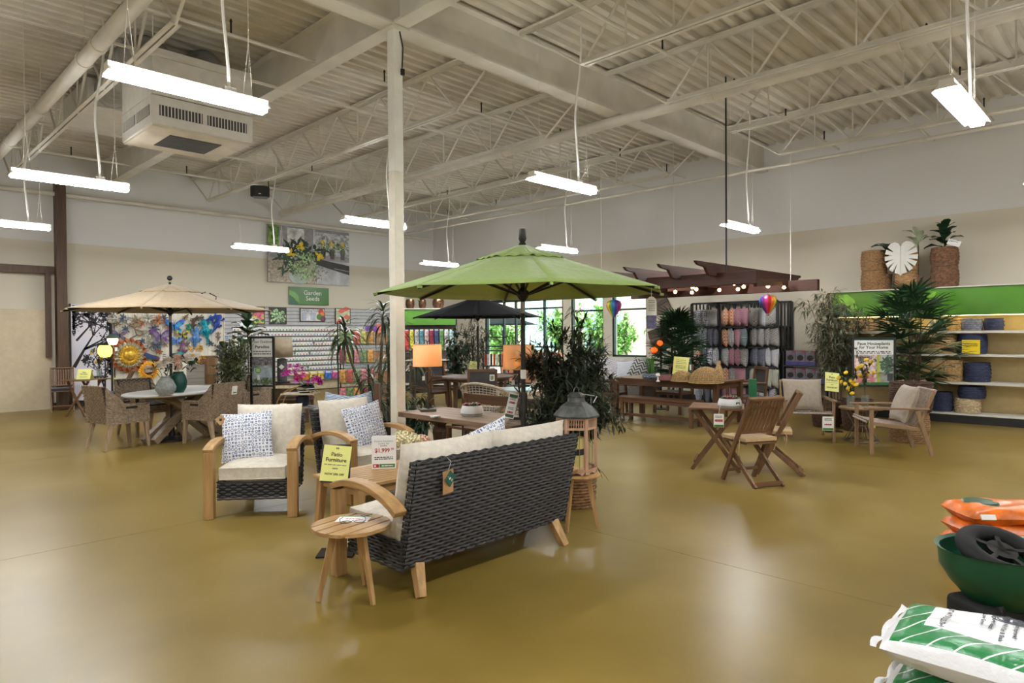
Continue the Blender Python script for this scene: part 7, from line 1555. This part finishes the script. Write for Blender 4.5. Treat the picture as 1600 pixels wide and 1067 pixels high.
flat_leaves(t, 130, .2, 1.05, .08, .12, .05, .03, fm('ptree', (60, 86, 66), .3), y-.003, 31, 'printed_tree'); flat_leaves(t, 40, -.14, .84, .12, .07, .09, .05, fm('ppink', (190, 120, 120), .3), y-.003, 32, 'printed_blooms'); lines(t, -.24, -.02, [1.17, 1.14, 1.11], y-.002, .014, INK, 3); B().box((0, y-.001, .735), (.6, .001, .05)).obj('green_foot', mat('poster_green', (50, 112, 60), .5), t)
# trees and baskets behind
p = PD(1308, 620, 11.6); t = bamboo('large airy faux bamboo tree between the pillow rack and the green shelving', (p.x, p.y, 0), 2.3, .85, 12, 41, 60, .13, .022, leafmat('bamboo_grey', (84, 90, 70), .5, .4), wood('pale_cane', (128, 108, 84), (160, 138, 110), 2), name='bamboo_tree'); round_basket(t, .2, .24, .42, SEAGD, 13, 24, core=mat('basket_black', (30, 24, 22), .8))
p = PD(1424, 620, 11.2); rhapis('tall lady palm with dark fan leaves in front of the green shelving', (p.x, p.y, 0), 2.33, .72, 78, 17, low=.3, scale=1.4); pt_ = p
def basket(label, loc, r0, r1, h, m, rows, cols, name='woven_basket', group='woven floor baskets', core=None):
    t = thing(name, label, 'basket', loc, 0, group); round_basket(t, r0, r1, h, m, rows, cols, core=core); return t
p = PZ(1432, 694); bx_ = p+V((.24, .15, 0)); basket('tall tan seagrass basket under the dark basket, by the lounge chair', (bx_.x, bx_.y, 0), .24, .24, .42, mat('seagrass_tan', (150, 118, 84), .8, var=.2, ns=30), 15, 30); basket('dark brown woven basket stacked on the tan basket by the lounge chair', (bx_.x+.02, bx_.y-.02, .43), .25, .27, .42, SEAGD, 14, 28)
p = PZ(1298, 668); basket('dark brown woven basket on the floor behind the facing lounge chair', (p.x+.1, p.y+.1, 0), .2, .22, .42, SEAGD, 13, 26)
p = PD(1340, 660, 10.7); basket('dark woven basket behind the wire side table', (p.x, p.y, 0), .2, .23, .5, SEAGD, 14, 26)
# ================================================================ green shelving with baskets on the right wall
gs = gondola('basket_gondola', 'long shelving with a green header holding woven baskets', (13.86, 2.2, 0), R(-90), 4.9, .62, .14, 1.86, 2.34, [.17, .71, 1.19, 1.59], HDR, mat('pegboard', (214, 190, 140), .7, var=.03))
def ing(v_, dx, z): return V((13.86-.31+dx, v_, z))
t = gs; hx = lambda yv: -(yv-2.2)
LF = mat('header_leaf', (132, 190, 70), .3, var=.08)
for yv, s in ((4.4, 1), (2.9, -.5)): flatp(gs, [(hx(yv)+s*q*.42, 1.9+w_*.42) for q, w_ in ((-.25, .9), (.2, .95), (.5, .7), (.6, .35), (.55, 0), (.25, .2), (0, .5))], LF, -.272, 'leaf_motif')
flatp(gs, [(hx(4.62), 1.88), (hx(4.62), 2.16), (hx(4.4), 2.04), (hx(4.2), 1.88)], SGD, -.274, 'leaf_motif')
# warm light strip under the header
WL = mat('shelf_light', (255, 226, 170), .5, var=0, emit=9); B().box((0, -.16, 1.865), (4.7, .05, .02)).obj('shelf_light', WL, gs)
BC = {'navy': (52, 58, 86), 'tan': (184, 150, 104), 'grey': (120, 122, 132), 'mustard': (200, 158, 84), 'cream': (200, 178, 142)}
def shelf_basket(yv, z, r, h, c_, label, r1=None, bulge=.015, dx=.24):
    q = ing(yv, dx, z); t = thing('shelf_basket', label, 'basket', q, 0, 'baskets on the green shelving'); round_basket(t, r, r1 or r, h, mat('shelfbasket_'+c_, BC[c_], .8, var=.18, ns=30), max(6, int(h/.03)), int(r*100), core=mat('sbcore_'+c_, scale_c(BC[c_], .55), .8), bulge=bulge); return t
for a in ((2.86, 1.595, .13, .17, 'grey', 'grey woven basket on the top shelf beside the lady palm'), (2.62, 1.595, .12, .2, 'mustard', 'mustard woven basket on the top shelf'), (2.36, 1.595, .15, .2, 'grey', 'domed pale grey basket next to the mustard basket on the top shelf'), (2.05, 1.595, .13, .2, 'navy', 'navy basket next to the domed grey basket on the top shelf'),
          (2.8, 1.195, .21, .36, 'tan', 'large tan woven basket on the second shelf'), (2.35, 1.195, .2, .34, 'navy', 'dark navy basket behind the yellow price card'), (3.1, .715, .19, .3, 'tan', 'squat tan basket behind the palm on the third shelf'), (2.72, .715, .23, .36, 'tan', 'wide tan woven basket on the third shelf'), (2.28, .715, .18, .32, 'navy', 'navy basket on the third shelf'),
          (2.8, .175, .15, .33, 'navy', 'upright navy basket on the bottom shelf'), (2.42, .175, .18, .24, 'cream', 'cream coiled basket on the bottom shelf'), (2.36, .425, .19, .2, 'navy', 'navy basket sitting on the cream coiled basket'), (3.3, .175, .18, .34, 'tan', 'tan basket behind the basket stack on the bottom shelf')): shelf_basket(*a)
MAT_T = mat('mat_tan', (186, 156, 118), .9, var=.3, ns=30); MAT_B = mat('mat_black', (40, 38, 38), .9)
for i in range(12):
    yv = 4.3-.36*(i % 3); z = 1.597+.05*(i//3); t = thing('door_mat', 'folded tan and black striped mat, top shelf stack '+('next to the bamboo tree', 'in the middle', 'next to the lady palm')[i % 3], 'mat', ing(yv, .22, z), R(-90), 'folded mats'); B().box((0, 0, .022), (.33, .36, .042)).obj('mat', MAT_T, t, bevel=.012); B().box((0, -.1, .0225), (.335, .06, .044)).obj('black_stripe', MAT_B, t)
for i in range(8): yv = 4.2-.42*(i % 3); z = 1.197+.055*(i//3); t = thing('door_mat', 'folded dark mat, second shelf stack '+('next to the bamboo tree', 'in the middle', 'next to the lady palm')[i % 3], 'mat', ing(yv, .22, z), R(-90), 'folded dark mats'); B().box((0, 0, .024), (.36, .36, .046)).obj('mat', MAT_B, t, bevel=.012); B().box((0, -.12, .0245), (.365, .03, .047)).obj('tan_stripe', MAT_T, t)
for i in range(8): yv = 3.9-.3*(i % 2); z = .717+.075*(i//2); t = thing('striped_cushion', 'folded black and white striped cushion on the third shelf of the green shelving', 'cushion', ing(yv, .22, z), R(-90), 'folded striped cushions'); B().box((0, 0, .034), (.27, .36, .066)).obj('cushion', MAT_B, t, bevel=.02); B().box((0, 0, .034), (.273, .365, .02)).obj('white_stripe', PAPER, t)
t = thing('brown_sack', 'brown crumpled sack basket beside the striped cushions', 'basket', ing(4.3, .22, .715)); B().lathe([(0, 0), (.17, 0), (.19, .12), (.17, .26), (.19, .3), (.17, .3), (0, .25)], 16).obj('sack', mat('sack_brown', (110, 78, 60), .8), t, smooth=True); B().box((-.17, 0, .28), (.02, .08, .03)).obj('tie', CARD, t)
t = thing('price_card', 'bright yellow price card clipped to the second shelf of the green shelving', 'sign', ing(2.33, -.02, 1.195), R(-90)); B().box((0, 0, .12), (.26, .004, .24)).obj('card', mat('card_yellow', (246, 214, 30), .5, var=0), t); lines(t, -.1, .1, [.17, .14], -.003, .012, INK, 4)
# baskets on top of the gondola
TB = [mat('topbasket_a', (148, 112, 74), .8, var=.2, ns=30), mat('topbasket_b', (166, 130, 88), .8, var=.2, ns=30), mat('topbasket_c', (112, 80, 58), .8, var=.3, ns=20)]
def stack(yv, r, hs, m, lbs, z0=2.36):
    z = z0; out = []
    for h, lb in zip(hs, lbs): out.append(basket(lb, (13.86, yv, z), r, r, h, m, int(h/.028), int(r*110), group='baskets on top of the green shelving')); z += h+.012
    return out, z
stack(3.92, .21, (.36, .37), TB[0], ('lower basket of the widest pair on top of the green shelving', 'upper basket of the widest pair on top of the green shelving'))
stack(3.38, .17, (.32, .33), TB[1], ('lower basket under the white monstera leaf', 'upper basket behind the white monstera leaf'))
stack(2.78, .2, (.36, .33), TB[2], ('lower dark striped basket under the green plant on the shelving top', 'upper dark striped basket holding the green plant'))
def monstera(label, loc, rz, s, m, tilt=0, roll=0):
    t = thing('monstera_leaf', label, 'leaf', loc, rz); 
    out = [(0, .26), (.05, .36), (.16, .42)]
    for k in range(6):
        a0 = R(52-24*k); a1 = R(52-24*k-16); f = lambda a_, q: (.47*cos(a_)*q, .55*sin(a_)*q-.05)
        out += [f(a0, 1), f(a1, 1), f(a1-R(3), .45 if k < 5 else .6)]
    out += [(.05, -.6), (0, -.66)]; full = out+[(-x, z) for x, z in out[::-1][1:-1]]
    o = B().prism([(x*s, z*s) for x, z in full], -.004, .004, lambda u, v_, q: (u, q+abs(u)*.15, v_)).obj('leaf_blade', m, t, (0, 0, 0), (tilt, roll, 0)); B().tube([(0, -.006, .28*s), (0, -.01, -.6*s)], .006, 4).obj('midrib', m, t, (0, 0, 0), (tilt, roll, 0)); B().tube([(0, 0, .28*s), (.02, .1, .34*s), (.05, .2, .1*s)], .006, 4).obj('stalk', DEEP, t); return t
monstera('big white monstera leaf leaning on the middle baskets above the green shelving', (13.63, 3.42, 2.98), R(-90), .58, mat('leaf_white', (226, 224, 216), .5, var=.02))
t = thing('leaf_spray', 'grey green patterned foliage between the top basket pairs', 'plant', (13.88, 3.72, 2.36)); pot(t, .08, .1, .3, TB[2])
rd = random.Random(14)
for i in range(9): put('leaf', BROAD, t, (0, 0, .55+.03*i), (rd.uniform(-.2, .9), 0, R(60+i*37)), scale=(.8, .8, .8))
B().tube([(0, 0, .25), (0, 0, .8)], .012, 5).obj('stem', STEM, t)
t = thing('leaf_spray', 'pale green foliage behind the white monstera leaf', 'plant', (13.9, 3.2, 2.36)); pot(t, .05, .07, .2, TB[2]); B().tube([(0, 0, .15), (0, 0, .9)], .01, 5).obj('stem', STEM, t); [put('leaf', broad_mesh(.3, .12, leafmat('leaf_palegreen', (170, 180, 150), .5, .2)), t, (0, 0, .75+.03*i), (rd.uniform(.2, 1.1), 0, R(i*63))) for i in range(7)]
t = thing('rubber_plant', 'dark green broad-leaved plant in the upper dark basket on the shelving', 'plant', (13.86, 2.78, 3.02)); B().tube([(0, 0, 0), (0, 0, .42)], .012, 5).obj('stem', STEM, t)
for i in range(16): f = i/15; put('leaf', BROAD, t, (0, 0, lerp(.05, .38, f)), (lerp(.0, 1.0, f), 0, i*2.4), scale=[lerp(.95, .65, f)]*3)
B().box((-.2, -.18, .1), (.004, .2, .1), rx=.4).obj('price_card', PAPER, t)
# ================================================================ seed bags, spreader and orange bags at the near right
def bag_mesh(w, d, h, m, n=16):
    b = B()
    def g(s):
        def f(a, c):
            x, y = 2*a-1, 2*c-1; k = (max(0, 1-abs(x)**3.5)*max(0, 1-abs(y)**4))**.28; wob = .005*sin(x*7+y*3)+.004*sin(y*9-x*4)
            return (x*w/2*(1-.04*y*y), y*d/2*(1-.03*x*x), h/2+s*(h/2)*k*(1+.0*wob)+wob*k*s)
        return f
    b.grid(g(1), n, n); k = len(b.f); b.grid(g(-1), n, n); b.f = b.f[:k]+[q[::-1] for q in b.f[k:]]; return b
m, nt, bs = newmat('seed_bag_print'); v = coords(nt); sp_ = nt.nodes.new('ShaderNodeSeparateXYZ'); nt.links.new(v, sp_.inputs[0])
def mth(op, a_, b_=None, **k):
    n_ = nt.nodes.new('ShaderNodeMath'); n_.operation = op
    for i, q in enumerate((a_, b_)):
        if q is None: continue
        if isinstance(q, (int, float)): n_.inputs[i].default_value = q
        else: nt.links.new(q, n_.inputs[i])
    return n_.outputs[0]
X_, Y_, Z_ = sp_.outputs
diag = mth('FRACT', mth('MULTIPLY', mth('ADD', X_, mth('MULTIPLY', Y_, -.7)), 13.0)); stripe = mth('LESS_THAN', diag, .09)
inx = mth('GREATER_THAN', X_, -.25); iny = mth('GREATER_THAN', Y_, -.07); panel = mth('MULTIPLY', inx, iny)
top = mth('GREATER_THAN', Z_, .092); edge = mth('MULTIPLY', top, mth('MULTIPLY', mth('LESS_THAN', mth('ABSOLUTE', X_), .33), mth('LESS_THAN', mth('ABSOLUTE', Y_), .205)))
green = mth('MULTIPLY', edge, mth('MULTIPLY', mth('SUBTRACT', 1, panel), mth('SUBTRACT', 1, stripe)))
nt.links.new(ramp(nt, green, [(0, (226, 226, 228)), (1, (34, 122, 66))]), bs.inputs['Base Color']); bs.inputs['Roughness'].default_value = .32; bump(nt, bs, noise(nt, coords(nt), 16, 4), .35, .02)
SEEDBAG = bag_mesh(.74, .46, .13, m, 20).mesh('seed_bag_body', m, True, 80)
bc = V((2.74, .35, 0)); brz = R(-88)
def bag_top(X, Y, w=.74, d=.46, h=.13):
    x, y = max(-1, min(1, X/(w/2))), max(-1, min(1, Y/(d/2))); k = (max(0, 1-abs(x)**3.5)*max(0, 1-abs(y)**4))**.28
    return h/2+h/2*k+(.005*sin(x*7+y*3)+.004*sin(y*9-x*4))*k
def drape(o, X, Y):      # lay flat lettering on the curved bag
    for v_ in o.data.vertices: v_.co.z = bag_top(X+v_.co.y, Y-v_.co.x)+.007
for i in range(4):
    z = .0+.146*i; t = thing('grass_seed_bag', ('bottom white and green grass seed bag of the stack', 'second grass seed bag from the floor in the stack', 'white and green grass seed bag right under the top one', 'white and green printed grass seed bag on top of the stack')[i], 'bag', (bc.x+.012*(i % 2), bc.y-.01*(i % 3), z), brz+R((-2, 3, -3, 0)[i]), 'stacked grass seed bags'); put('bag', SEEDBAG, t); ed = B()
    ed.grid(lambda a, c: (-.365-.02*c-.006*sin(a*18), (a-.5)*.44, .065+.012*sin(a*14)*c), 20, 2); ed.obj('crimped_end', mat('bag_film', (222, 222, 224), .4, var=.03), t)
    if i == 3:
        DG = mat('ink_slate', (80, 84, 92), .6, var=0); zz = .137
        for (s_, x, y_, sz) in (('NT WT 50 LB (22.7kg)', -.2, .035, .023), ('Low Growing', -.1, .1, .019), ('Drought Resistant', -.07, .09, .019), ('Performs Well in Sun & Shade', -.035, .065, .019), ('Extraordinary Improved', .0, .08, .019)): drape(text(s_, sz, DG, t, (x, y_, 0), (0, 0, R(-90)), ext=.0004, bold=.0007), x, y_)
        for r_ in (.06, .048, .036): B().tube([(.0+r_*1.35*cos(2*pi*k/28), .155+r_*.5*sin(2*pi*k/28), bag_top(r_*1.35*cos(2*pi*k/28), .155+r_*.5*sin(2*pi*k/28))+.002) for k in range(28)], .0016, 4, True).obj('crest_ring', DG, t)
        B().box((-.036, .155, bag_top(-.036, .155)+.002), (.016, .022, .004)).box((-.012, .155, bag_top(-.012, .155)+.002), (.016, .022, .004)).box((.012, .155, bag_top(.012, .155)+.002), (.016, .022, .004)).box((.036, .155, bag_top(.036, .155)+.002), (.016, .022, .004)).obj('crest_letters', DG, t)
GRN = mat('tub_green', (14, 74, 50), .35, var=.06)
hop = PD(1572, 700, 3.45); hop.z = 0; t = thing('wheelbarrow', 'dark green wheelbarrow tub with a black wheel lying in it', 'wheelbarrow', hop, R(-46)); t.scale = (.8, .8, .7); prof = [(.12, .24), (.19, .27), (.29, .42), (.335, .52), (.345, .66), (.362, .668), (.362, .65), (.34, .645)]
b = B(); b.lathe([(0, .24)]+prof[:6]+[(.335, .655), (.32, .53), (.27, .43), (.17, .3), (0, .28)], 28, sx=1.15, sy=.95); b.obj('tub', GRN, t, smooth=True)
B().tube([(.2*cos(2*pi*k/28), .2*sin(2*pi*k/28), 0) for k in range(28)], .06, 10, True).obj('tyre', mat('rubber', (13, 13, 14), .8), t, (-.02, .02, .63), (.45, .1, 0), smooth=True); B().lathe([(0, -.03), (.09, -.03), (.09, .03), (0, .03)], 18).obj('wheel_hub', BLACK, t, (-.02, .02, .63), (.45, .1, 0))
for k in range(5): B().bar((0, 0, .02), (.16*cos(k*1.26), .16*sin(k*1.26), .02), .03, .02).obj('spoke', BLACK, t, (-.02, .02, .63), (.45, .1, 0))
for s in (-1, 1): B().bar((-.2, s*.18, 0), (-.12, s*.14, .37), .04, .04).obj('leg', BLACK, t); B().bar((.3, s*.16, 0), (.16, s*.12, .37), .04, .04).obj('leg', BLACK, t)
B().box((-.12, .0, .15), (.34, .34, .29), rz=.2).obj('black_cover', mat('black_cloth', (16, 16, 18), .8, bmp=1, bs_=12), t, bevel=.05, seg=4)
OR = mat('orange_bag', (214, 108, 28), .35, var=.18, ns=10); ORB = bag_mesh(.6, .4, .115, OR).mesh('orange_bag_body', OR, True, 80)
oc = PD(1475, 798, 4.5)+rt0*.38
for i in range(4):
    t = thing('soil_bag', ('lowest orange soil bag of the stack', 'second orange soil bag of the stack', 'orange soil bag with a white label just below the top', 'top orange soil bag with a green corner')[i], 'bag', (oc.x, oc.y, .105*i), R(-46+3*(-1)**i), 'stacked orange soil bags'); put('bag', ORB, t); B().box((-.2, -.195, .07), (.09, .012, .035), rx=-.5).obj('white_label', PAPER, t)
    if i == 3: B().lathe([(0, .108), (.12, .105), (.1, .118), (0, .121)], 12, (-.1, .05, 0)).obj('green_print', GRN, t)
# ================================================================ outdoors seen through the glass
PAVE = mat('paving', (190, 182, 172), .9, var=.1); struct(B().box((XW+12, 12, -.08), (23.4, 40, .1)).obj('ground', PAVE))
BRK = mat('brick_red', (168, 96, 76), .85, var=.2, ns=30)
t = thing('brick_building', 'pale brick building with tall white framed windows across the yard', 'building', (XW+9, 20, 0))
B().box((0, -3, 3.5), (3, 26, 7)).obj('wall', mat('brick_pale', (206, 178, 160), .85, var=.12, ns=20), t)
for i in range(7):
    y = -14+i*3.4; w = B().box((-1.52, y, 2.3), (.06, 1.8, 2.9)).obj('window', mat('outside_glass', (150, 186, 182), .1), t)
    for q in (-.6, 0, .6): B().box((-1.56, y+q, 2.3), (.05, .06, 2.9)).obj('glazing_bar', WHITE, w)
    for z in (1.4, 2.4, 3.2): B().box((-1.56, y, z), (.05, 1.8, .06)).obj('glazing_bar', WHITE, w)
LG = leafmat('outdoor_leaf', (128, 168, 86), .6, .3)
def shrub(label, x, y, H, r, seed, n=34):
    t = thing('garden_shrub', label, 'shrub', (x, y, 0), 0, 'shrubs outside the windows'); bushy(t, random.Random(seed), (0, 0, -.04), H, r, n, 12, .2, .1, LG, STEM, .7, .1, .01, tl=.3)
for i, (x, y, H, r) in enumerate(((18.2, 13.2, 2.6, 1.0), (18.6, 15.5, 2.9, 1.1), (18.0, 18.2, 2.4, 1.0), (19, 20.5, 3.0, 1.2), (19.4, 11.4, 2.8, 1.1), (17.4, 21.8, 2.6, 1.0))): shrub('bright green shrub in the yard outside the glass', x, y, H, r, 60+i)
t = thing('planter_bench', 'long green planter bench outside the window', 'planter', (16.6, 12.5, 0)); B().box((0, 0, .55), (.5, 3.2, .3)).obj('trough', mat('trough_green', (50, 130, 96), .6), t); [B().box((0, s*1.4, .2), (.4, .1, .4)).obj('leg', WHITE, t) for s in (-1, 0, 1)]
t = thing('brick_planter', 'low red brick planter outside the window', 'planter', (15.9, 14.6, 0)); B().box((0, 0, .5), (.5, 2.4, 1.0)).obj('wall', BRK, t)
uo = umbrella('patio_umbrella', 'grey patio umbrella standing in the yard outside the door', (16.3, 16.4), 1.2, 1.9, 2.3, 2.4, 0, NAVY, BLACK, vent=False)
# shopping shelf of pots inside by the door
p = PD(775, 600, 17.5); t = thing('door_display', 'dark tiered display stand with garden tools next to the storefront', 'stand', (p.x, p.y, 0), facing(-.7, -.7)); [B().box((0, 0, z), (.7, .35, .03)).obj('shelf', BLACK, t) for z in (.3, .75, 1.15)]; [B().box((sx_*.33, sy_*.15, .7), (.03, .03, 1.4)).obj('upright', BLACK, t) for sx_ in (-1, 1) for sy_ in (-1, 1)]; B().tube([(-.3, 0, 1.4), (-.28, 0, 1.5), (.28, 0, 1.5), (.3, 0, 1.4)], .015, 6).obj('top_loop', BLACK, t)
for i in range(8): o = B().box((0, 0, .15), (.06, .06, .3)).obj('tool_pack', mat('tool_%d' % (i % 3), [(200, 60, 50), (220, 220, 220), (60, 60, 66)][i % 3], .5), None, t.matrix_basis @ V((-.27+.077*i, -.1, .766)), (0, 0, t.rotation_euler[2])); tag(o, ('red', 'white', 'dark')[i % 3]+' tool pack on the tiered stand next to the storefront', 'tool pack', 'tool packs by the storefront')
